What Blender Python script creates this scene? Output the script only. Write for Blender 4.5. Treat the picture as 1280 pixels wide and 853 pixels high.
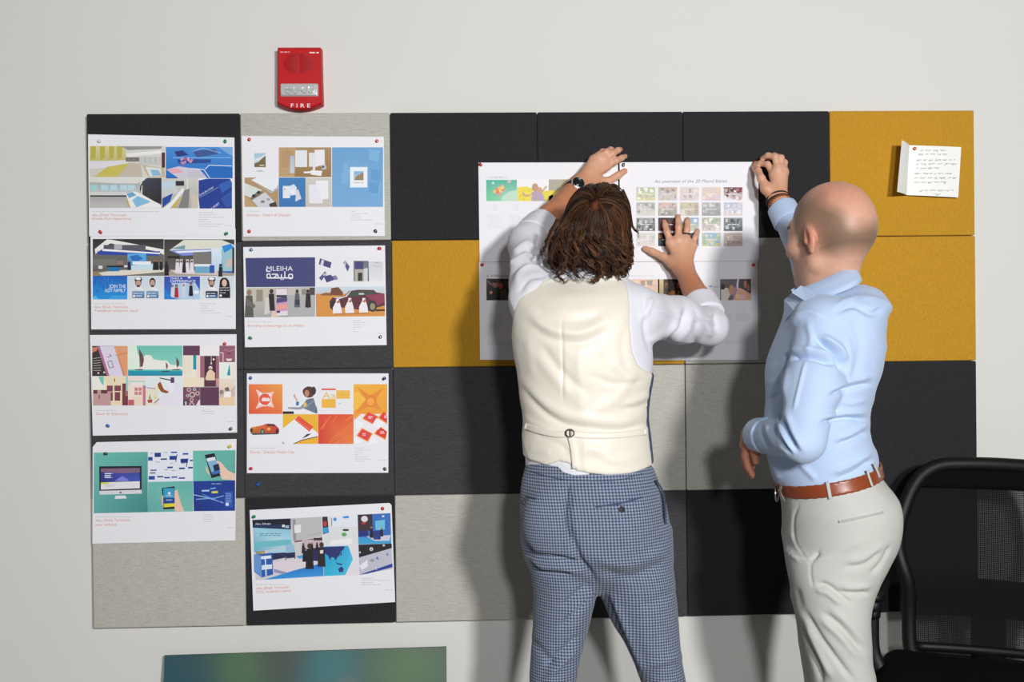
import bpy, math, random
import numpy as np
from mathutils import Matrix, Vector

for _o in list(bpy.data.objects):
    bpy.data.objects.remove(_o)
SC = bpy.context.scene
COL = SC.collection

# ------------------------------------------------------------------ camera
# felt boards' front face is the plane y = 0, the wall stands 3 cm behind it, z = 0 is the floor
CAM = np.array([-0.2115, -3.4, 1.37])
YAW, PITCH, ROLL, FPX = 0.03853, -0.00697, 0.01129, 1461.6
_cy, _sy = math.cos(YAW), math.sin(YAW)
_cp, _sp = math.cos(PITCH), math.sin(PITCH)
_cr, _sr = math.cos(ROLL), math.sin(ROLL)
_r0 = np.array([_cy, -_sy, 0.0]); FWD = np.array([_sy*_cp, _cy*_cp, _sp]); _u0 = np.array([-_sy*_sp, -_cy*_sp, _cp])
RGT = _r0*_cr - _u0*_sr
UPV = _r0*_sr + _u0*_cr
cd = bpy.data.cameras.new('camera'); cam = bpy.data.objects.new('camera', cd); COL.objects.link(cam)
cd.sensor_width = 36.0; cd.lens = 36.0*FPX/1280.0; cd.clip_start = 0.05; cd.clip_end = 100
M4 = Matrix.Identity(4)
for i in range(3):
    M4[i][0] = RGT[i]; M4[i][1] = UPV[i]; M4[i][2] = -FWD[i]; M4[i][3] = CAM[i]
cam.matrix_world = M4
SC.camera = cam

# ------------------------------------------------------------------ light
SC.view_settings.view_transform = 'Standard'
SC.view_settings.look = 'None'
SC.view_settings.exposure = 0.0
SC.view_settings.gamma = 1.0
SC.view_settings.use_curve_mapping = False
wd = bpy.data.worlds.new('room_light'); SC.world = wd; wd.use_nodes = True
wd.node_tree.nodes['Background'].inputs[0].default_value = (1.0, 0.97, 0.93, 1)
wd.node_tree.nodes['Background'].inputs[1].default_value = 0.06

def area_light(name, loc, target, size, power, color):
    l = bpy.data.lights.new(name, 'AREA'); l.shape = 'DISK'; l.size = size; l.energy = power; l.color = color
    o = bpy.data.objects.new(name, l); COL.objects.link(o); o.location = loc
    o.rotation_euler = (Vector(target)-Vector(loc)).to_track_quat('-Z', 'Y').to_euler()
    return o
area_light('studio_flash_key', (1.30, -5.5, 2.3), (0, 0, 1.2), 0.42, 203, (1.0, 0.985, 0.97))
area_light('studio_flash_second', (0.25, -5.3, 2.15), (-0.1, 0, 1.2), 0.30, 79, (0.97, 0.98, 1.0))

# ------------------------------------------------------------------ pixel <-> world
def bp(px, py, d):
    """point seen at photo pixel (px, py) lying d metres in front of the felt boards"""
    v = FWD*FPX + RGT*(px-640.0) + UPV*(426.5-py)
    t = (-d-CAM[1])/v[1]
    return CAM + v*t
def bpa(px, py, d):
    px = np.asarray(px, float); py = np.asarray(py, float)
    v = FWD[None]*FPX + RGT[None]*(px-640.0)[:, None] + UPV[None]*(426.5-py)[:, None]
    t = (-np.asarray(d, float)-CAM[1])/v[:, 1]
    return CAM[None] + v*t[:, None]
def to_px(P):
    q = P-CAM[None]
    w = q@FWD
    return 640+FPX*(q@RGT)/w, 426.5-FPX*(q@UPV)/w

# ------------------------------------------------------------------ colour and materials
def lin(c, k=1.0):
    out = []
    for v in c[:3]:
        v = v/255.0
        out.append(min(1.0, k*(v/12.92 if v <= 0.04045 else ((v+0.055)/1.055)**2.4)))
    return tuple(out)
KP = 1.08     # seen colour -> albedo at the level of light on the board
def rgba(c, k=KP): return lin(c, k)+(1.0,)

class NT:
    def __init__(s, name):
        s.m = bpy.data.materials.new(name); s.m.use_nodes = True
        s.t = s.m.node_tree; s.b = s.t.nodes['Principled BSDF']
    def n(s, typ, **kw):
        nd = s.t.nodes.new(typ)
        for k, v in kw.items():
            if k.startswith('in_'):
                key = k[3:]
                key = int(key) if key.isdigit() else key.replace('_', ' ')
                nd.inputs[key].default_value = v
            else:
                setattr(nd, k, v)
        return nd
    def l(s, a, ao, b, bi): s.t.links.new(a.outputs[ao], b.inputs[bi])
    def math(s, op, a, b=None, c=None):
        nd = s.t.nodes.new('ShaderNodeMath'); nd.operation = op
        for i, x in enumerate((a, b, c)):
            if x is None: continue
            if isinstance(x, (int, float)): nd.inputs[i].default_value = x
            else: s.t.links.new(x, nd.inputs[i])
        return nd.outputs[0]
    def mix(s, fac, a, b):
        nd = s.t.nodes.new('ShaderNodeMix'); nd.data_type = 'RGBA'
        for key, x in ((0, fac), (6, a), (7, b)):
            if hasattr(x, 'is_linked'): s.t.links.new(x, nd.inputs[key])
            elif isinstance(x, (int, float)): nd.inputs[key].default_value = x
            else: nd.inputs[key].default_value = x
        return nd.outputs[2]

def M_plain(name, c, rough=0.6, spec=0.5, metal=0.0, var=0.0, scale=60.0, bump=0.0, bscale=400.0, sheen=0.0, coat=0.0, stretch=(1, 1, 1), attr=None, k=KP):
    a = NT(name); b = a.b
    b.inputs['Roughness'].default_value = rough
    b.inputs['Specular IOR Level'].default_value = spec
    b.inputs['Metallic'].default_value = metal
    if sheen: b.inputs['Sheen Weight'].default_value = sheen
    if coat: b.inputs['Coat Weight'].default_value = coat
    tc = a.n('ShaderNodeTexCoord'); mp = a.n('ShaderNodeMapping'); a.l(tc, 'Object', mp, 'Vector'); mp.inputs['Scale'].default_value = stretch
    base = None
    if attr:
        at = a.n('ShaderNodeVertexColor', layer_name=attr); base = at.outputs[0]
    nz = a.n('ShaderNodeTexNoise'); nz.inputs['Scale'].default_value = scale; nz.inputs['Detail'].default_value = 3.0
    a.l(mp, 0, nz, 'Vector')
    v = a.math('MULTIPLY_ADD', nz.outputs['Fac'], 2*var, 1-var)
    hsv = a.n('ShaderNodeHueSaturation')
    if base is not None: a.t.links.new(base, hsv.inputs['Color'])
    else: hsv.inputs['Color'].default_value = rgba(c, k)
    a.t.links.new(v, hsv.inputs['Value'])
    a.l(hsv, 0, b, 'Base Color')
    if bump:
        n2 = a.n('ShaderNodeTexNoise'); n2.inputs['Scale'].default_value = bscale; n2.inputs['Detail'].default_value = 2.0
        a.l(mp, 0, n2, 'Vector')
        bn = a.n('ShaderNodeBump'); bn.inputs['Strength'].default_value = bump; bn.inputs['Distance'].default_value = 0.002
        a.l(n2, 'Fac', bn, 'Height'); a.l(bn, 0, b, 'Normal')
    return a.m

def M_weave(name, c, c2, rough=0.9, px=(1, 1, 1)):
    """felt / woven panel cloth: fine threads with slubs along one direction"""
    a = NT(name); b = a.b
    b.inputs['Roughness'].default_value = rough; b.inputs['Specular IOR Level'].default_value = 0.25; b.inputs['Sheen Weight'].default_value = 0.12
    tc = a.n('ShaderNodeTexCoord'); mp = a.n('ShaderNodeMapping'); a.l(tc, 'Object', mp, 'Vector'); mp.inputs['Scale'].default_value = px
    n1 = a.n('ShaderNodeTexNoise'); n1.inputs['Scale'].default_value = 1.0; n1.inputs['Detail'].default_value = 4.0; n1.inputs['Roughness'].default_value = 0.65
    a.l(mp, 0, n1, 'Vector')
    n2 = a.n('ShaderNodeTexNoise'); n2.inputs['Scale'].default_value = 420.0; n2.inputs['Detail'].default_value = 1.0
    a.l(tc, 'Object', n2, 'Vector')
    f = a.math('ADD', a.math('MULTIPLY', n1.outputs['Fac'], 0.6), a.math('MULTIPLY', n2.outputs['Fac'], 0.4))
    f = a.math('MULTIPLY_ADD', f, 3.2, -1.1); 
    nd = a.t.nodes.new('ShaderNodeClamp'); a.t.links.new(f, nd.inputs[0])
    colr = a.mix(nd.outputs[0], rgba(c2), rgba(c)); a.t.links.new(colr, b.inputs['Base Color'])
    bn = a.n('ShaderNodeBump'); bn.inputs['Strength'].default_value = 0.35; bn.inputs['Distance'].default_value = 0.001
    a.t.links.new(f, bn.inputs['Height']); a.l(bn, 0, b, 'Normal')
    return a.m

MATS = {}
def mat(key, *a, **k):
    if key not in MATS: MATS[key] = M_plain(key, *a, **k)
    return MATS[key]

# ------------------------------------------------------------------ object helpers
def empty(name, loc, label=None, cat=None, group=None):
    o = bpy.data.objects.new(name, None); COL.objects.link(o); o.location = Vector(loc); o.empty_display_size = 0.1
    tag(o, label, cat, group); return o
def tag(o, label=None, cat=None, group=None, kind=None):
    if label: o['label'] = label
    if cat: o['category'] = cat
    if group: o['group'] = group
    if kind: o['kind'] = kind
    return o
def wloc(o):
    v = np.zeros(3)
    while o is not None:
        v = v+np.array(o.location); o = o.parent
    return v
def mk(name, V, F, m, parent=None, smooth=True, origin=None, vcol=None, uv=None, angle=None):
    """mesh object from world-space vertices"""
    V = np.asarray(V, float)
    if parent is not None:
        off = wloc(parent)
        org = off if origin is None else np.asarray(origin, float)
    else:
        off = np.zeros(3); org = V.mean(0) if origin is None else np.asarray(origin, float)
    me = bpy.data.meshes.new(name)
    L = V-org
    if isinstance(F, np.ndarray) and F.ndim == 2:
        k = F.shape[1]; n = len(F)
        me.vertices.add(len(L)); me.vertices.foreach_set('co', L.astype(np.float32).ravel())
        me.loops.add(n*k); me.loops.foreach_set('vertex_index', F.astype(np.int32).ravel())
        me.polygons.add(n); me.polygons.foreach_set('loop_start', np.arange(0, n*k, k, dtype=np.int32)); me.polygons.foreach_set('loop_total', np.full(n, k, np.int32))
        me.update(calc_edges=True); me.validate()
    else:
        me.from_pydata([tuple(v) for v in L], [], [tuple(int(i) for i in f) for f in F]); me.validate(); me.update()
    if vcol is not None:
        at = me.color_attributes.new('Col', 'FLOAT_COLOR', 'POINT')
        c = np.ones((len(V), 4), np.float32); c[:, :3] = vcol
        at.data.foreach_set('color', c.ravel())
    if uv is not None:
        at = me.attributes.new('cloth', 'FLOAT_VECTOR', 'POINT')
        q = np.zeros((len(V), 3), np.float32); q[:, :2] = uv
        at.data.foreach_set('vector', q.ravel())
    if smooth:
        me.polygons.foreach_set('use_smooth', np.ones(len(me.polygons), bool))
        if angle is not None:
            try: me.set_sharp_from_angle(angle=angle)
            except Exception: pass
    for mm in (m if isinstance(m, (list, tuple)) else [m]): me.materials.append(mm)
    o = bpy.data.objects.new(name, me); COL.objects.link(o)
    if parent is not None: o.parent = parent
    o.location = Vector(org-off)
    return o

class MB:
    def __init__(s): s.V = []; s.F = []
    def add(s, V, F):
        n = len(s.V); s.V += [tuple(map(float, v)) for v in V]; s.F += [tuple(int(i)+n for i in f) for f in F]; return s
    def build(s, name, m, parent=None, **k): return mk(name, np.array(s.V), s.F, m, parent, **k)
    def box(s, lo, hi, bev=0.0, seg=3, R=None, c=None):
        V, F = rbox(lo, hi, bev, seg)
        if R is not None:
            cc = np.array(c if c is not None else (np.array(lo)+np.array(hi))/2)
            V = (V-cc)@np.array(R).T+cc
        return s.add(V, F)
    def tube(s, pts, rads, n=12, caps=True, up=None):
        V, F = tube(pts, rads, n, caps, up); return s.add(V, F)
    def lathe(s, prof, c, axis=(0, 0, 1), n=24):
        V, F = lathe(prof, c, axis, n); return s.add(V, F)

def rbox(lo, hi, r=0.0, seg=3):
    """box with rounded edges"""
    lo = np.array(lo, float); hi = np.array(hi, float)
    if r <= 0:
        V = np.array([[x, y, z] for x in (lo[0], hi[0]) for y in (lo[1], hi[1]) for z in (lo[2], hi[2])])
        return V, [(0, 1, 3, 2), (4, 6, 7, 5), (0, 4, 5, 1), (2, 3, 7, 6), (0, 2, 6, 4), (1, 5, 7, 3)]
    r = min(r, *(0.499*(hi-lo)))
    m = seg+1
    def ax(a, b):
        t = [a+r-r*math.cos(math.pi/2*i/seg) for i in range(m)] 
        return t
    V = []; F = []
    # sphere-like grid: project a subdivided cube onto the rounded box
    k = 2*m
    def coords(i):  # 0..k-1 -> (-1|+1 side, angle)
        return (-1, 1-i/seg) if i < m else (1, (i-m)/seg)
    idx = {}
    def vert(i, j, l):
        key = (i, j, l)
        if key in idx: return idx[key]
        d = []; c = []
        for a, q in enumerate((i, j, l)):
            sg, t = coords(q)
            d.append(sg*math.tan(t*math.pi/4) if t < 1 else sg*1.0); c.append(lo[a]+r if sg < 0 else hi[a]-r)
        d = np.array(d); d = d/np.linalg.norm(d)
        V.append(np.array(c)+d*r); idx[key] = len(V)-1; return idx[key]
    e = k-1
    for a in range(k-1):
        for b in range(k-1):
            F.append((vert(0, a, b), vert(0, a, b+1), vert(0, a+1, b+1), vert(0, a+1, b)))
            F.append((vert(e, a, b), vert(e, a+1, b), vert(e, a+1, b+1), vert(e, a, b+1)))
            F.append((vert(a, 0, b), vert(a+1, 0, b), vert(a+1, 0, b+1), vert(a, 0, b+1)))
            F.append((vert(a, e, b), vert(a, e, b+1), vert(a+1, e, b+1), vert(a+1, e, b)))
            F.append((vert(a, b, 0), vert(a, b+1, 0), vert(a+1, b+1, 0), vert(a+1, b, 0)))
            F.append((vert(a, b, e), vert(a+1, b, e), vert(a+1, b+1, e), vert(a, b+1, e)))
    return np.array(V), F

def spline(P, n):
    """Catmull-Rom through points, n samples"""
    P = np.asarray(P, float)
    if len(P) < 3: 
        t = np.linspace(0, 1, n)[:, None]; return P[0]*(1-t)+P[-1]*t
    Q = np.vstack([2*P[0]-P[1], P, 2*P[-1]-P[-2]])
    t = np.linspace(0, len(P)-1-1e-9, n); i = t.astype(int); f = (t-i)[:, None]
    a, b, c, d = Q[i], Q[i+1], Q[i+2], Q[i+3]
    return 0.5*((2*b)+(c-a)*f+(2*a-5*b+4*c-d)*f*f+(3*b-a-3*c+d)*f**3)

def tube(pts, rads, n=12, caps=True, up=None, closed=False):
    P = np.asarray(pts, float); k = len(P)
    R = np.asarray(rads, float)
    if R.ndim == 0: R = np.full(k, float(R))
    if R.ndim == 1: R = np.stack([R, R], 1)
    T = np.roll(P, -1, 0)-np.roll(P, 1, 0) if closed else np.gradient(P, axis=0)
    T /= np.linalg.norm(T, axis=1)[:, None]+1e-12
    u = np.array(up if up is not None else (0, 0, 1.0), float)
    if up is None and abs(T[0]@u) > 0.9: u = np.array([1.0, 0, 0])
    V = []
    for i in range(k):
        if up is not None: u = np.array(up, float)
        a = u-T[i]*(u@T[i]); a /= np.linalg.norm(a)+1e-12; b = np.cross(T[i], a); u = a
        for j in range(n):
            th = 2*math.pi*j/n
            V.append(P[i]+a*R[i, 0]*math.cos(th)+b*R[i, 1]*math.sin(th))
    F = []
    for i in range(k if closed else k-1):
        i2 = (i+1) % k
        for j in range(n):
            F.append((i*n+j, i*n+(j+1) % n, i2*n+(j+1) % n, i2*n+j))
    if caps and not closed:
        F.append(tuple(range(n-1, -1, -1))); F.append(tuple((k-1)*n+j for j in range(n)))
    return np.array(V), F

def lathe(prof, c, axis=(0, 0, 1), n=24):
    ax = np.array(axis, float); ax /= np.linalg.norm(ax)
    u = np.array([0, 0, 1.0]) if abs(ax[2]) < 0.9 else np.array([1.0, 0, 0])
    a = np.cross(u, ax); a /= np.linalg.norm(a); b = np.cross(ax, a)
    V = []; F = []; k = len(prof)
    for r, h in prof:
        for j in range(n):
            th = 2*math.pi*j/n
            V.append(np.array(c)+ax*h+(a*math.cos(th)+b*math.sin(th))*r)
    for i in range(k-1):
        for j in range(n): F.append((i*n+j, i*n+(j+1) % n, (i+1)*n+(j+1) % n, (i+1)*n+j))
    F.append(tuple(range(n-1, -1, -1))); F.append(tuple((k-1)*n+j for j in range(n)))
    return np.array(V), F

# ------------------------------------------------------------------ implicit surfaces (bodies, clothes, cushions)
f32 = np.float32
def smin(a, b, k):
    h = np.clip(0.5+0.5*(b-a)/k, 0, 1); return b*(1-h)+a*h-k*h*(1-h)
def smax(a, b, k): return -smin(-a, -b, k)
def rc(P, a, b, ra, rb):
    a = np.asarray(a, f32); ba = np.asarray(b, f32)-a
    pa = P-a; t = np.clip(pa@ba/(ba@ba+1e-12), 0, 1)
    return np.sqrt(((pa-t[:, None]*ba)**2).sum(1))-(ra+(rb-ra)*t)
def chain(P, pts, rads, k=0.01):
    d = None
    for i in range(len(pts)-1):
        e = rc(P, pts[i], pts[i+1], rads[i], rads[i+1]); d = e if d is None else smin(d, e, k)
    return d
def ell(P, c, r, R=None):
    q = P-np.asarray(c, f32)
    if R is not None: q = q@np.asarray(R, f32)
    r = np.asarray(r, f32); k0 = np.sqrt(((q/r)**2).sum(1)); k1 = np.sqrt(((q/(r*r))**2).sum(1))
    return k0*(k0-1)/np.maximum(k1, 1e-6)
class Loft:
    """stack of horizontal elliptical sections, given as photo silhouettes: rows (py, left px, right px, depth, half depth)"""
    def __init__(s, rows, n=160, power=2.0, cap=True):
        z = []; cx = []; rx = []; cy = []; ry = []
        for py, l, r, d, hd in rows:
            A = bp(l, py, d); B = bp(r, py, d)
            z.append((A[2]+B[2])/2); cx.append((A[0]+B[0])/2); rx.append((B[0]-A[0])/2); cy.append(-d); ry.append(hd)
        s.setup(np.array(z), np.array([cx, cy, rx, ry]).T, n, power)
    @classmethod
    def raw(cls, rows, n=160, power=2.0):   # rows (z, cx, cy, rx, ry)
        o = cls.__new__(cls); A = np.array(rows, float); o.setup(A[:, 0], A[:, 1:], n, power); return o
    def setup(s, z, Q, n, power):
        i = np.argsort(z); z = z[i]; Q = Q[i]
        S = spline(np.hstack([z[:, None], Q]), n)
        j = np.argsort(S[:, 0]); s.S = S[j]; s.z0 = z[0]; s.z1 = z[-1]; s.p = power
    def sec(s, z):
        return [np.interp(z, s.S[:, 0], s.S[:, k]).astype(f32) for k in (1, 2, 3, 4)]
    def __call__(s, P, cap=True):
        cx, cy, rx, ry = s.sec(P[:, 2]); x = P[:, 0]-cx; y = P[:, 1]-cy
        k0 = np.sqrt((x/rx)**2+(y/ry)**2); k1 = np.sqrt((x/rx**2)**2+(y/ry**2)**2)
        d = np.where(k0 < 0.3, -np.minimum(rx, ry)*(1-k0), k0*(k0-1)/np.maximum(k1, 1e-6))
        if cap: d = np.maximum(d, np.maximum(s.z0-P[:, 2], P[:, 2]-s.z1))
        return d
def poly_sd(X, Z, poly):
    """signed distance (negative inside) to a polygon in the x-z plane"""
    p = np.asarray(poly, f32); q = np.roll(p, -1, 0)
    d = np.full(X.shape, 1e9, f32); ins = np.zeros(X.shape, bool)
    for (x0, y0), (x1, y1) in zip(p, q):
        ex, ey = x1-x0, y1-y0; wx = X-x0; wy = Z-y0
        t = np.clip((wx*ex+wy*ey)/(ex*ex+ey*ey+1e-12), 0, 1)
        d = np.minimum(d, (wx-ex*t)**2+(wy-ey*t)**2)
        c = ((y0 <= Z) & (y1 > Z)) | ((y1 <= Z) & (y0 > Z))
        xs = x0+(Z-y0)/(y1-y0 if abs(y1-y0) > 1e-9 else 1e-9)*ex
        ins ^= c & (X < xs)
    d = np.sqrt(d); return np.where(ins, -d, d)

def polygonise(fn, lo, hi, h, blk=6, smooth=2):
    lo = np.asarray(lo, float); hi = np.asarray(hi, float)
    nb = np.maximum(1, np.ceil((hi-lo)/(h*blk)).astype(int)); N = nb*blk+1
    bc = [lo[a]+(np.arange(nb[a])+0.5)*blk*h for a in range(3)]
    G = np.stack(np.meshgrid(*bc, indexing='ij'), -1).reshape(-1, 3).astype(f32)
    dc = fn(G).reshape(nb)
    act = np.abs(dc) < blk*h*1.35
    D = np.empty(N, f32)
    rep = np.repeat(np.repeat(np.repeat(dc, blk, 0), blk, 1), blk, 2)
    D[:-1, :-1, :-1] = rep
    D[-1] = D[-2]; D[:, -1] = D[:, -2]; D[:, :, -1] = D[:, :, -2]
    need = np.zeros(N, bool)
    for i, j, k in np.argwhere(act): need[i*blk:(i+1)*blk+1, j*blk:(j+1)*blk+1, k*blk:(k+1)*blk+1] = True
    ix = np.argwhere(need)
    vals = np.empty(len(ix), f32); pts = (lo[None]+ix*h).astype(f32)
    for s0 in range(0, len(ix), 400000): vals[s0:s0+400000] = fn(pts[s0:s0+400000])
    D[need] = vals
    neg = D < 0
    cnt = np.zeros(np.array(N)-1, np.int8)
    for i in (0, 1):
        for j in (0, 1):
            for k in (0, 1): cnt += neg[i:N[0]-1+i, j:N[1]-1+j, k:N[2]-1+k]
    cells = np.argwhere((cnt > 0) & (cnt < 8))
    vid = np.full(np.array(N)-1, -1, np.int32); vid[tuple(cells.T)] = np.arange(len(cells))
    acc = np.zeros((len(cells), 3)); num = np.zeros(len(cells))
    corner = [(i, j, k) for i in (0, 1) for j in (0, 1) for k in (0, 1)]
    cv = {c: D[cells[:, 0]+c[0], cells[:, 1]+c[1], cells[:, 2]+c[2]] for c in corner}
    for c in corner:
        for a in range(3):
            if c[a]: continue
            e = list(c); e[a] = 1; e = tuple(e)
            va, vb = cv[c], cv[e]; m = (va < 0) != (vb < 0)
            t = np.where(m, va/(va-vb+1e-20), 0)
            p = np.tile(np.array(c, float), (len(cells), 1)); p[:, a] += t
            acc[m] += p[m]; num[m] += 1
    V = lo[None]+(cells+acc/np.maximum(num, 1)[:, None])*h
    F = []
    for a in range(3):
        b, c = (a+1) % 3, (a+2) % 3
        sl0 = [slice(None)]*3; sl1 = [slice(None)]*3
        sl0[a] = slice(0, N[a]-1); sl1[a] = slice(1, N[a])
        n0 = neg[tuple(sl0)]; n1 = neg[tuple(sl1)]
        e = np.argwhere(n0 != n1)
        e = e[(e[:, b] > 0) & (e[:, b] < N[b]-1) & (e[:, c] > 0) & (e[:, c] < N[c]-1)]
        fl = n0[tuple(e.T)]
        def at(db, dc_):
            q = e.copy(); q[:, b] -= db; q[:, c] -= dc_; return vid[tuple(q.T)]
        q = np.stack([at(1, 1), at(0, 1), at(0, 0), at(1, 0)], 1)
        q[~fl] = q[~fl][:, ::-1]
        F.append(q)
    F = np.vstack(F); F = F[(F >= 0).all(1)]
    for _ in range(smooth): V = relax(V, F, 0.5)
    return V, F
def relax(V, F, w):
    S = np.zeros_like(V); n = np.zeros(len(V))
    for i in range(F.shape[1]):
        a = F[:, i]; b = F[:, (i+1) % F.shape[1]]
        for k in range(3):
            S[:, k] += np.bincount(a, V[b, k], len(V))+np.bincount(b, V[a, k], len(V))
        n += np.bincount(a, minlength=len(V))+np.bincount(b, minlength=len(V))
    return V*(1-w)+w*S/np.maximum(n, 1)[:, None]
def normals(V, F):
    n = np.cross(V[F[:, 2]]-V[F[:, 0]], V[F[:, 3]]-V[F[:, 1]])
    N = np.zeros_like(V)
    for i in range(4):
        for k in range(3): N[:, k] += np.bincount(F[:, i], n[:, k], len(V))
    return N/(np.linalg.norm(N, axis=1)[:, None]+1e-12)
def snoise(P, freq, seed, octs=2):
    """cheap smooth pseudo-noise from sines"""
    r = np.random.RandomState(seed); out = np.zeros(len(P))
    for o in range(octs):
        for _ in range(5):
            k = r.normal(size=3); k = k/np.linalg.norm(k)*freq*(2**o)*r.uniform(0.7, 1.3)
            out += np.sin(P@k+r.uniform(0, 6.28))/(5*1.5**o)
    return out
def folds(V, F, d, lines, noise=0.0, nfreq=30.0, seed=1, ridge=0.0, rfreq=26.0):
    """creases in cloth. lines: (photo polyline, height, width px); height < 0 is a valley. Worked on the side of the garment turned to the lines."""
    N = normals(V, F)
    px, py = to_px(V)
    side = np.clip(-N[:, 1]*2.5+0.6, 0, 1)
    D = np.zeros(len(V))
    for pts, amp, w in lines:
        amp, w = amp*1.15, w*0.82
        pts = spline(np.array(pts, float), max(6, 4*len(pts))) if len(pts) > 2 else np.array(pts, float)
        L = np.concatenate([[0], np.cumsum(np.linalg.norm(np.diff(pts, axis=0), axis=1))])
        best = np.full(len(V), 1e9); bt = np.zeros(len(V))
        lo = pts.min(0)-4*w; hi = pts.max(0)+4*w
        m = np.where((px > lo[0]) & (px < hi[0]) & (py > lo[1]) & (py < hi[1]))[0]
        if not len(m): continue
        for i in range(len(pts)-1):
            e = pts[i+1]-pts[i]; wx = px[m]-pts[i, 0]; wy = py[m]-pts[i, 1]
            t = np.clip((wx*e[0]+wy*e[1])/(e@e+1e-9), 0, 1)
            dd = (wx-e[0]*t)**2+(wy-e[1]*t)**2
            u = dd < best[m]; mm = m[u]; best[mm] = dd[u]; bt[mm] = (L[i]+t[u]*(L[i+1]-L[i]))/L[-1]
        taper = np.clip(np.minimum(bt, 1-bt)*5+0.25, 0, 1)
        D[m] += (amp*np.exp(-best[m]/(w*w))*taper[m])
    V = V+N*(D*side)[:, None]
    if noise: V = V+N*(noise*snoise(V, nfreq, seed))[:, None]
    if ridge:
        W = V+0.012*np.stack([snoise(V, 22, seed+k) for k in (50, 51, 52)], 1)
        q = np.clip(np.abs(snoise(W, rfreq, seed+90, 1))*2.2, 0, 1); V = V+N*(ridge*((1-q)**2-0.25)*np.clip(snoise(V, 9, seed+70, 1)+.6, 0, 1))[:, None]
    return V
def hit(fn, px, py, d0=1.1):
    """points where the sight lines through photo pixels meet a surface"""
    px = np.atleast_1d(np.asarray(px, float)); py = np.atleast_1d(np.asarray(py, float))
    P = bpa(px, py, np.full(len(px), d0)); dr = P-CAM; dr /= np.linalg.norm(dr, axis=1)[:, None]
    for _ in range(90):
        P = P+dr*(np.clip(fn(P.astype(f32)), -0.02, 0.05)*0.7)[:, None]
    return P, dr
def ribbon_on(fn, line, width, thick, name, m, parent, n=None, lift=0.0, d0=1.1, wfun=None):
    """a strip of cloth laid on a surface along a photo polyline; width in photo px"""
    L = np.array(line, float)
    k = n or max(8, int(np.linalg.norm(np.diff(L, axis=0), axis=1).sum()/3))
    C = spline(L, k); T = np.gradient(C, axis=0); T /= np.linalg.norm(T, axis=1)[:, None]+1e-9
    Nn = np.stack([-T[:, 1], T[:, 0]], 1)
    W = np.full(k, width) if wfun is None else np.array([wfun(i/(k-1)) for i in range(k)])
    cols = []
    for s, dz in ((-.5, 0.0), (-.5, 1.0), (-.25, 1.1), (0, 1.12), (.25, 1.1), (.5, 1.0), (.5, 0.0)):
        q = C+Nn*(s*W)[:, None]; P, dr = hit(fn, q[:, 0], q[:, 1], d0)
        cols.append(P-dr*(lift+thick*dz-0.001*(dz == 0)))
    V = np.stack(cols, 1).reshape(-1, 3); c = len(cols); F = []
    for i in range(k-1):
        for j in range(c-1): F.append((i*c+j, i*c+j+1, (i+1)*c+j+1, (i+1)*c+j))
    F.append(tuple(range(c))); F.append(tuple((k-1)*c+j for j in range(c-1, -1, -1)))
    return mk(name, V, F, m, parent)
# ------------------------------------------------------------------ the room
WALL_Y = 0.03
m_wall = M_plain('painted_wall', (214, 214, 210), rough=0.75, spec=0.3, var=0.012, scale=3.0, bump=0.04, bscale=180)
mk('wall_back', *rbox((-4.2, WALL_Y, 0), (4.2, WALL_Y+0.12, 3.2)), m_wall, smooth=False)['kind'] = 'structure'
m_floor = M_plain('floor_carpet', (120, 118, 114), rough=0.95, spec=0.2, var=0.15, scale=300, bump=0.3, bscale=700)
mk('floor', *rbox((-4.2, -6.5, -0.06), (4.2, WALL_Y+0.12, 0)), m_floor, smooth=False)['kind'] = 'structure'
m_base = M_plain('baseboard_paint', (205, 205, 202), rough=0.5)
mk('baseboard_back', *rbox((-4.2, WALL_Y-0.014, 0), (4.2, WALL_Y, 0.09), 0.004, 2), m_base)['kind'] = 'structure'

# ------------------------------------------------------------------ felt boards: six columns, four rows
BW, BH, BZ = 2.58, 1.481, 1.37-0.0978
cxl = [-BW/2+BW/6*i for i in range(7)]
for i, dx in {0: -0.005, 1: 0.002, 2: 0.003, 4: -0.004, 6: 0.003}.items(): cxl[i] += dx
rzl = [BZ+BH/2-BH/4*i for i in range(5)]
m_dark = M_weave('felt_charcoal', (47, 47, 50), (29, 29, 32), px=(260, 260, 260))
m_mid = M_weave('felt_graphite', (73, 73, 76), (49, 49, 52), px=(60, 300, 700))
m_lite = M_weave('felt_stone_grey', (201, 199, 190), (162, 160, 151), px=(28, 200, 620))
m_yel = M_weave('felt_mustard', (202, 153, 46), (172, 124, 26), px=(620, 200, 60))
PCOL = ['DLDDDY', 'MMYYLY', 'MMMLLD', 'LDLMDD']
PM = {'D': m_dark, 'M': m_mid, 'L': m_lite, 'Y': m_yel}
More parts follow.
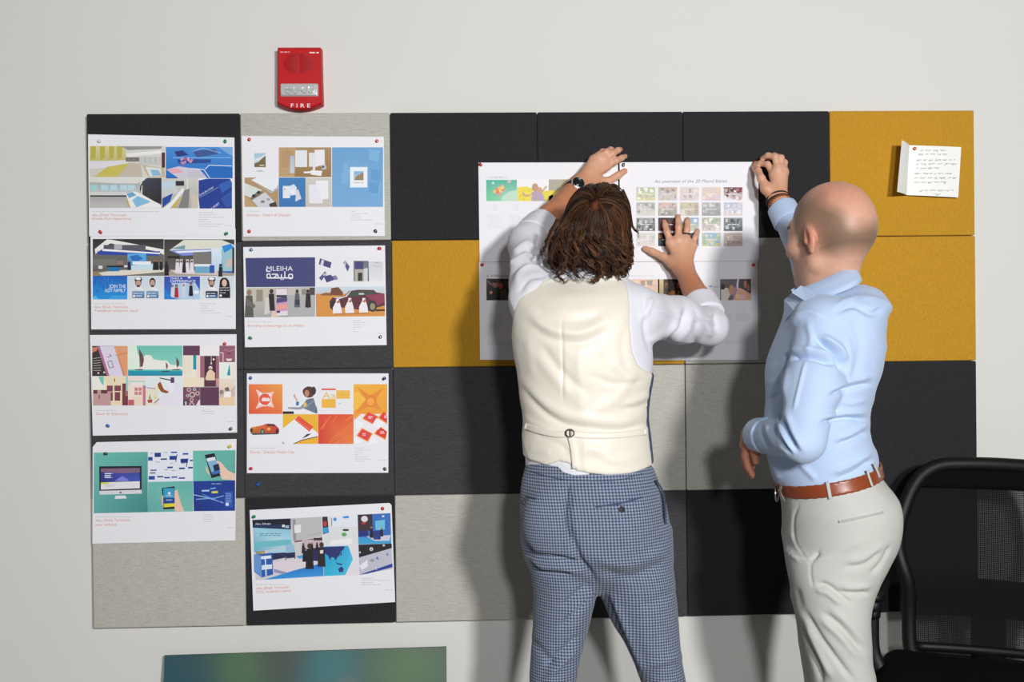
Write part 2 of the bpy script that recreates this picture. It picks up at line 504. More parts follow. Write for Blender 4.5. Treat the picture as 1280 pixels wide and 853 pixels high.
PLAB = [
 ['charcoal felt panel at the board corner behind the port hall interior sheet', 'stone grey felt panel directly below the red fire alarm', 'bare charcoal felt panel next to the stone grey panel below the fire alarm', 'charcoal felt panel above the seam between the two upper mood sheets', 'charcoal felt panel behind the raised hand with bead bracelets', 'mustard felt panel carrying the folded handwritten note'],
 ['graphite felt panel behind the trade fair stand sheet with portrait cards', 'graphite felt panel behind the sheet with the navy MLEIHA block', 'mustard felt panel beside the sheet headed CHEERFUL, charcoal panel above it', 'mustard felt panel mostly hidden behind the man in the cream waistcoat and the mood sheets', 'stone grey felt panel between the mood sheets and the bald man', 'mustard felt panel behind the bald man, below the note panel'],
 ['graphite felt panel behind the sheet with plum and teal desert illustrations', 'graphite felt panel behind the orange and red branding sheet', 'bare graphite felt panel beside the cream waistcoat, below a mustard panel', 'stone grey felt panel half hidden by the cream waistcoat', 'stone grey felt panel behind the lowered hand of the bald man', 'charcoal felt panel behind the pale blue shirt, below a mustard panel'],
 ['stone grey felt panel at the bottom corner below the website mock-up sheet', 'charcoal felt panel behind the tilted exhibition hall sheet', 'bare stone grey felt panel beside the checked trousers', 'graphite felt panel partly hidden by the hip of the checked trousers', 'charcoal felt panel between the checked trousers and the pale grey trousers', 'charcoal felt panel behind the black office chair'],
]
rng = random.Random(5)
for r in range(4):
    for c in range(6):
        g = 0.0009
        dy = rng.uniform(-0.0008, 0.0008)
        x0, x1, z1, z0 = cxl[c]+g, cxl[c+1]-g, rzl[r]-g, rzl[r+1]+g
        V, F = rbox((x0, dy, z0), (x1, WALL_Y-0.0005, z1), 0.004, 3)
        o = mk('felt_panel', V, F, PM[PCOL[r][c]])
        tag(o, PLAB[r][c], 'wall panel', 'felt panels of the pin board')

# ------------------------------------------------------------------ printing: shapes laid on sheets, given in photo pixels
_tcache = {}
def text_mesh(s):
    if s not in _tcache:
        cu = bpy.data.curves.new('t', 'FONT'); cu.body = s; cu.size = 1.0; cu.resolution_u = 3
        o = bpy.data.objects.new('t', cu); COL.objects.link(o)
        dg = bpy.context.evaluated_depsgraph_get(); e = o.evaluated_get(dg); me = e.to_mesh()
        V = np.array([v.co[:2] for v in me.vertices]); F = [tuple(p.vertices) for p in me.polygons]
        e.to_mesh_clear(); bpy.data.objects.remove(o); bpy.data.curves.remove(cu)
        _tcache[s] = (V, F)
    return _tcache[s]

m_print = M_plain('printed_ink', (255, 255, 255), rough=0.55, spec=0.35, attr='Col', var=0.04, scale=260)
m_paper = M_plain('white_paper', (233, 233, 238), rough=0.6, spec=0.3, var=0.006, scale=12)
class Print:
    """flat ink on a sheet; coordinates in crop units: px = x0 + u/s. Shapes are gathered picture by picture, captions apart"""
    def __init__(s, x0, y0, sc, d):
        s.o = (x0, y0, sc); s.d = d+0.00012; s.k = 0; s.seg = []; s.cap = False
        s.rng = random.Random(int(x0*7+y0))
    def raw(s, uv, F, cols):
        uv = np.asarray(uv, float); lo = uv.min(0); hi = uv.max(0); c = (lo+hi)/2; g = None
        for q in reversed(s.seg):
            if not q['cap'] and (c > q['lo']-8).all() and (c < q['hi']+8).all(): g = q; break
        if g is None and s.cap:
            for q in s.seg:
                if q['cap'] and abs(q['x']-uv[0, 0]) < 9e9 and q['id'] == s.capid: g = q
        if g is None:
            g = dict(lo=lo, hi=hi, cap=s.cap, V=[], F=[], C=[], x=lo[0], id=getattr(s, 'capid', 0)); s.seg.append(g)
        g['k'] = g.get('k', 0)+(0 if g['cap'] else 1); d = s.d+0.000008*g['k']
        W = bpa(s.o[0]+uv[:, 0]/s.o[2], s.o[1]+uv[:, 1]/s.o[2], np.full(len(uv), d)); n = len(g['V'])
        g['V'] += [tuple(w) for w in W]; g['F'] += [tuple(i+n for i in f) for f in F]; g['C'] += [lin(c_, KP) for c_ in cols]
    def poly(s, pts, c):
        cc = c if isinstance(c[0], (list, tuple)) else [c]*len(pts)
        s.raw(pts, [tuple(range(len(pts)))], cc)
    def rect(s, x0, y0, x1, y1, c, c2=None, hor=False):
        c2 = c2 or c
        s.poly([(x0, y0), (x1, y0), (x1, y1), (x0, y1)], [c, c2, c2, c] if hor else [c, c, c2, c2])
    def ell(s, x, y, rx, ry=None, c=(0, 0, 0), n=14, c2=None):
        ry = ry or rx
        p = [(x+rx*math.cos(6.2832*i/n), y+ry*math.sin(6.2832*i/n)) for i in range(n)]
        if c2 is None: s.poly(p, c)
        else: s.raw([(x, y)]+p, [(0, i+1, (i+1) % n+1) for i in range(n)], [c]+[c2]*n)
    def line(s, pts, w, c):
        for (x0, y0), (x1, y1) in zip(pts[:-1], pts[1:]):
            L = math.hypot(x1-x0, y1-y0)+1e-9; nx, ny = -(y1-y0)/L*w/2, (x1-x0)/L*w/2
            s.poly([(x0+nx, y0+ny), (x1+nx, y1+ny), (x1-nx, y1-ny), (x0-nx, y0-ny)], c)
    def text(s, t, x, y, w, h, c, rot=0.0, shear=0.0):
        s.cap = True; s.capid = 1
        V, F = text_mesh(t)
        sx = w/(V[:, 0].max()-V[:, 0].min()); sy = h/0.73
        u = (V[:, 0]-V[:, 0].min())*sx+V[:, 1]*sy*shear; v = -V[:, 1]*sy
        cr, sr = math.cos(rot), math.sin(rot)
        s.raw(np.stack([x+u*cr+v*sr, y-u*sr+v*cr], 1), F, [c]*len(V)); s.cap = False
    def dash(s, x, y, w, h, c):
        s.cap = True; s.capid = 2 if x > 600 else 1; u = x
        while u < x+w-2:
            L = min(s.rng.uniform(2.5, 7)*h*1.3, x+w-u); s.rect(u, y-h/2, u+L, y+h/2, c); u += L+h*1.1
        s.cap = False
    def lines(s, x, ys, ws, c=(196, 196, 200), h=4.0):
        for y, w in zip(ys, ws): s.dash(x, y, w, h, c)
    def speck(s, x0, y0, x1, y1, cols, n, a=0.18, b=0.4):
        for _ in range(n):
            c = s.rng.choice(cols); W, H = x1-x0, y1-y0
            w = W*s.rng.uniform(a, b); h = H*s.rng.uniform(a, b); x = s.rng.uniform(x0, x1-w); y = s.rng.uniform(y0, y1-h)
            j = lambda: s.rng.uniform(-.15, .15)
            pts = [(x+w*(.0+abs(j())), y+h*abs(j())), (x+w*(1-abs(j())), y+h*abs(j())), (x+w*(1-abs(j())), y+h*(1-abs(j()))), (x+w*abs(j()), y+h*(1-abs(j())))]
            s.poly(pts, c)
    def man(s, x, y, h, robe, head=(150, 105, 80), cap=None):
        s.poly([(x-h*.11, y-h*.72), (x+h*.11, y-h*.72), (x+h*.15, y), (x-h*.15, y)], robe)
        s.ell(x, y-h*.82, h*.085, h*.1, head)
        if cap: s.poly([(x-h*.1, y-h*.7), (x-h*.09, y-h*.93), (x+h*.09, y-h*.93), (x+h*.1, y-h*.7), (x+h*.05, y-h*.88), (x-h*.05, y-h*.88)], cap)
    def build(s, name, parent):
        for q in s.seg:
            o = mk('caption' if q['cap'] else name, np.array(q['V']), q['F'], m_print, parent, smooth=False, vcol=np.array(q['C']))
            if q['cap'] or name in ('handwriting', 'lettering'): o['kind'] = 'stuff'

def sheet(corners, d, label, group, extra=None, name='printed_sheet'):
    """paper with its four photo corners TL TR BR BL (extra: corner cut points inserted)"""
    pts = extra or corners
    A = np.array([bp(x, y, d) for x, y in pts]); B = A.copy(); B[:, 1] += 0.0003
    n = len(A); V = np.vstack([A, B])
    F = [tuple(range(n-1, -1, -1)), tuple(range(n, 2*n))]+[(i, (i+1) % n, n+(i+1) % n, n+i) for i in range(n)]
    o = mk(name, V, F, m_paper, None, smooth=False)
    tag(o, label, 'sheet', group); return o

OR = (214, 138, 116); GY = (188, 188, 194)
GL = 'presentation sheets pinned in two columns'
# --- sheet: port interiors
S = sheet([(110, 168), (293, 172), (294, 296), (111.4, 295.5)], 0.0052, 'white sheet with bright port hall interior photos and a blue lettered picture', GL)
p = Print(100, 150, 5.686, 0.0052)
p.rect(68, 185, 608, 410, (214, 212, 205))
p.rect(68, 185, 325, 290, (212, 208, 160), (196, 186, 120))
for x in (75, 140, 205, 262): p.poly([(x, 188), (x+40, 188), (x+34, 270), (x+4, 285)], (186, 176, 78))
p.poly([(68, 300), (330, 285), (350, 305), (180, 345), (68, 345)], (224, 220, 226))
p.poly([(100, 405), (265, 405), (352, 306), (190, 335)], (200, 190, 92)); p.poly([(68, 350), (180, 340), (100, 405), (68, 405)], (206, 204, 196))
p.poly([(265, 405), (445, 405), (430, 310), (352, 306)], (196, 186, 172)); p.poly([(290, 188), (580, 188), (580, 205), (340, 215)], (150, 150, 148))
p.poly([(325, 240), (580, 215), (580, 240), (340, 262)], (236, 236, 232)); p.rect(325, 266, 420, 296, (120, 118, 116)); p.rect(430, 262, 575, 320, (196, 200, 196))
for i in range(6): p.line([(345+38*i, 262), (350+38*i, 305)], 3, (150, 150, 146))
p.poly([(440, 320), (600, 345), (605, 408), (488, 408)], (196, 180, 150)); p.poly([(465, 332), (575, 345), (580, 400), (495, 402)], (222, 226, 226)); p.poly([(500, 352), (560, 358), (578, 396), (515, 398)], (140, 186, 214))
p.rect(580, 232, 604, 340, (92, 38, 40))
p.rect(610, 192, 1085, 415, (70, 140, 214), (30, 110, 196)); p.poly([(620, 192), (980, 192), (1085, 260), (1085, 192)], (120, 170, 220))
p.poly([(670, 225), (730, 215), (770, 250), (690, 262)], (44, 58, 120)); p.poly([(800, 222), (960, 206), (985, 240), (830, 268)], (60, 86, 150))
p.poly([(690, 280), (930, 280), (930, 305), (700, 312)], (40, 74, 150)); p.line([(660, 268), (1075, 268)], 4, (150, 200, 240)); p.line([(800, 225), (870, 200), (1000, 235)], 3, (180, 215, 245))
for _ in range(16): p.ell(760+p.rng.uniform(-45, 45), 295+p.rng.uniform(-25, 25), 9, 8, p.rng.choice([(196, 130, 176), (214, 160, 190), (150, 90, 150)]))
p.poly([(612, 352), (700, 330), (850, 352), (905, 415), (700, 415)], (206, 202, 220)); p.poly([(615, 350), (690, 345), (740, 372), (660, 380)], (230, 170, 180)); p.poly([(760, 362), (850, 360), (890, 410), (770, 410)], (196, 196, 204))
p.poly([(915, 325), (1080, 330), (1085, 415), (925, 415), (890, 352)], (28, 104, 190), ); p.line([(790, 345), (880, 352), (922, 412)], 5, (226, 236, 250)); p.line([(890, 350), (918, 322), (1080, 328)], 5, (226, 236, 250))
p.rect(68, 412, 580, 626, (184, 184, 180)); p.poly([(70, 412), (460, 412), (400, 460), (70, 440)], (220, 220, 216)); p.rect(70, 452, 420, 512, (168, 178, 176), (190, 200, 200))
for x in (75, 150, 215, 285, 340): p.rect(x, 462, x+50, 500, (160, 212, 212) if x < 120 else (186, 216, 228))
p.rect(70, 512, 330, 536, (212, 212, 210)); p.rect(72, 536, 330, 546, (40, 40, 46)); p.rect(70, 548, 330, 624, (170, 166, 168), (196, 192, 190)); p.poly([(430, 412), (470, 412), (425, 470), (425, 515)], (226, 226, 222))
p.poly([(440, 440), (480, 412), (580, 412), (580, 602), (440, 540)], [(70, 80, 96), (58, 66, 86), (54, 56, 70), (40, 30, 26), (62, 56, 54)]); p.line([(440, 465), (440, 535)], 6, (230, 230, 226))
p.poly([(325, 522), (380, 508), (420, 518), (575, 606), (575, 625), (360, 625)], (236, 236, 234)); p.poly([(330, 525), (372, 512), (402, 536), (348, 555)], (110, 170, 206)); p.poly([(372, 570), (410, 540), (505, 582), (400, 622)], (130, 190, 224)); p.poly([(325, 545), (345, 580), (360, 625), (340, 612)], (196, 170, 110))
p.rect(583, 412, 840, 628, (206, 206, 202), (176, 172, 166)); p.rect(585, 436, 676, 480, (190, 214, 232)); p.rect(680, 434, 740, 468, (44, 44, 50)); p.poly([(585, 480), (690, 482), (700, 520), (585, 545)], (200, 206, 208)); p.poly([(585, 560), (660, 520), (640, 580), (585, 625)], (34, 74, 160))
p.poly([(640, 590), (730, 482), (745, 500), (640, 628), (590, 628)], (236, 238, 236)); p.poly([(668, 600), (720, 540), (716, 560), (672, 628), (650, 628)], (208, 180, 70)); p.poly([(740, 500), (780, 490), (770, 628), (700, 628)], (130, 130, 130)); p.poly([(790, 520), (840, 540), (840, 628), (790, 628)], (206, 196, 180)); p.line([(764, 414), (764, 490)], 5, (240, 240, 238))
p.poly([(843, 430), (905, 418), (1065, 418), (1080, 445), (1080, 630), (850, 630), (843, 560)], (26, 58, 146)); p.poly([(985, 460), (1070, 425), (1080, 470), (1010, 520)], (44, 96, 180)); p.poly([(1000, 560), (1080, 500), (1080, 610), (1040, 620)], (40, 84, 170))
p.text('KHALIFA PORT', 852, 542, 118, 14, (220, 228, 245), rot=0.52); p.text('A PORT', 936, 640, 72, 17, (220, 228, 245), rot=0.62); p.line([(850, 552), (985, 478)], 2, (170, 190, 230))
p.lines(85, [652], [475]); p.text('Abu Dhabi Terminals', 85, 685, 245, 19, OR); p.text('Khalifa Port experience', 85, 710, 280, 19, OR)
p.lines(845, [658, 675, 692, 708, 724, 740, 756], [100, 120, 178, 70, 88, 170, 136]); p.lines(1030, [752], [46])
p.build('picture', S)

# --- sheet: trade fair stand
S = sheet([(113, 288), (294.5, 286), (294.7, 411.5), (114, 412)], 0.0032, 'white sheet with two trade fair stand photos above a JOIN THE ADT FAMILY block', GL)
p = Print(100, 285, 6.095, 0.0032)
p.rect(97, 85, 638, 366, (46, 44, 46), (96, 94, 90)); p.poly([(97, 200), (640, 190), (640, 300), (97, 320)], (104, 102, 98)); p.poly([(97, 330), (640, 300), (640, 366), (97, 366)], (120, 118, 112))
p.poly([(112, 162), (205, 88), (240, 90), (640, 165), (640, 205), (590, 180), (230, 118), (130, 190), (118, 200)], (238, 236, 234)); p.rect(180, 130, 500, 200, (88, 90, 100)); p.rect(260, 125, 320, 165, (180, 180, 184))
p.poly([(130, 178), (610, 178), (600, 212), (140, 205)], (44, 74, 170)); p.poly([(170, 160), (610, 190), (610, 200), (170, 176)], (244, 244, 246))
p.rect(362, 196, 504, 282, (96, 178, 232), (60, 150, 220)); p.poly([(380, 215), (440, 205), (480, 235), (420, 262), (390, 240)], (40, 110, 190)); p.rect(430, 255, 455, 275, (24, 34, 60))
p.poly([(120, 345), (260, 325), (640, 310), (640, 335), (330, 362), (150, 364)], (226, 218, 204)); p.poly([(210, 290), (310, 290), (300, 330), (225, 332)], (30, 116, 176)); p.rect(205, 288, 335, 300, (30, 34, 44)); p.poly([(390, 285), (600, 270), (600, 318), (390, 322)], (196, 226, 240)); p.rect(400, 255, 540, 280, (236, 240, 244))
p.rect(140, 285, 172, 312, (220, 222, 224)); p.rect(335, 285, 362, 300, (220, 222, 224)); p.rect(100, 235, 275, 288, (120, 118, 112)); p.rect(280, 250, 330, 280, (150, 120, 110))
for x in (374, 567, 588, 618): p.man(x, 322, 88, (30, 34, 60) if x < 400 else (26, 26, 32))
p.poly([(97, 340), (120, 330), (170, 362), (140, 366), (97, 366)], (150, 130, 90))
p.rect(641, 88, 1176, 366, (58, 54, 54), (100, 98, 94)); p.poly([(680, 172), (790, 92), (1080, 92), (1176, 130), (1176, 160), (1000, 165), (900, 172)], (222, 222, 208)); p.poly([(690, 160), (800, 130), (800, 165)], (110, 160, 170)); p.poly([(680, 172), (1010, 160), (940, 206), (780, 212)], (126, 140, 226)); p.poly([(720, 178), (1000, 168), (1010, 178), (750, 192)], (240, 242, 250))
p.rect(665, 215, 760, 232, (36, 32, 34)); p.rect(860, 185, 1000, 280, (124, 120, 116)); p.rect(1002, 155, 1080, 330, (220, 232, 244), (190, 214, 236)); p.poly([(1075, 165), (1176, 130), (1176, 345), (1090, 350)], (150, 196, 210)); p.poly([(1080, 140), (1150, 120), (1170, 150), (1100, 190)], (40, 140, 220)); p.poly([(1110, 250), (1160, 225), (1165, 300), (1110, 300)], (196, 190, 180)); p.rect(1085, 330, 1176, 356, (30, 90, 180)); p.rect(1160, 150, 1176, 350, (40, 40, 48))
p.poly([(650, 340), (720, 320), (1176, 345), (1176, 366), (660, 366)], (170, 158, 150)); p.poly([(680, 320), (1050, 330), (1050, 360), (740, 350)], (214, 200, 190)); p.rect(875, 286, 990, 345, (110, 170, 200)); p.rect(870, 276, 1000, 294, (230, 234, 238)); p.rect(988, 285, 1024, 345, (30, 86, 170))
for x in (742, 772, 818, 852): p.man(x, 345, 112, (228, 222, 232), (120, 90, 80), (236, 230, 236))
p.man(793, 342, 100, (26, 24, 30), (60, 40, 40), (26, 24, 30)); p.man(1070, 372, 104, (24, 22, 26), (40, 36, 36), (24, 22, 26)); p.man(660, 364, 120, (30, 26, 30), (50, 40, 40))
p.rect(97, 366, 360, 545, (30, 96, 190), (34, 150, 226)); 
for _ in range(26): x = p.rng.uniform(100, 350); y = p.rng.uniform(370, 500); p.line([(x, y), (x, y+p.rng.uniform(20, 50))], 4, p.rng.choice([(22, 74, 166), (60, 140, 220), (40, 110, 200)]))
p.poly([(97, 530), (120, 518), (140, 545), (97, 545)], (90, 190, 240)); p.poly([(215, 545), (240, 515), (360, 515), (360, 545)], (60, 160, 230)); p.text('JOIN THE', 222, 458, 126, 28, (240, 246, 252)); p.text('ADT FAMILY', 190, 490, 158, 28, (240, 246, 252))
p.rect(361, 368, 639, 545, (206, 218, 228), (220, 226, 232)); p.rect(915, 368, 1176, 545, (206, 216, 226), (222, 228, 234))
def portrait(p, x, dark, hair, skin, cap):
    p.poly([(x-45, 478), (x-20, 455), (x+22, 455), (x+48, 478), (x+46, 535), (x-46, 535)], [(230, 232, 238), (236, 238, 242), (236, 238, 242), (230, 232, 238), dark, dark])
    p.rect(x-46, 482, x+46, 535, (120, 160, 200) if dark[0] > 60 else (30, 30, 34), dark); p.ell(x, 415, 24, 34, hair); p.ell(x, 422, 19, 27, skin); p.poly([(x-14, 436), (x+14, 436), (x+10, 452), (x-10, 452)], (90, 64, 54))
    if cap: p.poly([(x-30, 402), (x-24, 380), (x+22, 376), (x+30, 392), (x+26, 404)], (36, 34, 40)); p.ell(x, 388, 22, 10, (238, 238, 242))
    p.ell(x-32, 520, 9, 9, (240, 242, 246)); p.rect(x-18, 514, x+30, 524, (190, 206, 226)); p.lines(x-38, [500], [70], (220, 230, 244), 5)
portrait(p, 444, (64, 100, 150), (40, 34, 36), (196, 160, 140), True); portrait(p, 552, (70, 110, 160), (22, 18, 20), (190, 160, 146), False); portrait(p, 1003, (56, 90, 140), (60, 44, 40), (186, 150, 134), True)
p.poly([(1060, 460), (1066, 400), (1085, 380), (1115, 380), (1136, 405), (1144, 460), (1144, 535), (1056, 535)], (24, 20, 24)); p.ell(1100, 420, 19, 28, (222, 186, 172)); p.ell(1072, 516, 9, 9, (240, 242, 246)); p.text('SUPPORT', 1062, 462, 78, 10, (236, 236, 240)); p.lines(1066, [476, 495], [70, 50], (220, 220, 230), 5)
p.rect(641, 370, 914, 545, (60, 70, 170), (30, 120, 210)); p.poly([(690, 545), (700, 420), (880, 420), (914, 480), (914, 545)], (176, 206, 232)); p.text('MAKE A', 690, 392, 90, 17, (246, 250, 255)); p.text('DIFFERENCE', 690, 416, 190, 20, (246, 250, 255)); p.rect(822, 372, 842, 384, (240, 244, 250))
p.man(735, 532, 108, (170, 40, 44), (160, 110, 90), (50, 30, 30)); p.man(705, 525, 100, (210, 214, 224), (150, 110, 90)); p.man(790, 530, 118, (206, 214, 226), (170, 130, 110), (236, 238, 242)); p.man(845, 520, 110, (26, 22, 30), (190, 140, 120), (26, 22, 30)); p.ell(885, 490, 20, 14, (230, 240, 250)); p.poly([(641, 460), (700, 530), (760, 545), (641, 545)], (30, 130, 214))
p.lines(110, [578], [235]); p.text('Abu Dhabi Terminals', 110, 612, 255, 19, OR); p.text('TweeBeef exhibition stand', 110, 640, 330, 19, OR)
p.lines(920, [578, 596, 613, 631, 649], [115, 52, 62, 102, 150]); p.lines(1108, [675], [58])
p.build('picture', S)

# --- sheet: plum and teal illustrations
S = sheet([(112.3, 419), (295.7, 418), (296.4, 541), (116, 545)], 0.0032, 'white sheet with plum, teal and peach desert town illustrations', GL)
p = Print(100, 410, 6.095, 0.0032)
PL = (98, 62, 88); RO = (160, 104, 118); PE = (240, 222, 206); TE = (30, 150, 168)
p.rect(93, 138, 363, 368, (60, 50, 52)); p.poly([(130, 140), (260, 140), (330, 368), (210, 368)], (222, 214, 232)); p.poly([(258, 138), (363, 138), (363, 368), (332, 368)], (226, 160, 118)); p.poly([(130, 140), (150, 140), (225, 368), (205, 368)], (176, 110, 150)); p.poly([(93, 150), (135, 145), (128, 175), (93, 190)], (200, 130, 100)); p.line([(270, 210), (360, 190)], 5, (200, 120, 70)); p.line([(285, 215), (340, 360)], 4, (190, 110, 60))
p.line([(205, 225), (240, 215), (225, 200)], 4, (60, 50, 80)); p.line([(210, 260), (240, 250), (255, 300), (225, 306), (210, 260)], 4, (70, 60, 90))
for i in range(6): p.line([(100, 235+18*i), (160, 225+20*i)], 5, (170, 170, 160))
for x, y in ((140, 345), (185, 340)): p.ell(x, y, 7, 7, (230, 226, 220))
p.rect(366, 136, 780, 366, (110, 196, 180), (150, 216, 200)); p.poly([(366, 136), (430, 136), (440, 200), (470, 250), (470, 322), (366, 322)], (226, 240, 226)); p.poly([(440, 322), (470, 250), (500, 205), (540, 210), (560, 240), (620, 250), (660, 248), (690, 280), (740, 285), (780, 300), (780, 322)], (238, 238, 230)); p.rect(366, 322, 780, 366, (30, 156, 180), (40, 140, 170)); p.poly([(366, 318), (780, 318), (780, 330), (366, 328)], (90, 196, 190))
for x, y0, y1, w in ((452, 160, 300, 36), (735, 225, 300, 22), (655, 262, 312, 16)): p.poly([(x, y0), (x+w*.7, y0+(y1-y0)*.3), (x+w, y0+(y1-y0)*.6), (x+w*.7, y1-5), (x+w*.2, y1)], (112, 72, 80)); p.line([(x, y0), (x+4, y1+10)], 3, (70, 50, 60)); p.poly([(x-40, y1+18), (x+30, y1+14), (x+20, y1+24), (x-30, y1+24)], (80, 60, 64))
p.rect(785, 136, 913, 210, PL); p.rect(785, 210, 862, 380, (240, 232, 216)); p.rect(862, 210, 886, 318, TE); p.rect(886, 210, 914, 380, (240, 216, 206)); p.rect(862, 318, 886, 380, (240, 232, 216))
for i in range(5): p.line([(790+14*i, 215), (790+14*i, 350)], 3, (216, 204, 190))
p.rect(785, 380, 915, 450, (240, 226, 200)); p.rect(785, 452, 914, 592, (120, 76, 96))
for x, y, r in ((830, 472, 16), (855, 510, 22), (820, 518, 12), (872, 470, 12), (895, 500, 16), (850, 550, 14)): p.ell(x, y, r, r, (226, 200, 196)); p.ell(x, y, r*.65, r*.65, (120, 76, 96) if r > 13 else TE)
p.rect(788, 548, 824, 590, (70, 60, 90)); p.rect(800, 560, 812, 590, (210, 200, 200)); p.line([(835, 590), (850, 560), (870, 590)], 6, (226, 200, 196)); p.poly([(885, 590), (900, 560), (914, 545), (914, 592)], (236, 226, 226))
p.rect(915, 214, 1060, 450, RO); p.rect(948, 214, 1036, 385, (74, 40, 62)); p.rect(915, 380, 945, 450, PE); p.poly([(955, 385), (968, 340), (985, 322), (1005, 322), (1028, 345), (1028, 400), (1010, 420), (970, 405)], (232, 206, 180)); p.ell(994, 306, 15, 15, (196, 150, 130)); p.poly([(978, 308), (985, 294), (1005, 294), (1010, 316), (994, 300)], (244, 240, 234)); p.poly([(948, 400), (1036, 400), (1036, 450), (948, 450)], (90, 50, 70)); p.line([(1000, 216), (1000, 270)], 3, (240, 230, 210)); p.ell(1018, 240, 7, 9, (250, 240, 220)); p.ell(1000, 272, 6, 7, (250, 240, 220)); p.rect(1036, 385, 1060, 445, (206, 150, 150))
p.rect(915, 452, 1060, 592, (96, 58, 84)); p.rect(914, 138, 1060, 214, (240, 236, 238))
p.rect(1062, 136, 1182, 262, (150, 92, 116)); p.line([(1066, 190), (1090, 190), (1090, 260)], 7, (226, 196, 200)); p.poly([(1110, 236), (1160, 236), (1150, 252), (1122, 252)], (240, 226, 222)); p.line([(1100, 165), (1140, 180), (1175, 165)], 4, (196, 140, 150)); p.ell(1135, 195, 12, 10, (120, 66, 92))
p.rect(1062, 262, 1182, 388, (232, 240, 232)); p.poly([(1120, 360), (1140, 270), (1146, 365)], TE); p.poly([(1150, 270), (1182, 265), (1182, 388), (1160, 388)], (240, 226, 214)); p.rect(1062, 388, 1182, 592, (236, 220, 206), (232, 200, 170)); p.poly([(1062, 500), (1090, 470), (1140, 480), (1182, 440), (1182, 530), (1062, 530)], (210, 190, 176)); p.ell(1078, 490, 15, 18, (150, 130, 120)); p.poly([(1062, 540), (1182, 525), (1182, 592), (1062, 592)], (236, 206, 170)); p.poly([(1100, 460), (1130, 450), (1140, 480), (1110, 482)], (120, 100, 100)); p.poly([(1100, 490), (1150, 485), (1150, 530), (1095, 530)], (244, 240, 236))
p.rect(97, 370, 366, 592, (236, 222, 190)); p.poly([(97, 372), (145, 372), (195, 410), (195, 470), (97, 470)], (238, 238, 230)); p.poly([(140, 372), (180, 372), (182, 440), (160, 420)], (120, 200, 190)); p.rect(100, 474, 235, 592, (196, 156, 156)); p.rect(102, 474, 132, 502, (96, 56, 66)); p.rect(160, 474, 208, 500, (96, 56, 66)); p.rect(205, 440, 250, 485, (130, 70, 86)); p.rect(262, 440, 312, 482, (130, 70, 86)); p.rect(264, 490, 306, 556, (130, 66, 80)); p.rect(234, 490, 250, 556, (130, 66, 80)); p.rect(322, 424, 366, 592, (120, 58, 70)); p.rect(345, 480, 366, 520, (170, 110, 110)); p.line([(264, 386), (264, 412)], 6, (60, 40, 44)); p.line([(147, 512), (147, 542)], 7, (110, 60, 66)); p.rect(350, 372, 366, 480, (150, 210, 206))
p.rect(366, 370, 500, 592, (240, 224, 216)); p.rect(372, 404, 495, 440, (180, 216, 212)); p.rect(382, 414, 490, 440, (240, 232, 224)); p.rect(416, 455, 470, 512, (206, 130, 130)); p.line([(444, 455), (444, 512)], 6, (240, 224, 216)); p.line([(416, 484), (470, 484)], 6, (240, 224, 216)); p.rect(368, 548, 412, 592, (196, 100, 104)); p.rect(478, 440, 500, 592, (200, 120, 150)); p.poly([(366, 540), (470, 520), (470, 592), (412, 592), (412, 548)], (236, 216, 196))
p.rect(500, 376, 780, 592, (226, 236, 236)); p.poly([(500, 470), (600, 430), (600, 592), (500, 592)], (232, 226, 206)); p.poly([(590, 592), (640, 500), (700, 380), (780, 440), (780, 592)], (232, 228, 240)); p.poly([(650, 400), (700, 380), (720, 480), (690, 500)], (238, 236, 246)); p.poly([(590, 430), (612, 410), (640, 470), (680, 488), (660, 500), (620, 490), (598, 460)], (150, 84, 40)); p.poly([(600, 378), (690, 395), (690, 404), (615, 388)], (30, 28, 34)); p.rect(690, 378, 718, 420, (90, 60, 100)); p.poly([(512, 550), (552, 545), (548, 570), (520, 572)], (170, 70, 60)); p.poly([(525, 545), (532, 500), (540, 545)], (90, 150, 90)); p.ell(575, 530, 9, 12, (220, 210, 150)); p.line([(565, 575), (605, 540)], 9, (150, 146, 170)); p.line([(505, 455), (575, 465)], 8, (190, 160, 190))
p.lines(115, [630], [160]); p.text('Quoz Al Shamsiyah', 120, 664, 245, 19, OR); p.lines(930, [622, 637, 654], [38, 92, 98]); p.lines(1118, [715], [56])
p.build('picture', S)

# --- sheet: website mock-ups
S = sheet(None, 0.0032, 'white sheet with a dog-eared corner showing website screens on teal', GL, extra=[(121, 553), (295.7, 549), (294, 676), (115.5, 680), (115.8, 559)])
p = Print(100, 540, 5.686, 0.0032)
TQ = (100, 178, 172); NV = (30, 60, 140)
p.poly([(98, 148), (482, 143), (482, 572), (97, 580)], [(110, 190, 178), (96, 172, 164), (60, 136, 136), (96, 170, 168)])
p.poly([(136, 246), (438, 243), (438, 412), (138, 420)], (36, 32, 44)); p.poly([(138, 420), (438, 412), (440, 440), (140, 448)], (214, 216, 224)); p.ell(288, 432, 6, 8, (60, 60, 66)); p.poly([(252, 455), (322, 453), (332, 474), (246, 478)], (226, 228, 234)); p.poly([(246, 478), (332, 474), (330, 488), (250, 490)], (90, 158, 156))
p.poly([(148, 262), (425, 258), (425, 350), (148, 358)], [(60, 60, 140), (46, 60, 130), (70, 90, 190), (40, 50, 130)]); p.poly([(148, 262), (425, 258), (425, 290), (300, 296), (148, 285)], (130, 100, 130)); p.poly([(245, 350), (300, 315), (350, 345), (330, 352)], (130, 130, 220)); p.poly([(148, 360), (425, 352), (425, 402), (148, 412)], (228, 228, 232)); p.poly([(148, 360), (205, 359), (205, 372), (148, 375)], (214, 220, 90)); p.lines(175, [298, 312, 325], [60, 50, 55], (220, 226, 244), 7); p.lines(180, [380, 388], [70, 60])
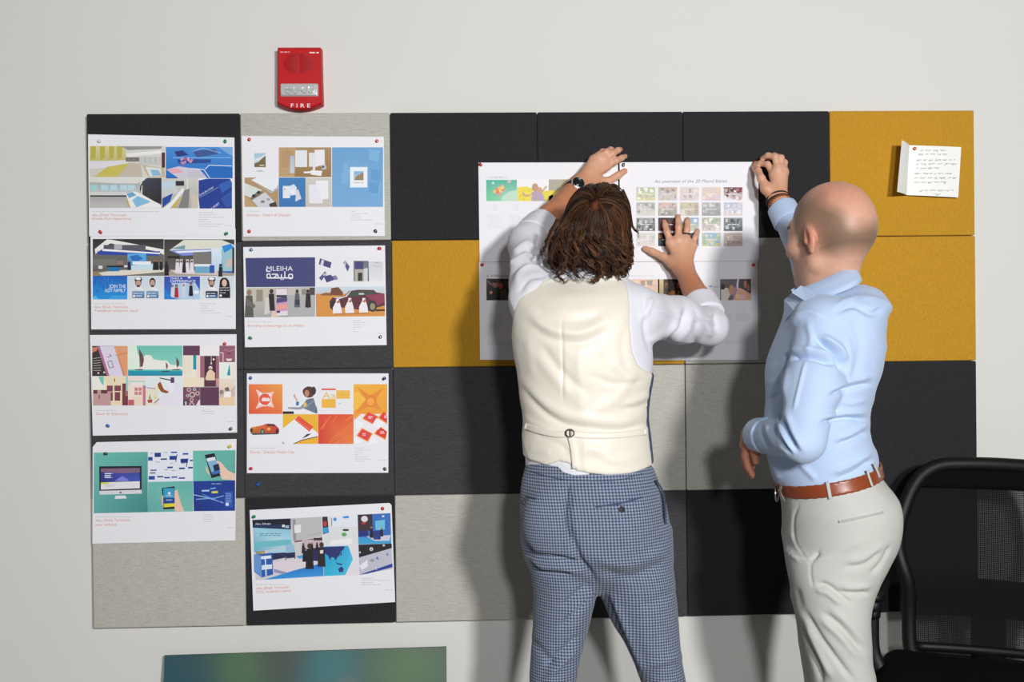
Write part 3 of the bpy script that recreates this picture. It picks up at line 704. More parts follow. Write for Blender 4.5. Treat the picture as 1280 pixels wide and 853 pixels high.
p.poly([(482, 143), (802, 135), (803, 350), (485, 357)], (228, 232, 242))
for (x, y, w, h) in ((530, 150, 45, 30), (484, 180, 32, 26), (574, 190, 44, 10), (636, 172, 50, 28), (715, 192, 52, 30), (646, 142, 44, 10), (620, 248, 40, 12), (704, 255, 42, 12), (768, 250, 34, 12), (500, 270, 44, 8), (488, 315, 44, 26), (548, 315, 44, 10), (598, 322, 42, 10), (650, 318, 42, 10), (702, 325, 44, 10), (730, 152, 40, 12), (496, 290, 40, 8), (780, 200, 22, 10)): p.poly([(x, y), (x+w, y-1), (x+w, y+h-1), (x, y+h)], p.rng.choice([NV, (40, 76, 160), (34, 54, 130)]))
for x, y in ((598, 148), (500, 152), (600, 270), (540, 215), (640, 225), (720, 225), (650, 275)): p.lines(x, [y], [26], (150, 156, 170), 5)
p.line([(690, 160), (680, 215)], 6, NV); p.line([(768, 190), (755, 250)], 6, NV)
p.poly([(485, 357), (803, 350), (804, 566), (482, 572)], [(110, 186, 176), (100, 178, 170), (120, 190, 178), (100, 170, 166)])
p.poly([(582, 400), (672, 388), (676, 548), (592, 552)], (26, 24, 30)); p.poly([(580, 460), (592, 450), (592, 540), (584, 520)], (226, 186, 166)); p.poly([(672, 420), (690, 410), (715, 500), (740, 566), (680, 566), (672, 548)], (232, 196, 176)); p.poly([(592, 402), (668, 400), (672, 470), (594, 470)], (60, 160, 200)); p.poly([(594, 470), (672, 470), (674, 510), (595, 510)], (34, 70, 150)); p.poly([(595, 512), (674, 508), (674, 532), (596, 538)], (222, 214, 50)); p.ell(634, 438, 10, 10, (220, 236, 246)); p.lines(612, [455, 485], [44, 50], (200, 220, 240), 5)
p.poly([(803, 135), (1105, 131), (1103, 346), (804, 352)], [(110, 190, 176), (96, 176, 164), (96, 170, 162), (110, 190, 180)])
p.poly([(886, 165), (955, 152), (1010, 310), (935, 330)], (28, 26, 32)); p.poly([(960, 200), (1000, 215), (1050, 275), (1103, 300), (1103, 346), (1010, 338), (975, 250)], (232, 200, 182)); p.poly([(898, 190), (958, 178), (1000, 290), (940, 305)], (130, 180, 214)); p.poly([(898, 190), (958, 178), (966, 200), (905, 212)], (226, 232, 240)); p.poly([(945, 240), (985, 225), (996, 270), (955, 285)], (30, 40, 70)); p.poly([(900, 250), (890, 240), (900, 290), (925, 310)], (226, 190, 170)); p.poly([(935, 285), (990, 272), (1000, 292), (940, 306)], (60, 110, 190))
p.poly([(805, 352), (1103, 346), (1102, 562), (808, 565)], [(26, 60, 150), (24, 52, 136), (30, 60, 150), (24, 50, 130)])
p.line([(808, 448), (910, 470), (1018, 505)], 6, (170, 190, 230)); p.line([(825, 480), (960, 472), (1022, 455)], 6, (120, 180, 230)); p.line([(866, 420), (920, 418)], 10, (190, 214, 240)); p.line([(926, 406), (965, 400)], 9, (110, 180, 226)); p.poly([(936, 424), (980, 420), (980, 436), (936, 438)], (220, 210, 80)); p.line([(870, 445), (1000, 500)], 5, (90, 150, 220)); p.poly([(1028, 430), (1085, 425), (1085, 535), (1030, 538)], (40, 90, 180)); p.ell(1046, 516, 12, 12, (220, 230, 246)); p.lines(935, [370], [70], (180, 200, 235), 4)
for i in range(6): p.lines(1036, [440+12*i], [40], (150, 180, 226), 4)
p.lines(110, [606], [260]); p.text('Abu Dhabi Terminals', 110, 640, 245, 19, OR, rot=0.02); p.text('new website', 110, 670, 150, 19, OR, rot=0.02); p.lines(878, [590, 606, 622, 639], [66, 66, 64, 54]); p.lines(1045, [682], [46])
p.build('picture', S)

# --- sheet: heritage stationery
S = sheet([(302, 170), (479.7, 171), (481, 295.4), (304, 296)], 0.0034, 'white sheet with stationery photos and a large sky blue picture', GL)
p = Print(295, 150, 5.332, 0.0034)
p.rect(285, 183, 635, 380, (170, 140, 100), (150, 116, 70)); p.poly([(285, 183), (400, 183), (390, 380), (285, 380)], (190, 156, 116)); p.line([(305, 240), (385, 236)], 3, (150, 110, 70)); p.line([(345, 190), (342, 320)], 3, (150, 110, 70)); p.rect(302, 205, 382, 315, (182, 148, 108)); p.rect(360, 240, 390, 355, (176, 190, 206), (196, 206, 216))
p.rect(395, 202, 474, 314, (226, 228, 234)); p.rect(486, 218, 545, 312, (224, 224, 228)); p.poly([(523, 200), (590, 198), (592, 300), (530, 310)], (232, 232, 238)); p.poly([(500, 335), (575, 340), (568, 374), (498, 364)], (236, 236, 240)); p.poly([(450, 345), (500, 342), (500, 354), (452, 356)], (236, 236, 240)); p.poly([(565, 302), (595, 295), (605, 325), (575, 334)], (190, 190, 200)); p.rect(572, 306, 588, 320, (70, 90, 120)); p.rect(512, 310, 528, 336, (226, 226, 232))
p.rect(285, 384, 463, 580, (60, 124, 186), (50, 114, 180)); p.rect(312, 440, 360, 522, (226, 230, 240)); p.poly([(360, 440), (385, 428), (405, 450), (400, 500), (362, 505)], (220, 226, 236)); p.poly([(400, 470), (415, 462), (436, 525), (395, 545)], (214, 214, 220)); p.rect(360, 465, 390, 490, (236, 238, 244)); p.ell(325, 462, 5, 5, (220, 120, 110))
p.rect(463, 384, 637, 580, (206, 202, 194), (196, 190, 180)); p.poly([(485, 432), (575, 430), (578, 556), (488, 556)], (228, 228, 236)); p.poly([(532, 406), (614, 404), (616, 525), (574, 530), (534, 440)], (234, 234, 240))
p.rect(640, 183, 980, 580, (104, 160, 208), (116, 168, 216)); 
for _ in range(14): x = p.rng.uniform(650, 900); y = p.rng.uniform(190, 480); p.poly([(x, y), (x+70, y+8), (x+60, y+85), (x-4, y+70)], p.rng.choice([(112, 166, 212), (122, 174, 218), (98, 154, 204)]))
p.rect(760, 314, 876, 450, (232, 238, 246)); p.rect(785, 342, 850, 402, (130, 180, 220), (176, 200, 220)); p.poly([(788, 402), (800, 375), (850, 348), (850, 402)], (150, 130, 90)); p.lines(785, [418], [66], (210, 170, 140), 5)
p.rect(122, 222, 198, 312, (150, 196, 216), (214, 224, 226)); p.poly([(122, 290), (150, 280), (198, 235), (198, 315), (122, 315)], (120, 100, 70)); p.poly([(122, 272), (152, 266), (198, 238), (198, 228), (150, 256), (122, 264)], (232, 230, 222)); p.lines(158, [303], [36], (230, 226, 214), 6); p.lines(138, [341], [42], (150, 150, 156), 5)
p.rect(57, 384, 283, 580, (176, 146, 106)); p.poly([(100, 400), (140, 384), (283, 384), (283, 430), (250, 480)], (232, 236, 240)); p.poly([(105, 405), (232, 480), (283, 440), (283, 455), (235, 488)], (176, 196, 214)); p.poly([(57, 420), (175, 468), (100, 520), (57, 500)], (214, 222, 218)); p.poly([(95, 520), (150, 470), (180, 480), (110, 545)], (120, 110, 104)); p.poly([(105, 535), (195, 482), (270, 560), (240, 582), (150, 582)], (206, 208, 216)); p.ell(118, 506, 12, 10, (40, 36, 40)); p.ell(150, 484, 11, 9, (40, 36, 40)); p.poly([(220, 560), (265, 545), (275, 580), (225, 580)], (60, 56, 52)); p.ell(178, 545, 14, 10, (130, 130, 136)); p.ell(215, 530, 12, 9, (160, 160, 166)); p.poly([(57, 500), (130, 575), (130, 580), (57, 580)], (190, 158, 116))
p.lines(70, [609], [96]); p.text('Identity - Heart of Sharjah', 70, 642, 292, 19, OR); p.lines(768, [609, 624, 639, 653, 667], [32, 108, 62, 64, 140]); p.lines(924, [693], [50])
p.build('picture', S)

# --- sheet: MLEIHA
S = sheet([(304, 309), (481.3, 307), (483.3, 431.6), (306.2, 434.3)], 0.0034, 'white sheet with a navy MLEIHA block and a desert car photo', GL)
p = Print(295, 300, 6.093, 0.0034)
p.poly([(72, 138), (602, 132), (603, 357), (78, 361)], (62, 66, 118)); WH = (236, 236, 242)
p.text('MLEIHA', 233, 236, 200, 38, WH); p.line([(233, 218), (233, 240), (262, 240)], 8, WH)
p.line([(236, 290), (432, 290)], 10, WH); p.line([(236, 290), (236, 262), (258, 258), (262, 288)], 8, WH); p.line([(272, 262), (318, 262), (290, 288)], 8, WH); p.line([(300, 260), (320, 266), (322, 290)], 8, WH); p.line([(346, 290), (346, 262)], 8, WH); p.line([(372, 290), (372, 240)], 8, WH); p.line([(400, 290), (404, 262), (428, 262), (432, 290), (412, 298), (402, 284)], 8, WH); p.ell(342, 302, 5, 4, WH); p.ell(358, 302, 5, 4, WH)
p.poly([(605, 132), (1128, 125), (1130, 352), (607, 356)], (230, 230, 236)); IN = (70, 66, 120)
p.poly([(640, 140), (728, 172), (718, 216), (630, 186)], IN); p.poly([(652, 150), (672, 156), (662, 200), (642, 192)], (214, 210, 222)); p.poly([(818, 175), (832, 155), (866, 205), (850, 242)], (84, 80, 132)); p.poly([(832, 160), (840, 165), (832, 215), (822, 190)], (200, 196, 212)); p.poly([(668, 278), (720, 265), (760, 300), (690, 326)], IN); p.poly([(632, 290), (680, 238), (690, 262), (650, 312)], (90, 84, 136)); p.poly([(735, 275), (762, 270), (778, 300), (748, 308)], (130, 124, 160)); p.poly([(660, 262), (690, 250), (694, 262), (668, 276)], (190, 190, 206))
p.rect(895, 160, 1008, 316, (110, 110, 120), (140, 140, 150)); p.rect(905, 165, 970, 222, (66, 64, 116)); p.poly([(905, 225), (970, 225), (970, 312), (908, 312)], (180, 174, 160)); p.rect(928, 250, 962, 312, (50, 46, 44)); p.poly([(972, 220), (1003, 215), (1003, 316), (972, 316)], (210, 210, 216)); p.rect(1008, 165, 1120, 312, (206, 206, 212), (224, 224, 228)); p.line([(1005, 162), (1010, 316)], 6, (70, 68, 90)); p.line([(1060, 175), (1085, 175)], 4, (160, 150, 170)); p.line([(1040, 200), (1105, 200)], 3, (180, 170, 180))
p.poly([(80, 366), (603, 361), (603, 585), (82, 591)], [(200, 196, 188), (150, 146, 140), (160, 158, 158), (170, 168, 168)]); p.poly([(80, 366), (300, 363), (260, 470), (80, 470)], (196, 190, 176)); p.rect(155, 380, 205, 470, (150, 144, 130)); p.poly([(390, 420), (603, 400), (603, 585), (400, 587)], (176, 176, 178)); p.rect(395, 366, 600, 420, (196, 190, 182)); p.rect(560, 364, 600, 420, (80, 70, 66)); p.rect(500, 375, 540, 418, (140, 136, 130))
p.man(100, 590, 230, (84, 90, 84), (150, 120, 104)); p.poly([(78, 440), (150, 500), (140, 520), (80, 500)], (110, 108, 100)); p.man(270, 540, 180, (34, 30, 34), (60, 44, 40)); p.poly([(215, 570), (225, 440), (250, 440), (258, 560)], (214, 206, 204)); p.man(466, 515, 150, (90, 96, 104), (60, 46, 44)); p.rect(448, 455, 486, 495, (56, 62, 76)); p.man(549, 515, 150, (40, 34, 40), (60, 46, 44)); p.poly([(540, 460), (558, 460), (552, 520), (544, 520)], (40, 38, 44))
p.poly([(305, 375), (388, 372), (394, 575), (308, 580)], (226, 216, 226)); p.poly([(308, 470), (390, 462), (392, 540), (310, 545)], (206, 150, 190)); p.poly([(308, 445), (390, 436), (390, 470), (308, 482)], (80, 70, 120)); p.poly([(308, 500), (392, 490), (392, 520), (308, 535)], (230, 160, 150)); p.rect(308, 420, 388, 440, (60, 60, 80)); p.rect(310, 540, 336, 556, (60, 56, 110)); p.poly([(265, 590), (275, 545), (300, 540), (310, 582), (350, 588)], (226, 196, 180))
p.poly([(607, 360), (1132, 354), (1134, 582), (610, 586)], [(196, 214, 230), (206, 220, 232), (206, 140, 70), (214, 150, 76)]); p.poly([(607, 412), (1133, 408), (1134, 582), (610, 586)], (214, 146, 66)); p.poly([(640, 415), (680, 402), (725, 404), (730, 425), (650, 425)], (150, 96, 56)); p.poly([(718, 420), (725, 368), (780, 360), (815, 400), (812, 425)], (120, 70, 50))
p.poly([(710, 470), (735, 440), (830, 425), (860, 390), (930, 380), (1050, 382), (1068, 400), (1130, 410), (1134, 500), (1060, 520), (1040, 545), (720, 505)], (92, 40, 52)); p.poly([(838, 428), (880, 392), (1050, 388), (1062, 415), (880, 432)], (64, 74, 66)); p.poly([(740, 440), (830, 430), (870, 390), (880, 386), (845, 432), (790, 450)], (214, 208, 206)); p.rect(935, 405, 975, 418, (196, 200, 200)); p.poly([(985, 420), (1130, 412), (1133, 470), (1080, 500)], (140, 54, 80)); p.ell(1040, 505, 34, 44, (50, 46, 44)); p.ell(1040, 508, 20, 26, (150, 140, 110)); p.ell(740, 500, 26, 34, (40, 36, 36)); p.poly([(1065, 530), (1134, 528), (1134, 542), (1060, 545)], (60, 34, 30))
for x, y in ((772, 568), (865, 562), (972, 562)): p.poly([(x-35, y-50), (x-14, y-92), (x+18, y-92), (x+30, y-50), (x+36, y), (x-32, y)], (236, 230, 238)); p.ell(x+4, y-100, 15, 15, (176, 110, 90)); p.poly([(x-12, y-90), (x-8, y-120), (x+16, y-118), (x+4, y-104)], (240, 236, 242))
p.poly([(740, 562), (1010, 552), (1010, 562), (745, 572)], (190, 120, 60)); p.ell(870, 548, 16, 6, (240, 236, 236))
p.lines(92, [625], [186]); p.text('Branding archaeology at site Mleiha', 92, 662, 425, 19, OR); p.lines(890, [613, 630, 648, 665, 683, 700], [66, 96, 92, 80, 32, 40]); p.lines(1078, [712], [52])
p.build('picture', S)

# --- sheet: orange branding
S = sheet([(308.6, 467), (485.7, 467), (485.4, 591.3), (308.6, 591.8)], 0.0034, 'white sheet with orange, red and yellow branding pictures and a small red car', GL)
p = Print(295, 460, 6.093, 0.0034)
p.poly([(97, 125), (354, 125), (354, 352), (97, 352)], [(232, 120, 70), (238, 160, 70), (234, 120, 66), (224, 86, 62)])
for i in range(10):
    a = 1-i*0.045; c = (240, 190-6*i, 160-6*i) if i % 2 else (238, 236, 238)
    if i < 7: p.poly([(222+x*a, 240+y*a) for x, y in ((-70, -76), (-20, -48), (25, -50), (66, -58), (50, -20), (52, 22), (68, 62), (20, 52), (-22, 54), (-72, 72), (-48, 20), (-50, -22))], c)
p.ell(220, 240, 44, 44, (232, 84, 60)); p.rect(196, 233, 258, 255, (238, 232, 232)); p.lines(200, [228], [50], (240, 200, 190), 6)
p.rect(356, 125, 626, 352, (232, 234, 240)); p.poly([(365, 335), (440, 320), (520, 305), (626, 330), (626, 350), (440, 345)], (236, 236, 240)); p.rect(356, 332, 440, 352, (40, 34, 40)); p.poly([(490, 300), (540, 240), (590, 230), (620, 330), (600, 345), (540, 320)], (110, 120, 140)); p.poly([(395, 300), (480, 300), (540, 280), (550, 300), (480, 320), (395, 312)], (150, 156, 170)); p.ell(555, 185, 46, 44, (86, 56, 50)); p.ell(590, 175, 20, 32, (70, 46, 44)); p.ell(525, 180, 18, 24, (90, 60, 52)); p.ell(540, 195, 18, 26, (190, 130, 106)); p.line([(440, 210), (460, 240), (470, 280)], 10, (206, 160, 140)); p.poly([(440, 205), (450, 200), (455, 225), (445, 230)], (206, 160, 140)); p.ell(525, 280, 14, 18, (220, 190, 120)); p.poly([(455, 265), (480, 255), (478, 285), (460, 290)], (60, 110, 160)); p.line([(540, 290), (600, 250)], 5, (160, 166, 180))
p.poly([(600, 345), (615, 290), (620, 348)], (70, 110, 120))
p.rect(652, 158, 760, 170, (220, 80, 56)); p.rect(653, 238, 760, 305, (238, 182, 66)); p.text('Aa', 658, 234, 100, 50, (236, 184, 80)); p.rect(763, 172, 868, 236, (236, 186, 80)); p.lines(800, [205], [44], (226, 160, 50), 5); p.lines(780, [270], [18], (190, 180, 170), 5)
p.poly([(896, 125), (1152, 125), (1152, 352), (896, 352)], [(236, 180, 60), (240, 170, 50), (236, 160, 50), (240, 150, 50)])
p.poly([(920, 140), (1020, 210), (1130, 150), (1060, 245), (1110, 330), (1020, 290), (910, 345), (985, 245)], (230, 140, 50)); p.ell(1026, 255, 46, 46, (232, 130, 60)); p.ell(1026, 258, 28, 28, (240, 170, 60)); p.poly([(900, 190), (930, 180), (990, 240), (930, 310), (900, 330)], (244, 190, 70))
p.rect(97, 354, 354, 580, (234, 236, 242)); p.poly([(105, 480), (112, 455), (190, 440), (235, 425), (290, 428), (326, 460), (330, 490), (300, 500), (180, 505), (115, 500)], [(224, 150, 50), (226, 140, 60), (226, 110, 56), (216, 70, 56), (210, 56, 56), (200, 48, 54), (170, 40, 46), (190, 60, 50), (210, 130, 60), (170, 110, 50)]); p.poly([(225, 445), (245, 428), (285, 430), (305, 445)], (70, 60, 66)); p.ell(202, 486, 16, 22, (60, 60, 56)); p.ell(202, 486, 9, 13, (110, 170, 160)); p.ell(314, 484, 12, 18, (50, 46, 46)); p.ell(118, 476, 12, 16, (80, 66, 50)); p.poly([(110, 498), (330, 498), (320, 506), (130, 512)], (80, 80, 84)); p.ell(250, 466, 12, 10, (236, 190, 90))
p.rect(357, 354, 626, 580, (236, 180, 50)); p.poly([(357, 462), (470, 372), (626, 500), (626, 520), (500, 555), (445, 580), (357, 580)], (236, 236, 242)); p.poly([(445, 395), (478, 366), (590, 450), (558, 486)], (228, 84, 60)); p.line([(460, 398), (560, 470)], 4, (240, 150, 120)); p.poly([(500, 540), (540, 505), (575, 500), (540, 525)], (60, 60, 70)); p.line([(440, 580), (500, 552), (622, 524)], 6, (60, 50, 40)); p.poly([(357, 365), (470, 366), (357, 462)], (236, 184, 56)); p.line([(354, 566), (364, 580)], 6, (20, 20, 24))
p.poly([(627, 354), (895, 354), (895, 580), (627, 580)], [(220, 64, 52), (228, 90, 50), (232, 130, 70), (214, 60, 54)])
for a in (((640, 470), (720, 370)), ((660, 468), (690, 400)), ((735, 420), (770, 360)), ((830, 410), (890, 366)), ((700, 580), (885, 450)), ((720, 545), (890, 420)), ((740, 580), (895, 500)), ((850, 390), (895, 354))): p.line(list(a), 5, (240, 130, 60))
p.rect(896, 354, 1152, 580, (236, 232, 236)); 
for x, y, c in ((1025, 380, (222, 74, 70)), (980, 510, (224, 64, 66)), (1115, 495, (220, 54, 52)), (1145, 375, (220, 60, 54))): p.poly([(max(897, min(1151, x+a)), y+b) for a, b in ((-20, -52), (62, -8), (24, 56), (-64, 8))], (240, 150, 50)); p.poly([(max(897, min(1151, x+a)), y+b) for a, b in ((-18, -42), (52, -8), (20, 44), (-54, 6))], c); p.lines(x-18, [y-8, y+4], [34, 34], (244, 200, 200), 7)
for x, y in ((935, 425), (1075, 425), (1045, 555), (920, 560)): p.poly([(x+a, y+b) for a, b in ((-6, -40), (50, -4), (10, 46), (-36, 6))] if x > 940 and y < 500 else [(max(898, x-20), y-30), (x+40, y), (x+10, min(578, y+30)), (max(898, x-20), min(578, y+30))], (242, 240, 242))
p.poly([(896, 352), (960, 345), (900, 400)], (240, 160, 60))
p.lines(105, [612], [195]); p.text('Shams - Sharjah Media City', 105, 652, 338, 22, OR); p.lines(905, [610, 627, 645, 661, 678, 695, 712], [72, 130, 58, 34, 96, 124, 76]); p.lines(1080, [704], [62])
p.build('picture', S)

# --- sheet: exhibition hall (tilted)
S = sheet(None, 0.0034, 'tilted white sheet with exhibition hall photos and a cyan world map', GL, extra=[(312, 638), (487, 629), (489.5, 632), (494, 753), (316.7, 763.8)])
p = Print(300, 620, 5.688, 0.0034)
p.poly([(87, 172), (580, 150), (596, 572), (110, 602)], (206, 204, 208)); p.poly([(87, 172), (360, 162), (362, 240), (90, 228)], (30, 46, 86)); p.poly([(92, 175), (350, 166), (355, 205), (92, 205)], (24, 26, 40)); p.poly([(96, 228), (362, 240), (372, 360), (98, 402)], [(150, 206, 226), (140, 196, 220), (190, 220, 232), (110, 170, 200)]); p.poly([(100, 330), (360, 310), (370, 350), (100, 372)], (110, 190, 200))
p.text('Abu Dhabi', 108, 208, 110, 15, (220, 228, 240), rot=0.02); p.rect(300, 206, 318, 224, (226, 232, 240)); p.lines(322, [216, 226], [30, 26], (210, 220, 236), 6); p.lines(140, [270, 282], [150, 150], (90, 150, 170), 6)
p.poly([(360, 165), (580, 150), (585, 290), (380, 322)], (190, 188, 190)); p.poly([(375, 170), (395, 168), (400, 315), (380, 320)], (150, 148, 152)); p.poly([(385, 208), (432, 205), (434, 262), (388, 266)], (230, 230, 234)); p.line([(480, 285), (580, 262)], 3, (150, 148, 150)); p.poly([(388, 322), (585, 296), (585, 306), (388, 332)], (130, 56, 60)); p.rect(440, 312, 585, 430, (196, 180, 186))
p.poly([(205, 398), (325, 388), (328, 440), (215, 462)], (36, 44, 86)); p.poly([(200, 390), (380, 370), (385, 400), (205, 410)], (170, 210, 230)); p.poly([(320, 350), (380, 345), (395, 400), (330, 412)], (150, 190, 220)); p.poly([(325, 408), (392, 402), (392, 440), (330, 446)], (30, 40, 80)); p.line([(325, 405), (325, 466)], 5, (40, 40, 50)); p.line([(390, 402), (390, 455)], 5, (40, 40, 50))
p.poly([(98, 420), (230, 405), (235, 560), (155, 582), (100, 540)], (44, 90, 176)); p.poly([(98, 415), (150, 425), (155, 580), (102, 535)], (100, 150, 210)); p.poly([(150, 432), (220, 424), (222, 446), (150, 452)], (226, 236, 246)); p.poly([(155, 495), (228, 488), (228, 520), (155, 528)], (220, 232, 244)); p.line([(180, 450), (186, 572)], 8, (226, 236, 246)); p.poly([(110, 398), (175, 392), (178, 412), (115, 418)], (150, 150, 120)); p.ell(160, 405, 9, 8, (210, 160, 60))
p.poly([(235, 472), (470, 440), (590, 470), (360, 540), (240, 562)], (222, 212, 220)); p.poly([(170, 598), (390, 530), (590, 478), (596, 572)], [(50, 150, 220), (40, 130, 220), (30, 110, 206), (60, 150, 220)]); p.poly([(240, 520), (330, 545), (310, 560), (240, 545)], (150, 150, 190)); p.poly([(400, 430), (590, 400), (590, 430), (420, 448)], (60, 160, 220)); p.poly([(510, 375), (590, 362), (590, 470), (515, 462)], (40, 40, 90))
for x, y, h in ((495, 522, 200), (450, 410, 80), (512, 400, 70), (580, 505, 190), (460, 470, 110), (548, 395, 70)): p.man(x, y, h, (26, 26, 34) if x != 580 else (40, 36, 40), (70, 54, 52))
p.poly([(568, 390), (592, 385), (592, 410), (570, 412)], (226, 216, 220)); p.rect(525, 300, 585, 318, (60, 50, 50))
p.poly([(584, 150), (622, 148), (632, 262), (590, 275)], (50, 44, 50)); p.poly([(586, 228), (628, 224), (628, 262), (588, 268)], (60, 160, 210)); p.ell(605, 200, 14, 20, (180, 60, 70)); p.line([(630, 148), (634, 240)], 9, (226, 220, 216))
p.poly([(622, 148), (832, 136), (842, 350), (590, 362), (590, 278), (632, 262)], (220, 222, 226)); p.poly([(655, 146), (832, 137), (836, 215), (655, 220)], (226, 230, 240)); p.ell(675, 168, 13, 13, (70, 150, 220)); p.poly([(725, 150), (770, 142), (775, 158), (740, 162)], (60, 140, 220)); p.ell(752, 244, 24, 8, (60, 54, 58)); p.ell(740, 276, 18, 14, (90, 170, 100)); p.poly([(640, 320), (790, 300), (800, 340), (640, 352)], (236, 236, 236)); p.line([(652, 160), (652, 215)], 4, (90, 50, 60))
p.poly([(586, 362), (770, 356), (804, 452), (748, 565), (598, 572)], [(36, 150, 206), (50, 170, 216), (80, 196, 226), (70, 190, 222), (50, 180, 216)]); p.poly([(590, 366), (745, 360), (735, 385), (715, 400), (708, 425), (690, 440), (680, 462), (668, 440), (650, 435), (640, 460), (625, 425), (600, 410), (590, 395)], (40, 50, 110)); p.poly([(698, 520), (722, 503), (738, 520), (732, 542), (705, 545)], (34, 60, 130)); p.poly([(680, 470), (700, 480), (730, 486), (722, 496), (690, 488)], (34, 70, 140)); p.poly([(715, 402), (724, 400), (722, 425), (714, 428)], (34, 60, 130)); p.poly([(772, 356), (842, 352), (848, 565), (750, 567), (806, 452)], (226, 222, 230))
p.poly([(836, 135), (1070, 124), (1076, 340), (842, 346)], (60, 110, 180)); p.poly([(836, 135), (940, 130), (945, 250), (840, 250)], (60, 44, 54)); p.ell(885, 165, 24, 22, (220, 220, 224)); p.ell(880, 195, 16, 9, (190, 50, 60)); p.poly([(945, 140), (1060, 130), (1064, 270), (945, 262)], (50, 110, 190)); p.poly([(960, 180), (1030, 170), (1030, 240), (965, 245)], (110, 190, 220)); p.poly([(840, 250), (910, 245), (912, 285), (842, 292)], (36, 50, 120)); p.poly([(842, 296), (1074, 300), (1076, 340), (842, 346)], (60, 160, 210)); p.poly([(900, 290), (1074, 280), (1060, 320), (960, 322)], (206, 206, 222)); p.poly([(945, 250), (1000, 246), (1000, 312), (950, 312)], (40, 56, 130)); p.man(1008, 290, 70, (30, 30, 40)); p.man(935, 300, 90, (30, 30, 44)); p.rect(1010, 140, 1026, 152, (226, 232, 240))
p.poly([(842, 348), (1078, 340), (1084, 520), (850, 565)], (190, 190, 206)); p.poly([(842, 348), (1078, 340), (1080, 372), (846, 440)], (30, 28, 34)); 
for x, y, r in ((934, 380, 13), (1022, 354, 8), (852, 404, 7)): p.ell(x, y, r, r, (230, 226, 220)); p.ell(x, y+2, r*.6, r*.6, (150, 146, 150))
p.poly([(848, 500), (905, 455), (910, 500), (870, 530)], (232, 232, 236)); p.poly([(850, 562), (1084, 482), (1085, 508), (900, 556)], (40, 60, 150)); p.poly([(965, 445), (980, 430), (985, 460)], (90, 120, 180)); p.poly([(1040, 420), (1050, 404), (1056, 430)], (90, 120, 180)); p.ell(940, 460, 16, 10, (160, 150, 160)); p.line([(965, 505), (970, 530)], 4, (220, 220, 236))
p.lines(112, [632], [210]); p.text('Abu Dhabi Terminals', 115, 668, 236, 19, OR, rot=0.045); p.text('TOC exhibition stand', 115, 694, 244, 19, OR, rot=0.045); p.lines(862, [588, 602, 617, 632], [92, 200, 84, 142]); p.lines(1030, [670], [56])
p.build('picture', S)

# --- mood sheets on the right
GM = 'mood state sheets held up by the two men'
DK = (90, 90, 96); LG = (206, 206, 212)
def icon_col(p, x, y, s=1.0):
    p.cap = True; p.capid = 1; p.line([(x-12*s, y-22*s), (x+12*s, y-22*s), (x+12*s, y+6*s), (x-12*s, y+6*s), (x-12*s, y-22*s)], 2, LG); p.cap = False; p.lines(x-10*s, [y+18*s], [20*s], LG, 3)
S = sheet([(598, 203.4), (772.4, 203), (774, 327.4), (599.5, 327.6)], 0.0036, 'white mood sheet headed 1. CHEERFUL with a balloon picture', GM)
p = Print(590, 195, 6.32, 0.0036)
p.text('1. CHEERFUL', 112, 178, 172, 17, (176, 176, 180))
p.poly([(112, 190), (354, 190), (356, 357), (114, 357)], [(60, 176, 150), (70, 180, 156), (170, 214, 190), (110, 200, 150)]); p.poly([(240, 320), (300, 280), (356, 270), (356, 357), (230, 357)], (190, 220, 200))
for i, (x, y) in enumerate(((215, 255), (195, 268), (238, 240), (228, 275), (205, 290), (180, 280), (245, 265), (218, 300), (240, 250))): p.ell(x, y, 14, 15, [(226, 190, 110), (226, 130, 110), (224, 150, 140), (236, 206, 120), (220, 120, 90)][i % 5])
p.ell(166, 214, 9, 9, (200, 230, 226)); p.ell(295, 203, 15, 12, (220, 180, 190)); p.line([(218, 300), (226, 330)], 3, (180, 200, 180))
p.rect(358, 186, 606, 357, (236, 236, 238)); p.poly([(358, 250), (430, 240), (480, 260), (480, 357), (358, 357)], (232, 214, 70)); p.poly([(540, 280), (640, 270), (640, 357), (560, 357)], (226, 208, 70)); p.ell(498, 250, 26, 34, (190, 150, 120)); p.poly([(470, 290), (520, 270), (560, 300), (580, 357), (470, 357)], (180, 160, 176)); p.line([(475, 310), (420, 315), (395, 290)], 16, (206, 166, 140)); p.line([(545, 290), (590, 240)], 14, (206, 166, 140)); p.ell(535, 268, 18, 22, (200, 160, 130))
for _ in range(12): p.ell(p.rng.uniform(362, 470), p.rng.uniform(270, 350), 7, 6, p.rng.choice([(240, 226, 110), (206, 190, 60)]))
p.rect(606, 186, 860, 357, (160, 150, 120), (220, 196, 70)); p.poly([(606, 186), (720, 186), (690, 260), (606, 290)], (170, 166, 150)); p.poly([(606, 320), (700, 270), (760, 290), (700, 357), (606, 357)], (230, 214, 70))
for x in (186, 352): icon_col(p, x, 410); 
for x, w in ((186, 130), (352, 120)): p.lines(x-w/2, [470+14*i for i in range(8)], [w*(.6+.4*((i*7) % 5)/4) for i in range(8)], LG, 3.2)
p.lines(130, [690, 706], [420, 380], (214, 214, 220), 3)
p.build('picture', S)

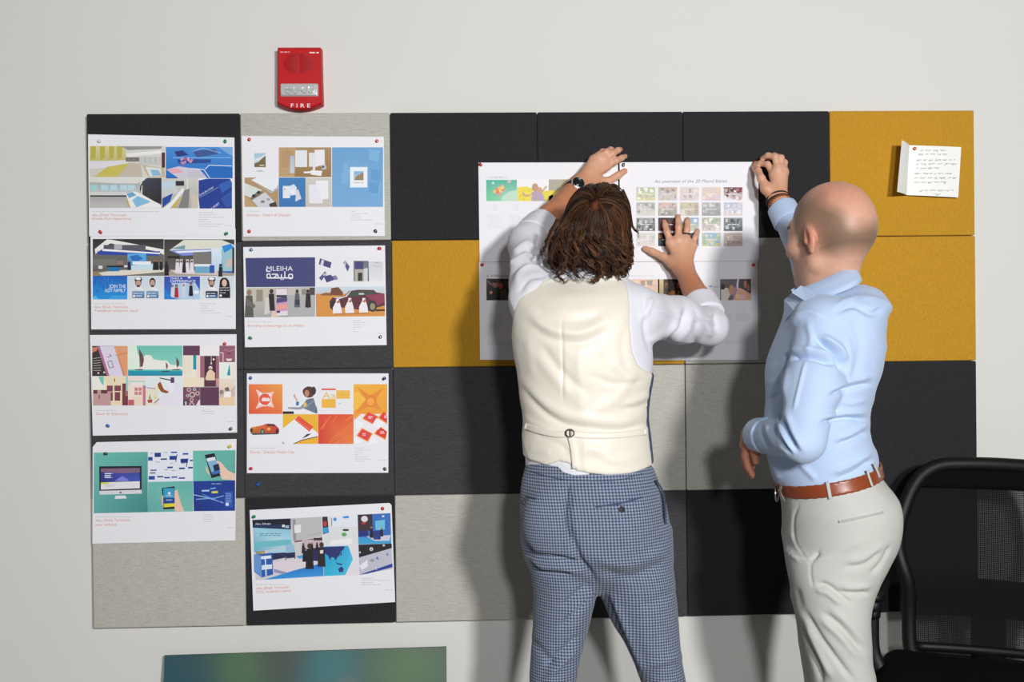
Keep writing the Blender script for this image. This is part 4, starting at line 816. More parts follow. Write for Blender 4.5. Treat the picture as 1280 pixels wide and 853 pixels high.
S = sheet([(774.6, 203), (948, 202.4), (948.5, 326.3), (775, 327.5)], 0.0036, 'white overview sheet with twenty thumbnail pictures under a handwritten title', GM)
p = Print(770, 195, 6.095, 0.0036)
p.text('An overview of the 20 Mood States', 292, 206, 552, 25, (120, 120, 126), rot=0.008, shear=0.25)
pal = [[(150, 200, 140), (236, 220, 90), (220, 160, 190), (240, 236, 234)], [(190, 160, 140), (200, 190, 190), (150, 120, 110), (226, 190, 140)], [(226, 190, 190), (206, 196, 196), (236, 214, 210), (170, 150, 150)], [(236, 200, 150), (226, 170, 190), (200, 190, 220), (236, 226, 180)], [(120, 40, 60), (230, 226, 230), (80, 60, 66), (190, 140, 150)],
       [(160, 170, 160), (206, 206, 200), (226, 206, 170), (140, 140, 140)], [(226, 170, 150), (120, 130, 120), (190, 190, 186), (150, 150, 140)], [(206, 190, 130), (170, 180, 150), (236, 206, 190), (190, 140, 120)], [(170, 170, 170), (130, 136, 134), (210, 210, 208), (150, 156, 150)], [(150, 180, 226), (226, 196, 190), (190, 200, 220), (236, 230, 236)],
       [(150, 150, 150), (90, 90, 90), (210, 210, 210), (180, 180, 180)], [(40, 20, 24), (90, 20, 30), (30, 28, 34), (120, 60, 50)], [(90, 160, 210), (206, 200, 140), (220, 230, 236), (150, 170, 150)], [(150, 176, 130), (226, 190, 186), (236, 236, 232), (190, 170, 150)], [(120, 130, 136), (70, 80, 84), (180, 186, 190), (90, 100, 100)],
       [(200, 206, 200), (226, 200, 196), (170, 180, 170), (236, 236, 234)], [(30, 40, 50), (20, 22, 26), (150, 90, 30), (40, 60, 70)], [(40, 60, 80), (120, 150, 180), (60, 60, 60), (160, 140, 120)], [(110, 170, 214), (206, 206, 110), (150, 190, 130), (190, 210, 226)], [(190, 170, 150), (206, 150, 150), (150, 140, 120), (226, 206, 190)]]
pal = [[tuple(int((v*.62+sum(c)/3*.38)*.80+226*.20) for v in c) if sum(c) > 330 else c for c in q] for q in pal]
for r in range(4):
    for c in range(5):
        x0 = 155+c*166.5; y0 = 239+r*116; x1 = x0+143; y1 = y0+101; q = pal[r*5+c]
        p.rect(x0, y0, x1, y1, q[0], q[1]); 
        for gx in range(3):
            for gy in range(2):
                p.speck(x0+gx*47.6, y0+gy*50, x0+gx*47.6+47.6, y0+gy*50+50, q, 4, .3, .7)
        p.lines(x0+30, [y0+52], [84], (232, 232, 234), 5)
p.build('picture', S)

S = sheet([(598.7, 328), (775, 328), (775, 451), (600, 450)], 0.0036, 'white mood sheet headed 6. REBELLIOUS with a dark party photo', GM)
p = Print(590, 325, 6.32, 0.0036)
p.text('6. REBELLIOUS', 118, 136, 196, 20, (120, 110, 108))
p.rect(114, 148, 370, 320, (44, 30, 28), (26, 20, 20)); p.ell(185, 190, 24, 32, (150, 90, 70)); p.ell(226, 206, 20, 26, (170, 80, 60)); p.ell(185, 168, 26, 16, (20, 16, 16)); p.poly([(150, 230), (210, 215), (230, 320), (130, 320)], (24, 22, 28)); p.poly([(220, 240), (270, 230), (285, 320), (225, 320)], (70, 62, 56)); p.ell(150, 258, 12, 12, (210, 130, 90)); p.rect(118, 150, 140, 210, (90, 50, 44)); p.rect(250, 150, 300, 200, (64, 46, 50)); p.line([(120, 165), (160, 200)], 5, (150, 150, 170)); p.ell(330, 210, 30, 40, (100, 60, 50)); p.rect(300, 240, 365, 320, (40, 34, 44))
icon_col(p, 190, 365, 1.1); p.lines(135, [425+14*i for i in range(10)], [100, 110, 108, 100, 96, 110, 92, 108, 100, 60], (196, 190, 186), 3.4); p.lines(120, [645, 660, 674], [380, 400, 300], (190, 186, 184), 3)
p.build('picture', S)

S = sheet([(775.4, 328), (947, 326.6), (947.7, 450), (775.6, 451)], 0.0036, 'white mood sheet headed 4. PRODUCTIVE behind the bent white sleeve', GM)
p = Print(770, 320, 6.095, 0.0036)
p.text('4. PRODUCTIVE', 86, 160, 204, 15, (200, 200, 205))
p.rect(86, 178, 330, 338, (226, 196, 176), (206, 180, 160)); p.speck(86, 178, 330, 338, [(236, 170, 150), (226, 206, 170), (160, 150, 140), (214, 180, 160), (240, 226, 206)], 26, .12, .3)
p.rect(362, 178, 600, 338, (40, 28, 22), (70, 40, 20)); p.speck(362, 178, 500, 338, [(120, 70, 26), (24, 20, 20), (190, 120, 40), (60, 44, 40), (150, 110, 60), (30, 30, 26)], 26, .1, .35); p.rect(320, 178, 362, 338, (206, 190, 140), (130, 120, 90)); p.rect(600, 178, 790, 338, (226, 228, 232), (236, 236, 240)); p.lines(700, [236], [90], (150, 170, 180), 4); p.ell(722, 230, 8, 6, (110, 160, 180))
p.poly([(793, 178), (925, 176), (925, 338), (793, 338)], (110, 104, 112)); p.poly([(935, 176), (1028, 176), (1028, 338), (925, 338)], (80, 70, 76)); p.poly([(890, 338), (930, 240), (960, 250), (1028, 290), (1028, 338)], (226, 170, 140)); p.poly([(800, 260), (850, 236), (870, 300), (850, 338), (800, 338)], (226, 214, 206)); p.ell(815, 235, 18, 22, (70, 56, 56)); p.ell(850, 225, 16, 20, (120, 90, 84)); p.ell(880, 260, 20, 40, (206, 150, 120)); p.poly([(925, 178), (938, 176), (925, 260), (915, 240)], (236, 226, 236)); p.poly([(905, 240), (925, 230), (910, 300), (890, 320)], (170, 140, 200)); p.ell(985, 215, 12, 30, (190, 130, 100)); p.ell(1008, 240, 11, 30, (170, 110, 90)); p.ell(930, 310, 20, 20, (240, 200, 150)); p.ell(965, 312, 22, 18, (236, 180, 190))
for x in (820, 965): icon_col(p, x, 392, 1.0)
p.lines(792, [446+12*i for i in range(5)], [80, 96, 92, 70, 60], (196, 196, 202), 3); p.lines(912, [446+12*i for i in range(5)], [104, 112, 100, 112, 100], (196, 196, 202), 3); p.lines(600, [646, 664], [410, 390], (200, 200, 206), 3); p.lines(96, [646, 664], [410, 390], (200, 200, 206), 3)
p.build('picture', S)

# --- folded note
d0 = 0.004
fold_t, fold_b = bp(1136.8, 181.6, d0+0.004), bp(1133.5, 244, d0+0.006)
tr, br = bp(1201.5, 184, d0+0.010), bp(1197.8, 247, d0+0.012)
ft, fb = bp(1127.3, 175, 0.070), bp(1121.3, 239.8, 0.070)
V = []; nsub = 6
for k in range(nsub+1):
    t = k/nsub; s_ = t*t*0.35+t*0.65
    V += [ft*(1-t)+fold_t*t-np.array([0, 0.004*math.sin(math.pi*t), 0]), fb*(1-t)+fold_b*t-np.array([0, 0.004*math.sin(math.pi*t), 0])]
for k in range(1, nsub+1):
    t = k/nsub; b_ = np.array([0, -0.003*math.sin(math.pi*t), 0])
    V += [fold_t*(1-t)+tr*t+b_, fold_b*(1-t)+br*t+b_]
V = np.array(V); n = len(V); V2 = V+np.array([0, 0.0005, 0])
F = [(2*i, 2*i+1, 2*i+3, 2*i+2) for i in range(n//2-1)]; F += [(n+2*i+2, n+2*i+3, n+2*i+1, n+2*i) for i in range(n//2-1)]
F += [(2*i+2, n+2*i+2, n+2*i, 2*i) for i in range(n//2-1)]+[(2*i+1, n+2*i+1, n+2*i+3, 2*i+3) for i in range(n//2-1)]+[(0, n, n+1, 1), (n-1, 2*n-1, 2*n-2, n-2)]
m_note = M_plain('note_card', (236, 238, 234), rough=0.6, var=0.01, scale=30)
S = mk('handwritten_note', V, F, m_note, None, smooth=True, angle=0.4)
tag(S, 'folded white card with grey handwriting pinned to the mustard panel', 'note')
p = Print(1110, 165, 8.98, 0.0175); p.d = 0.0185; p.seg.append(dict(lo=np.array([0, 0.]), hi=np.array([900, 900.]), cap=False, V=[], F=[], C=[], x=0, id=0))
rn = random.Random(3)
for y, x0, x1 in ((205, 365, 665), (247, 345, 660), (312, 325, 750), (355, 320, 785), (403, 325, 565), (463, 305, 715), (512, 300, 775), (560, 300, 650), (652, 360, 735), (695, 525, 600)):
    x = x0
    while x < x1:
        w = min(rn.uniform(25, 75), x1-x+8); pts = []; k = int(w/5)+2
        for i in range(k): pts.append((x+w*i/(k-1), y+rn.uniform(-7, 7)+(rn.random() < .12)*12))
        p.line(pts, 2.6, (150, 150, 152)); x += w+rn.uniform(14, 30)
p.build('handwriting', S)

# ------------------------------------------------------------------ push pins
PC = {'red': (196, 40, 52), 'green': (24, 132, 90), 'blue': (30, 96, 170), 'navy': (48, 48, 120), 'yellow': (226, 206, 50), 'steel': (120, 120, 122), 'clear': (216, 218, 220)}
m_pin = {k: M_plain('pin_'+k, c, rough=0.25, spec=0.6, coat=0.5, metal=0.9 if k == 'steel' else 0.0) for k, c in PC.items()}
_pin = {}
def pin(px, py, col, label, d=0.004, tiltx=0.0, tiltz=0.0):
    P = bp(px, py, d)
    if col not in _pin:
        V, F = lathe([(0.0046, 0.0), (0.0048, 0.001), (0.0030, 0.0022), (0.0022, 0.0045), (0.0024, 0.0068), (0.0040, 0.0080), (0.0042, 0.0092), (0.0034, 0.0100), (0.001, 0.0102)], (0, 0, 0), (0, -1, 0), 14)
        head = mk('push_pin', V, F, m_pin[col], None, origin=(0, 0, 0))
        V, F = lathe([(0.0005, 0.0005), (0.0005, -0.004), (0.0001, -0.0055)][::-1], (0, 0, 0), (0, -1, 0), 6)
        nd = mk('needle', V, F, m_pin['steel'], head, origin=(0, 0, 0)); _pin[col] = (head, nd); o = head
    else:
        h, nd = _pin[col]; o = h.copy(); COL.objects.link(o); q = nd.copy(); COL.objects.link(q); q.parent = o
    o.location = Vector(P); o.rotation_euler = (tiltx, 0, tiltz)
    tag(o, label, 'push pin', 'push pins'); return o
rp = random.Random(9)
for px, py, c, lab, d in (
 (125, 177, 'clear', 'clear push pin in the port hall sheet', .0056), (281.3, 177.6, 'green', 'green push pin at the top edge of the port hall sheet', .0056),
 (126, 291, 'red', 'red push pin holding the port hall sheet over the trade fair sheet', .0056), (283.5, 292, 'green', 'green push pin where the port hall sheet meets the trade fair sheet', .0056),
 (281, 430, 'red', 'red push pin in the plum and teal illustration sheet', .0036), (135.3, 533, 'blue', 'blue push pin in the plum and teal illustration sheet', .0036), (288.7, 536, 'steel', 'steel push pin in the plum and teal illustration sheet', .0036),
 (288, 558, 'yellow', 'yellow push pin in the website sheet', .0036), (133, 567.6, 'steel', 'steel push pin in the website sheet', .0036),
 (311.3, 174.8, 'red', 'red push pin above the small landscape emblem on the stationery sheet', .0038), (471, 176.6, 'red', 'red push pin above the sky blue picture on the stationery sheet', .0038), (311.5, 289.7, 'red', 'red push pin under the orange caption of the stationery sheet', .0038), (469.8, 289.7, 'steel', 'steel push pin in the stationery sheet', .0038),
 (314, 312.3, 'blue', 'blue push pin in the MLEIHA sheet', .0038), (475, 311, 'red', 'red push pin in the MLEIHA sheet', .0038), (313.4, 423, 'green', 'green push pin in the MLEIHA sheet', .0038), (475.2, 421.8, 'steel', 'steel push pin in the MLEIHA sheet', .0038),
 (313, 473, 'blue', 'blue push pin in the orange branding sheet', .0038), (480.8, 473, 'navy', 'navy push pin in the orange branding sheet', .0038), (313.9, 586, 'red', 'red push pin in the orange branding sheet', .0038), (481.3, 586.9, 'steel', 'steel push pin in the orange branding sheet', .0038),
 (323.3, 605, 'blue', 'blue push pin stuck in bare graphite felt below the orange branding sheet', .0008),
 (318, 646, 'green', 'green push pin in the tilted exhibition hall sheet', .0038), (478, 635.8, 'red', 'red push pin in the tilted exhibition hall sheet', .0038),
 (601, 206.5, 'red', 'red push pin in the corner of the CHEERFUL sheet', .004), (779, 207, 'steel', 'steel push pin in the corner of the thumbnail overview sheet', .004), (943, 204.5, 'red', 'red push pin pinched by the bald man at the overview sheet corner', .004),
 (602.2, 331.3, 'red', 'red push pin in the corner of the REBELLIOUS sheet', .004), (779.8, 330.7, 'red', 'red push pin in the PRODUCTIVE sheet beside the brown hair', .004), (941.8, 331.5, 'red', 'red push pin in the PRODUCTIVE sheet beside the bald man', .004),
 (1143.2, 186, 'red', 'red push pin holding the folded note', .0105)):
    g = pin(px, py, c, lab, d, rp.uniform(-.35, .25), rp.uniform(-.3, .3))

# ------------------------------------------------------------------ fire alarm
al = empty('fire_alarm', bp(376, 139, -0.03), 'red wall fire alarm with strobe window and white FIRE lettering', 'fire alarm')
AL_L, AL_R = bp(347.5, 100, 0.0)[0], bp(402.5, 100, 0.0)[0]
AL_T, AL_B = bp(376, 60.5, 0.0)[2], bp(376, 133.5, 0.0)[2]
AW, AH, AX = (AL_R-AL_L)/2, AL_T-AL_B, (AL_L+AL_R)/2
m_red = M_plain('alarm_red_plastic', (186, 18, 24), rough=0.45, spec=0.22, var=0.02, scale=40)
m_redd = M_plain('alarm_grille_red', (140, 16, 20), rough=0.5)
def al_pt(u, v, d): return np.array([AX+u*AW, -d, AL_B+v*AH])
# body: front outline with rounded top corners and a bowed lower edge, sides tapering out to the wall
out = []
for i in range(7): a = math.pi/2*i/6; out.append((0.97-0.06+0.06*math.sin(a), 0.985+0.012*math.cos(a)))
out += [(0.975, 0.7), (0.985, 0.4), (1.0, 0.08)]
for i in range(11): t = 1-2*i/10; out.append((t*0.99, 0.045-0.10*(1-t*t)))
out += [(-1.0, 0.08), (-0.985, 0.4), (-0.975, 0.7)]
for i in range(7): a = math.pi/2*(6-i)/6; out.append((-0.97+0.06-0.06*math.sin(a), 0.985+0.012*math.cos(a)))
rings = []
for d, sc in ((-0.029, 1.03), (-0.015, 1.03), (0.008, 1.01), (0.0125, 0.995), (0.0150, 0.965)):
    rings.append([al_pt(u*sc, 0.47+(v-0.47)*sc, d) for u, v in out])
V = np.array(sum(rings, [])); n = len(out); F = []
for r in range(len(rings)-1):
    for i in range(n): F.append((r*n+i, (r+1)*n+i, (r+1)*n+(i+1) % n, r*n+(i+1) % n))
F.append(tuple((len(rings)-1)*n+i for i in range(n))); F.append(tuple(range(n-1, -1, -1)))
body = mk('housing', V, F, m_red, al, smooth=True, angle=0.6)
for i in range(15):     # grille ribs inside a round field
    v = 0.56+i*0.0225; hw = 0.72*math.sqrt(max(0.03, 1-((v-0.715)/0.175)**2))
    for s_ in (-1, 1):
        a, b = sorted((s_*0.03, s_*hw))
        mb = MB().box((AX+a*AW, -0.0163, AL_B+v*AH), (AX+b*AW, -0.0145, AL_B+(v+0.009)*AH), 0.0004, 1); mb.build('grille_rib', m_redd, body)
m_clear = NT('strobe_lens'); m_clear.b.inputs['Alpha'].default_value = 0.22; m_clear.b.inputs['Roughness'].default_value = 0.05; m_clear.b.inputs['Specular IOR Level'].default_value = 0.8; m_clear.b.inputs['Base Color'].default_value = (0.9, 0.92, 0.93, 1); m_clear = m_clear.m
m_chrome = M_plain('strobe_reflector', (226, 230, 232), rough=0.18, metal=0.55, spec=0.7)
m_greyp = M_plain('strobe_bezel', (176, 176, 174), rough=0.4)
MB().box((AX-0.86*AW, -0.0185, AL_B+0.155*AH), (AX+0.86*AW, -0.012, AL_B+0.375*AH), 0.006, 4).build('strobe_bezel', m_greyp, al)
rb = MB().box((AX-0.80*AW, -0.0200, AL_B+0.17*AH), (AX+0.80*AW, -0.016, AL_B+0.355*AH), 0.004, 3)
refl = rb.build('reflector_tray', m_chrome, al)
for s_ in (-0.45, -0.12, 0.28, 0.55):
    MB().lathe([(0.001, 0.0), (0.006, 0.003), (0.0095, 0.007), (0.0105, 0.0085), (0.009, 0.0085), (0.004, 0.004), (0.0008, 0.002)], (AX+s_*AW, -0.0185, AL_B+0.26*AH), (0, -1, 0.15*s_), 14).build('reflector_bowl', m_chrome, refl)
MB().tube([(AX-0.6*AW, -0.026, AL_B+0.265*AH), (AX+0.6*AW, -0.026, AL_B+0.265*AH)], 0.0025, 8).build('flash_tube', m_greyp, refl)
MB().box((AX-0.83*AW, -0.033, AL_B+0.165*AH), (AX+0.83*AW, -0.0195, AL_B+0.365*AH), 0.007, 4).build('strobe_lens', m_clear, al)
pr = Print(340, 50, 8.98, 0.0151)
pr.text('F I R E', 212, 758, 218, 46, (240, 238, 236)); pr.lines(92, [136], [105], (232, 190, 186), 9); pr.lines(420, [142], [105], (244, 226, 224), 13)
pr.build('lettering', al)

# ------------------------------------------------------------------ print leaning on the wall at the bottom
Lz = bp(205.8, 820, 0.0)[2]
TL, TR = bp(205.8, 820, 0.005), bp(558, 809, -0.005)
W_ = TR-TL; foot = np.array([0, -0.10, 0])
nx, nz = 60, 30; V = []; C = []
blobs = [((0.0, 0.8), 0.16, (32, 82, 96)), ((0.27, 0.9), 0.09, (84, 122, 80)), ((0.42, 0.95), 0.08, (70, 76, 72)), ((0.575, 0.9), 0.10, (52, 124, 130)), ((0.64, 0.75), 0.04, (140, 120, 116)), ((0.86, 0.85), 0.12, (88, 124, 80)), ((0.2, 0.3), 0.2, (40, 96, 110)), ((0.5, 0.3), 0.16, (80, 120, 84)), ((0.8, 0.25), 0.2, (40, 104, 112)), ((0.97, 0.7), 0.06, (70, 100, 84))]
base = np.array([66, 76, 74.0])
for j in range(nz+1):
    for i in range(nx+1):
        u, v = i/nx, j/nz
        top = TL+W_*u; P = np.array([top[0], top[1], 0.004+(top[2]-0.004)*v])+foot*(1-v)
        w = np.array([math.exp(-(((u-c[0])*1.0)**2+((v-c[1])*0.6)**2)/(s*s)) for c, s, _ in blobs])
        cc = (base*0.35+sum(np.array(b[2])*ww for b, ww in zip(blobs, w)))/(0.35+w.sum())
        V.append(P); C.append(lin(cc, KP))
F = [(j*(nx+1)+i, j*(nx+1)+i+1, (j+1)*(nx+1)+i+1, (j+1)*(nx+1)+i) for j in range(nz) for i in range(nx)]
pb = empty('poster_board', (TL[0]+W_[0]/2, -0.06, 0), 'large dark poster board with blurred teal and green shapes leaning against the wall', 'poster')
m_post = M_plain('poster_ink', (255, 255, 255), rough=0.45, spec=0.3, attr='Col', var=0.0)
mk('poster_face', np.array(V)-np.array([0, 0.0004, 0]), F, m_post, pb, smooth=False, vcol=np.array(C))
A = [TL, TR, np.array([TR[0], TR[1]-0.10, 0.0]), np.array([TL[0], TL[1]-0.10, 0.0])]
A = np.array(A); B = A+np.array([0, 0.006, 0])
F = [(3, 2, 1, 0), (4, 5, 6, 7)]+[(i, (i+1) % 4, 4+(i+1) % 4, 4+i) for i in range(4)]
mk('backing_board', np.vstack([A, B]), F, mat('poster_edge', (60, 66, 64), rough=0.7), pb, smooth=False)
# ================================================================== people
def U(v): v = np.asarray(v, float); return v/(np.linalg.norm(v)+1e-12)
m_skin = NT('skin')
_a = m_skin; _b = _a.b
_b.inputs['Roughness'].default_value = 0.48; _b.inputs['Specular IOR Level'].default_value = 0.42
_b.inputs['Subsurface Weight'].default_value = 0.12; _b.inputs['Subsurface Radius'].default_value = (0.010, 0.004, 0.002); _b.inputs['Subsurface Scale'].default_value = 1.0
_at = _a.n('ShaderNodeVertexColor', layer_name='Col'); _tc = _a.n('ShaderNodeTexCoord')
_n1 = _a.n('ShaderNodeTexNoise'); _n1.inputs['Scale'].default_value = 70; _n1.inputs['Detail'].default_value = 4; _a.l(_tc, 'Object', _n1, 'Vector')
_h = _a.n('ShaderNodeHueSaturation'); _a.l(_at, 0, _h, 'Color'); _a.t.links.new(_a.math('MULTIPLY_ADD', _n1.outputs['Fac'], 0.22, 0.89), _h.inputs['Value']); _a.l(_h, 0, _b, 'Base Color')
_n2 = _a.n('ShaderNodeTexNoise'); _n2.inputs['Scale'].default_value = 420; _a.l(_tc, 'Object', _n2, 'Vector')
_bn = _a.n('ShaderNodeBump'); _bn.inputs['Strength'].default_value = 0.15; _bn.inputs['Distance'].default_value = 0.001; _a.l(_n2, 'Fac', _bn, 'Height'); _a.l(_bn, 0, _b, 'Normal')
m_skin = _a.m
SK = lambda c: np.array(lin(c, 1.0))

def head_sdf(Q):
    """local frame: x to the person's right, y to the face, z up"""
    A = lambda x, y, z: np.array([x, y, z], f32)
    Qa = Q.copy(); Qa[:, 0] = np.abs(Qa[:, 0])
    d = ell(Q, A(0, -0.016, 0.034), (0.0765, 0.099, 0.088))
    d = smin(d, ell(Q, A(0, -0.052, 0.004), (0.062, 0.058, 0.062)), 0.03)
    d = smin(d, ell(Q, A(0, 0.034, -0.030), (0.058, 0.062, 0.080)), 0.03)
    d = smin(d, rc(Qa, A(0.050, 0.0, -0.062), A(0.014, 0.072, -0.096), 0.020, 0.019), 0.03)
    d = smin(d, rc(Qa, A(0.030, 0.078, 0.030), A(0.0, 0.084, 0.026), 0.012, 0.013), 0.018)
    d = smin(d, ell(Qa, A(0.043, 0.058, -0.018), (0.022, 0.026, 0.020)), 0.02)
    d = smax(d, -ell(Qa, A(0.032, 0.103, 0.010), (0.018, 0.018, 0.012)), 0.012)
    d = smin(d, ell(Qa, A(0.032, 0.078, 0.009), (0.0125, 0.0125, 0.0125)), 0.004)
    d = smin(d, rc(Q, A(0, 0.090, 0.016), A(0, 0.113, -0.022), 0.009, 0.013), 0.012)
    d = smin(d, ell(Qa, A(0.012, 0.102, -0.026), (0.009, 0.010, 0.008)), 0.008)
    d = smin(d, rc(Qa, A(0.020, 0.084, -0.058), A(0.0, 0.094, -0.055), 0.005, 0.008), 0.006)
    d = smin(d, rc(Qa, A(0.018, 0.084, -0.066), A(0.0, 0.092, -0.068), 0.005, 0.009), 0.006)
    d = smax(d, -rc(Qa, A(0.022, 0.096, -0.062), A(0.0, 0.104, -0.0615), 0.0022, 0.0026), 0.003)
    # ears
    c, s = math.cos(0.30), math.sin(0.30)
    E = Qa-A(0.0765, -0.010, -0.006)
    e = np.stack([E[:, 0]*0.98+E[:, 1]*0.20, -E[:, 0]*0.20+E[:, 1]*0.98, E[:, 2]], 1)
    e = np.stack([e[:, 0], e[:, 1]*c-e[:, 2]*s, e[:, 1]*s+e[:, 2]*c], 1).astype(f32)
    ear = ell(e, A(0, 0, 0), (0.0085, 0.016, 0.029))
    ear = smax(ear, -ell(e, A(0.011, 0.003, 0.004), (0.0105, 0.0095, 0.020)), 0.004)
    ear = smin(ear, ell(e, A(0.002, 0.012, -0.004), (0.006, 0.005, 0.008)), 0.004)
    ear = smin(ear, ell(e, A(0.0, 0.005, -0.028), (0.006, 0.008, 0.010)), 0.006)
    d = smin(d, ear, 0.007)
    return d
class Head:
    def __init__(s, c, yaw, tilt=0.0, nod=0.0, size=1.0):
        f = np.array([-math.sin(yaw), math.cos(yaw), 0]); r = np.array([math.cos(yaw), math.sin(yaw), 0]); u = np.array([0, 0, 1.0])
        f, u = f*math.cos(nod)+u*math.sin(nod), u*math.cos(nod)-f*math.sin(nod)
        r, u = r*math.cos(tilt)+u*math.sin(tilt), u*math.cos(tilt)-r*math.sin(tilt)
        s.c = np.array(c); s.R = np.stack([r, f, u], 1); s.k = size
    def loc(s, P): return (((P-s.c)@s.R)/s.k).astype(f32)
    def wld(s, q): return s.c+(np.asarray(q)*s.k)@s.R.T
    def __call__(s, P): return head_sdf(s.loc(P))*s.k
def head_colours(Q, V, skin, pink, stubble=None):
    C = np.tile(SK(skin), (len(V), 1))
    top = np.clip((Q[:, 2]-0.02)/0.08, 0, 1)[:, None]
    C = C*(1-top*0.55)+SK(pink)*top*0.55
    ear = (np.abs(Q[:, 0]) > 0.070)[:, None]*np.exp(-((Q[:, 1]+0.01)/0.03)**2-((Q[:, 2]+0.006)/0.035)**2)[:, None]
    C = C*(1-0.55*ear)+SK((206, 110, 88))*0.55*ear
    for ex in (-0.032, 0.032):
        r = np.sqrt((Q[:, 0]-ex)**2+(Q[:, 2]-0.009)**2); m = (Q[:, 1] > 0.082) & (r < 0.0105) & (np.abs(Q[:, 2]-0.009) < 0.006)
        C[m] = SK((220, 214, 206)); C[m & (r < 0.0055)] = SK((60, 44, 34)); C[m & (r < 0.0025)] = SK((14, 12, 12))
        br = (Q[:, 1] > 0.07) & (np.abs(Q[:, 2]-0.029-0.1*(0.03-abs(Q[:, 0]-ex))) < 0.004) & (np.abs(Q[:, 0]-ex) < 0.019); C[br] = SK((84, 62, 48))
    lip = (Q[:, 1] > 0.082) & (np.abs(Q[:, 2]+0.062) < 0.011) & (np.abs(Q[:, 0]) < 0.024); C[lip] = C[lip]*0.5+SK((176, 84, 76))*0.5
    if stubble is not None:
        w = stubble(Q)[:, None]; C = C*(1-w)+SK((122, 100, 80))*w
    return C

def hand_fn(w, fingers, thumb, rf, wr=0.026, palm_r=0.0125):
    """wrist point, four finger joint chains (knuckle..tip), thumb chain; finger radii"""
    def fn(P):
        d = None
        for i, f in enumerate(fingers):
            k = rf[i]
            e = rc(P, w+(f[0]-w)*0.08, f[0], wr*0.62, palm_r)
            d = e if d is None else smin(d, e, 0.016)
        for i in range(len(fingers)-1):
            d = smin(d, rc(P, fingers[i][0], fingers[i+1][0], palm_r*0.92, palm_r*0.92), 0.010)
        mid = (thumb[0]+fingers[0][0])/2
        d = smin(d, rc(P, thumb[0], mid*0.5+w*0.5, 0.012, 0.014), 0.018)
        d = smin(d, rc(P, w+(thumb[0]-w)*0.2, thumb[0], 0.016, 0.0135), 0.016)
        for i, f in enumerate(fingers):
            r = rf[i]; d = smin(d, chain(P, f, [r*1.12, r*1.06, r*0.95, r*0.80], 0.004), 0.006)
        d = smin(d, chain(P, thumb, [0.0135, 0.0115, 0.0105, 0.0085], 0.005), 0.010)
        return d
    return fn
def hand_cols(V, arm_a, arm_b, tips, knuckles, c_arm, c_hand, c_tip):
    """tanned arm to paler hand, redder tips and knuckles"""
    t = np.clip((V-arm_a)@(arm_b-arm_a)/((arm_b-arm_a)@(arm_b-arm_a)), 0, 1)
    t = (t*t*(3-2*t))[:, None]
    C = SK(c_arm)*(1-t)+SK(c_hand)*t
    for p in tips:
        w = np.exp(-((V-p)**2).sum(1)/0.010**2)[:, None]; C = C*(1-.55*w)+SK(c_tip)*.55*w
    for p in knuckles:
        w = np.exp(-((V-p)**2).sum(1)/0.009**2)[:, None]; C = C*(1-.3*w)+SK(c_tip)*.3*w
    return C
def ptsd(rows): return [bp(*r) for r in rows]
def bounds(pts, pad):
    A = np.array(pts); return A.min(0)-pad, A.max(0)+pad

def add_shoes(parent, ankles, m, m2):
    for a, fdir in ankles:
        f = U(np.array([fdir[0], fdir[1], 0])); r = np.array([f[1], -f[0], 0])
        A = np.array([a[0], a[1], 0.0])
        L = lambda u, v, z: A+r*u+f*v+np.array([0, 0, z])
        def fn(P):
            d = rc(P, L(0, -0.045, 0.050), L(0, 0.05, 0.050), 0.040, 0.044)
            d = smin(d, rc(P, L(0, 0.05, 0.045), L(0.0, 0.175, 0.032), 0.044, 0.030), 0.03)
            d = smin(d, rc(P, L(0, -0.03, 0.06), L(0, -0.02, 0.10), 0.040, 0.042), 0.02)
            return smax(d, 0.012-P[:, 2], 0.004)
        V, F = polygonise(fn, A-np.array([.25, .25, .0]), A+np.array([.25, .25, .17]), 0.006, smooth=1)
        s = mk('shoe', V, F, m, parent)
        def sole(P):
            d = rc(P*np.array([1, 1, 0], f32), L(0, -0.045, 0), L(0, 0.05, 0), 0.043, 0.047)
            d = smin(d, rc(P*np.array([1, 1, 0], f32), L(0, 0.05, 0), L(0, 0.175, 0), 0.047, 0.034), 0.03)
            return np.maximum(d, np.maximum(0.001-P[:, 2], P[:, 2]-0.016))
        V, F = polygonise(sole, A-np.array([.25, .25, .004]), A+np.array([.25, .25, .03]), 0.004, smooth=1)
        mk('sole', V, F, m2, s)

# ---------------------------------------------------------------- man in the cream waistcoat
P1 = empty('person', (bp(758, 840, .5)[0], -0.50, 0), 'man with wavy brown hair in cream satin waistcoat, white shirt and checked blue trousers', 'person')
m_white = M_plain('white_shirt_cotton', (225, 225, 233), rough=0.85, spec=0.15, bump=0.06, bscale=900, sheen=0.15, k=1.0)
m_satin = NT('cream_satin'); _a = m_satin; _b = _a.b
_b.inputs['Base Color'].default_value = rgba((235, 229, 215), 1.0); _b.inputs['Roughness'].default_value = 0.47; _b.inputs['Specular IOR Level'].default_value = 0.5; _b.inputs['Sheen Weight'].default_value = 0.25; _b.inputs['Anisotropic'].default_value = 0.4
_tc = _a.n('ShaderNodeTexCoord'); _nz = _a.n('ShaderNodeTexNoise'); _nz.inputs['Scale'].default_value = 16; _nz.inputs['Detail'].default_value = 1; _a.l(_tc, 'Object', _nz, 'Vector')
_bn = _a.n('ShaderNodeBump'); _bn.inputs['Strength'].default_value = 0.16; _bn.inputs['Distance'].default_value = 0.012; _a.l(_nz, 'Fac', _bn, 'Height'); _a.l(_bn, 0, _b, 'Normal')
m_satin = m_satin.m
m_wool = M_plain('waistcoat_front_wool', (66, 78, 104), rough=0.85, var=0.2, scale=500)
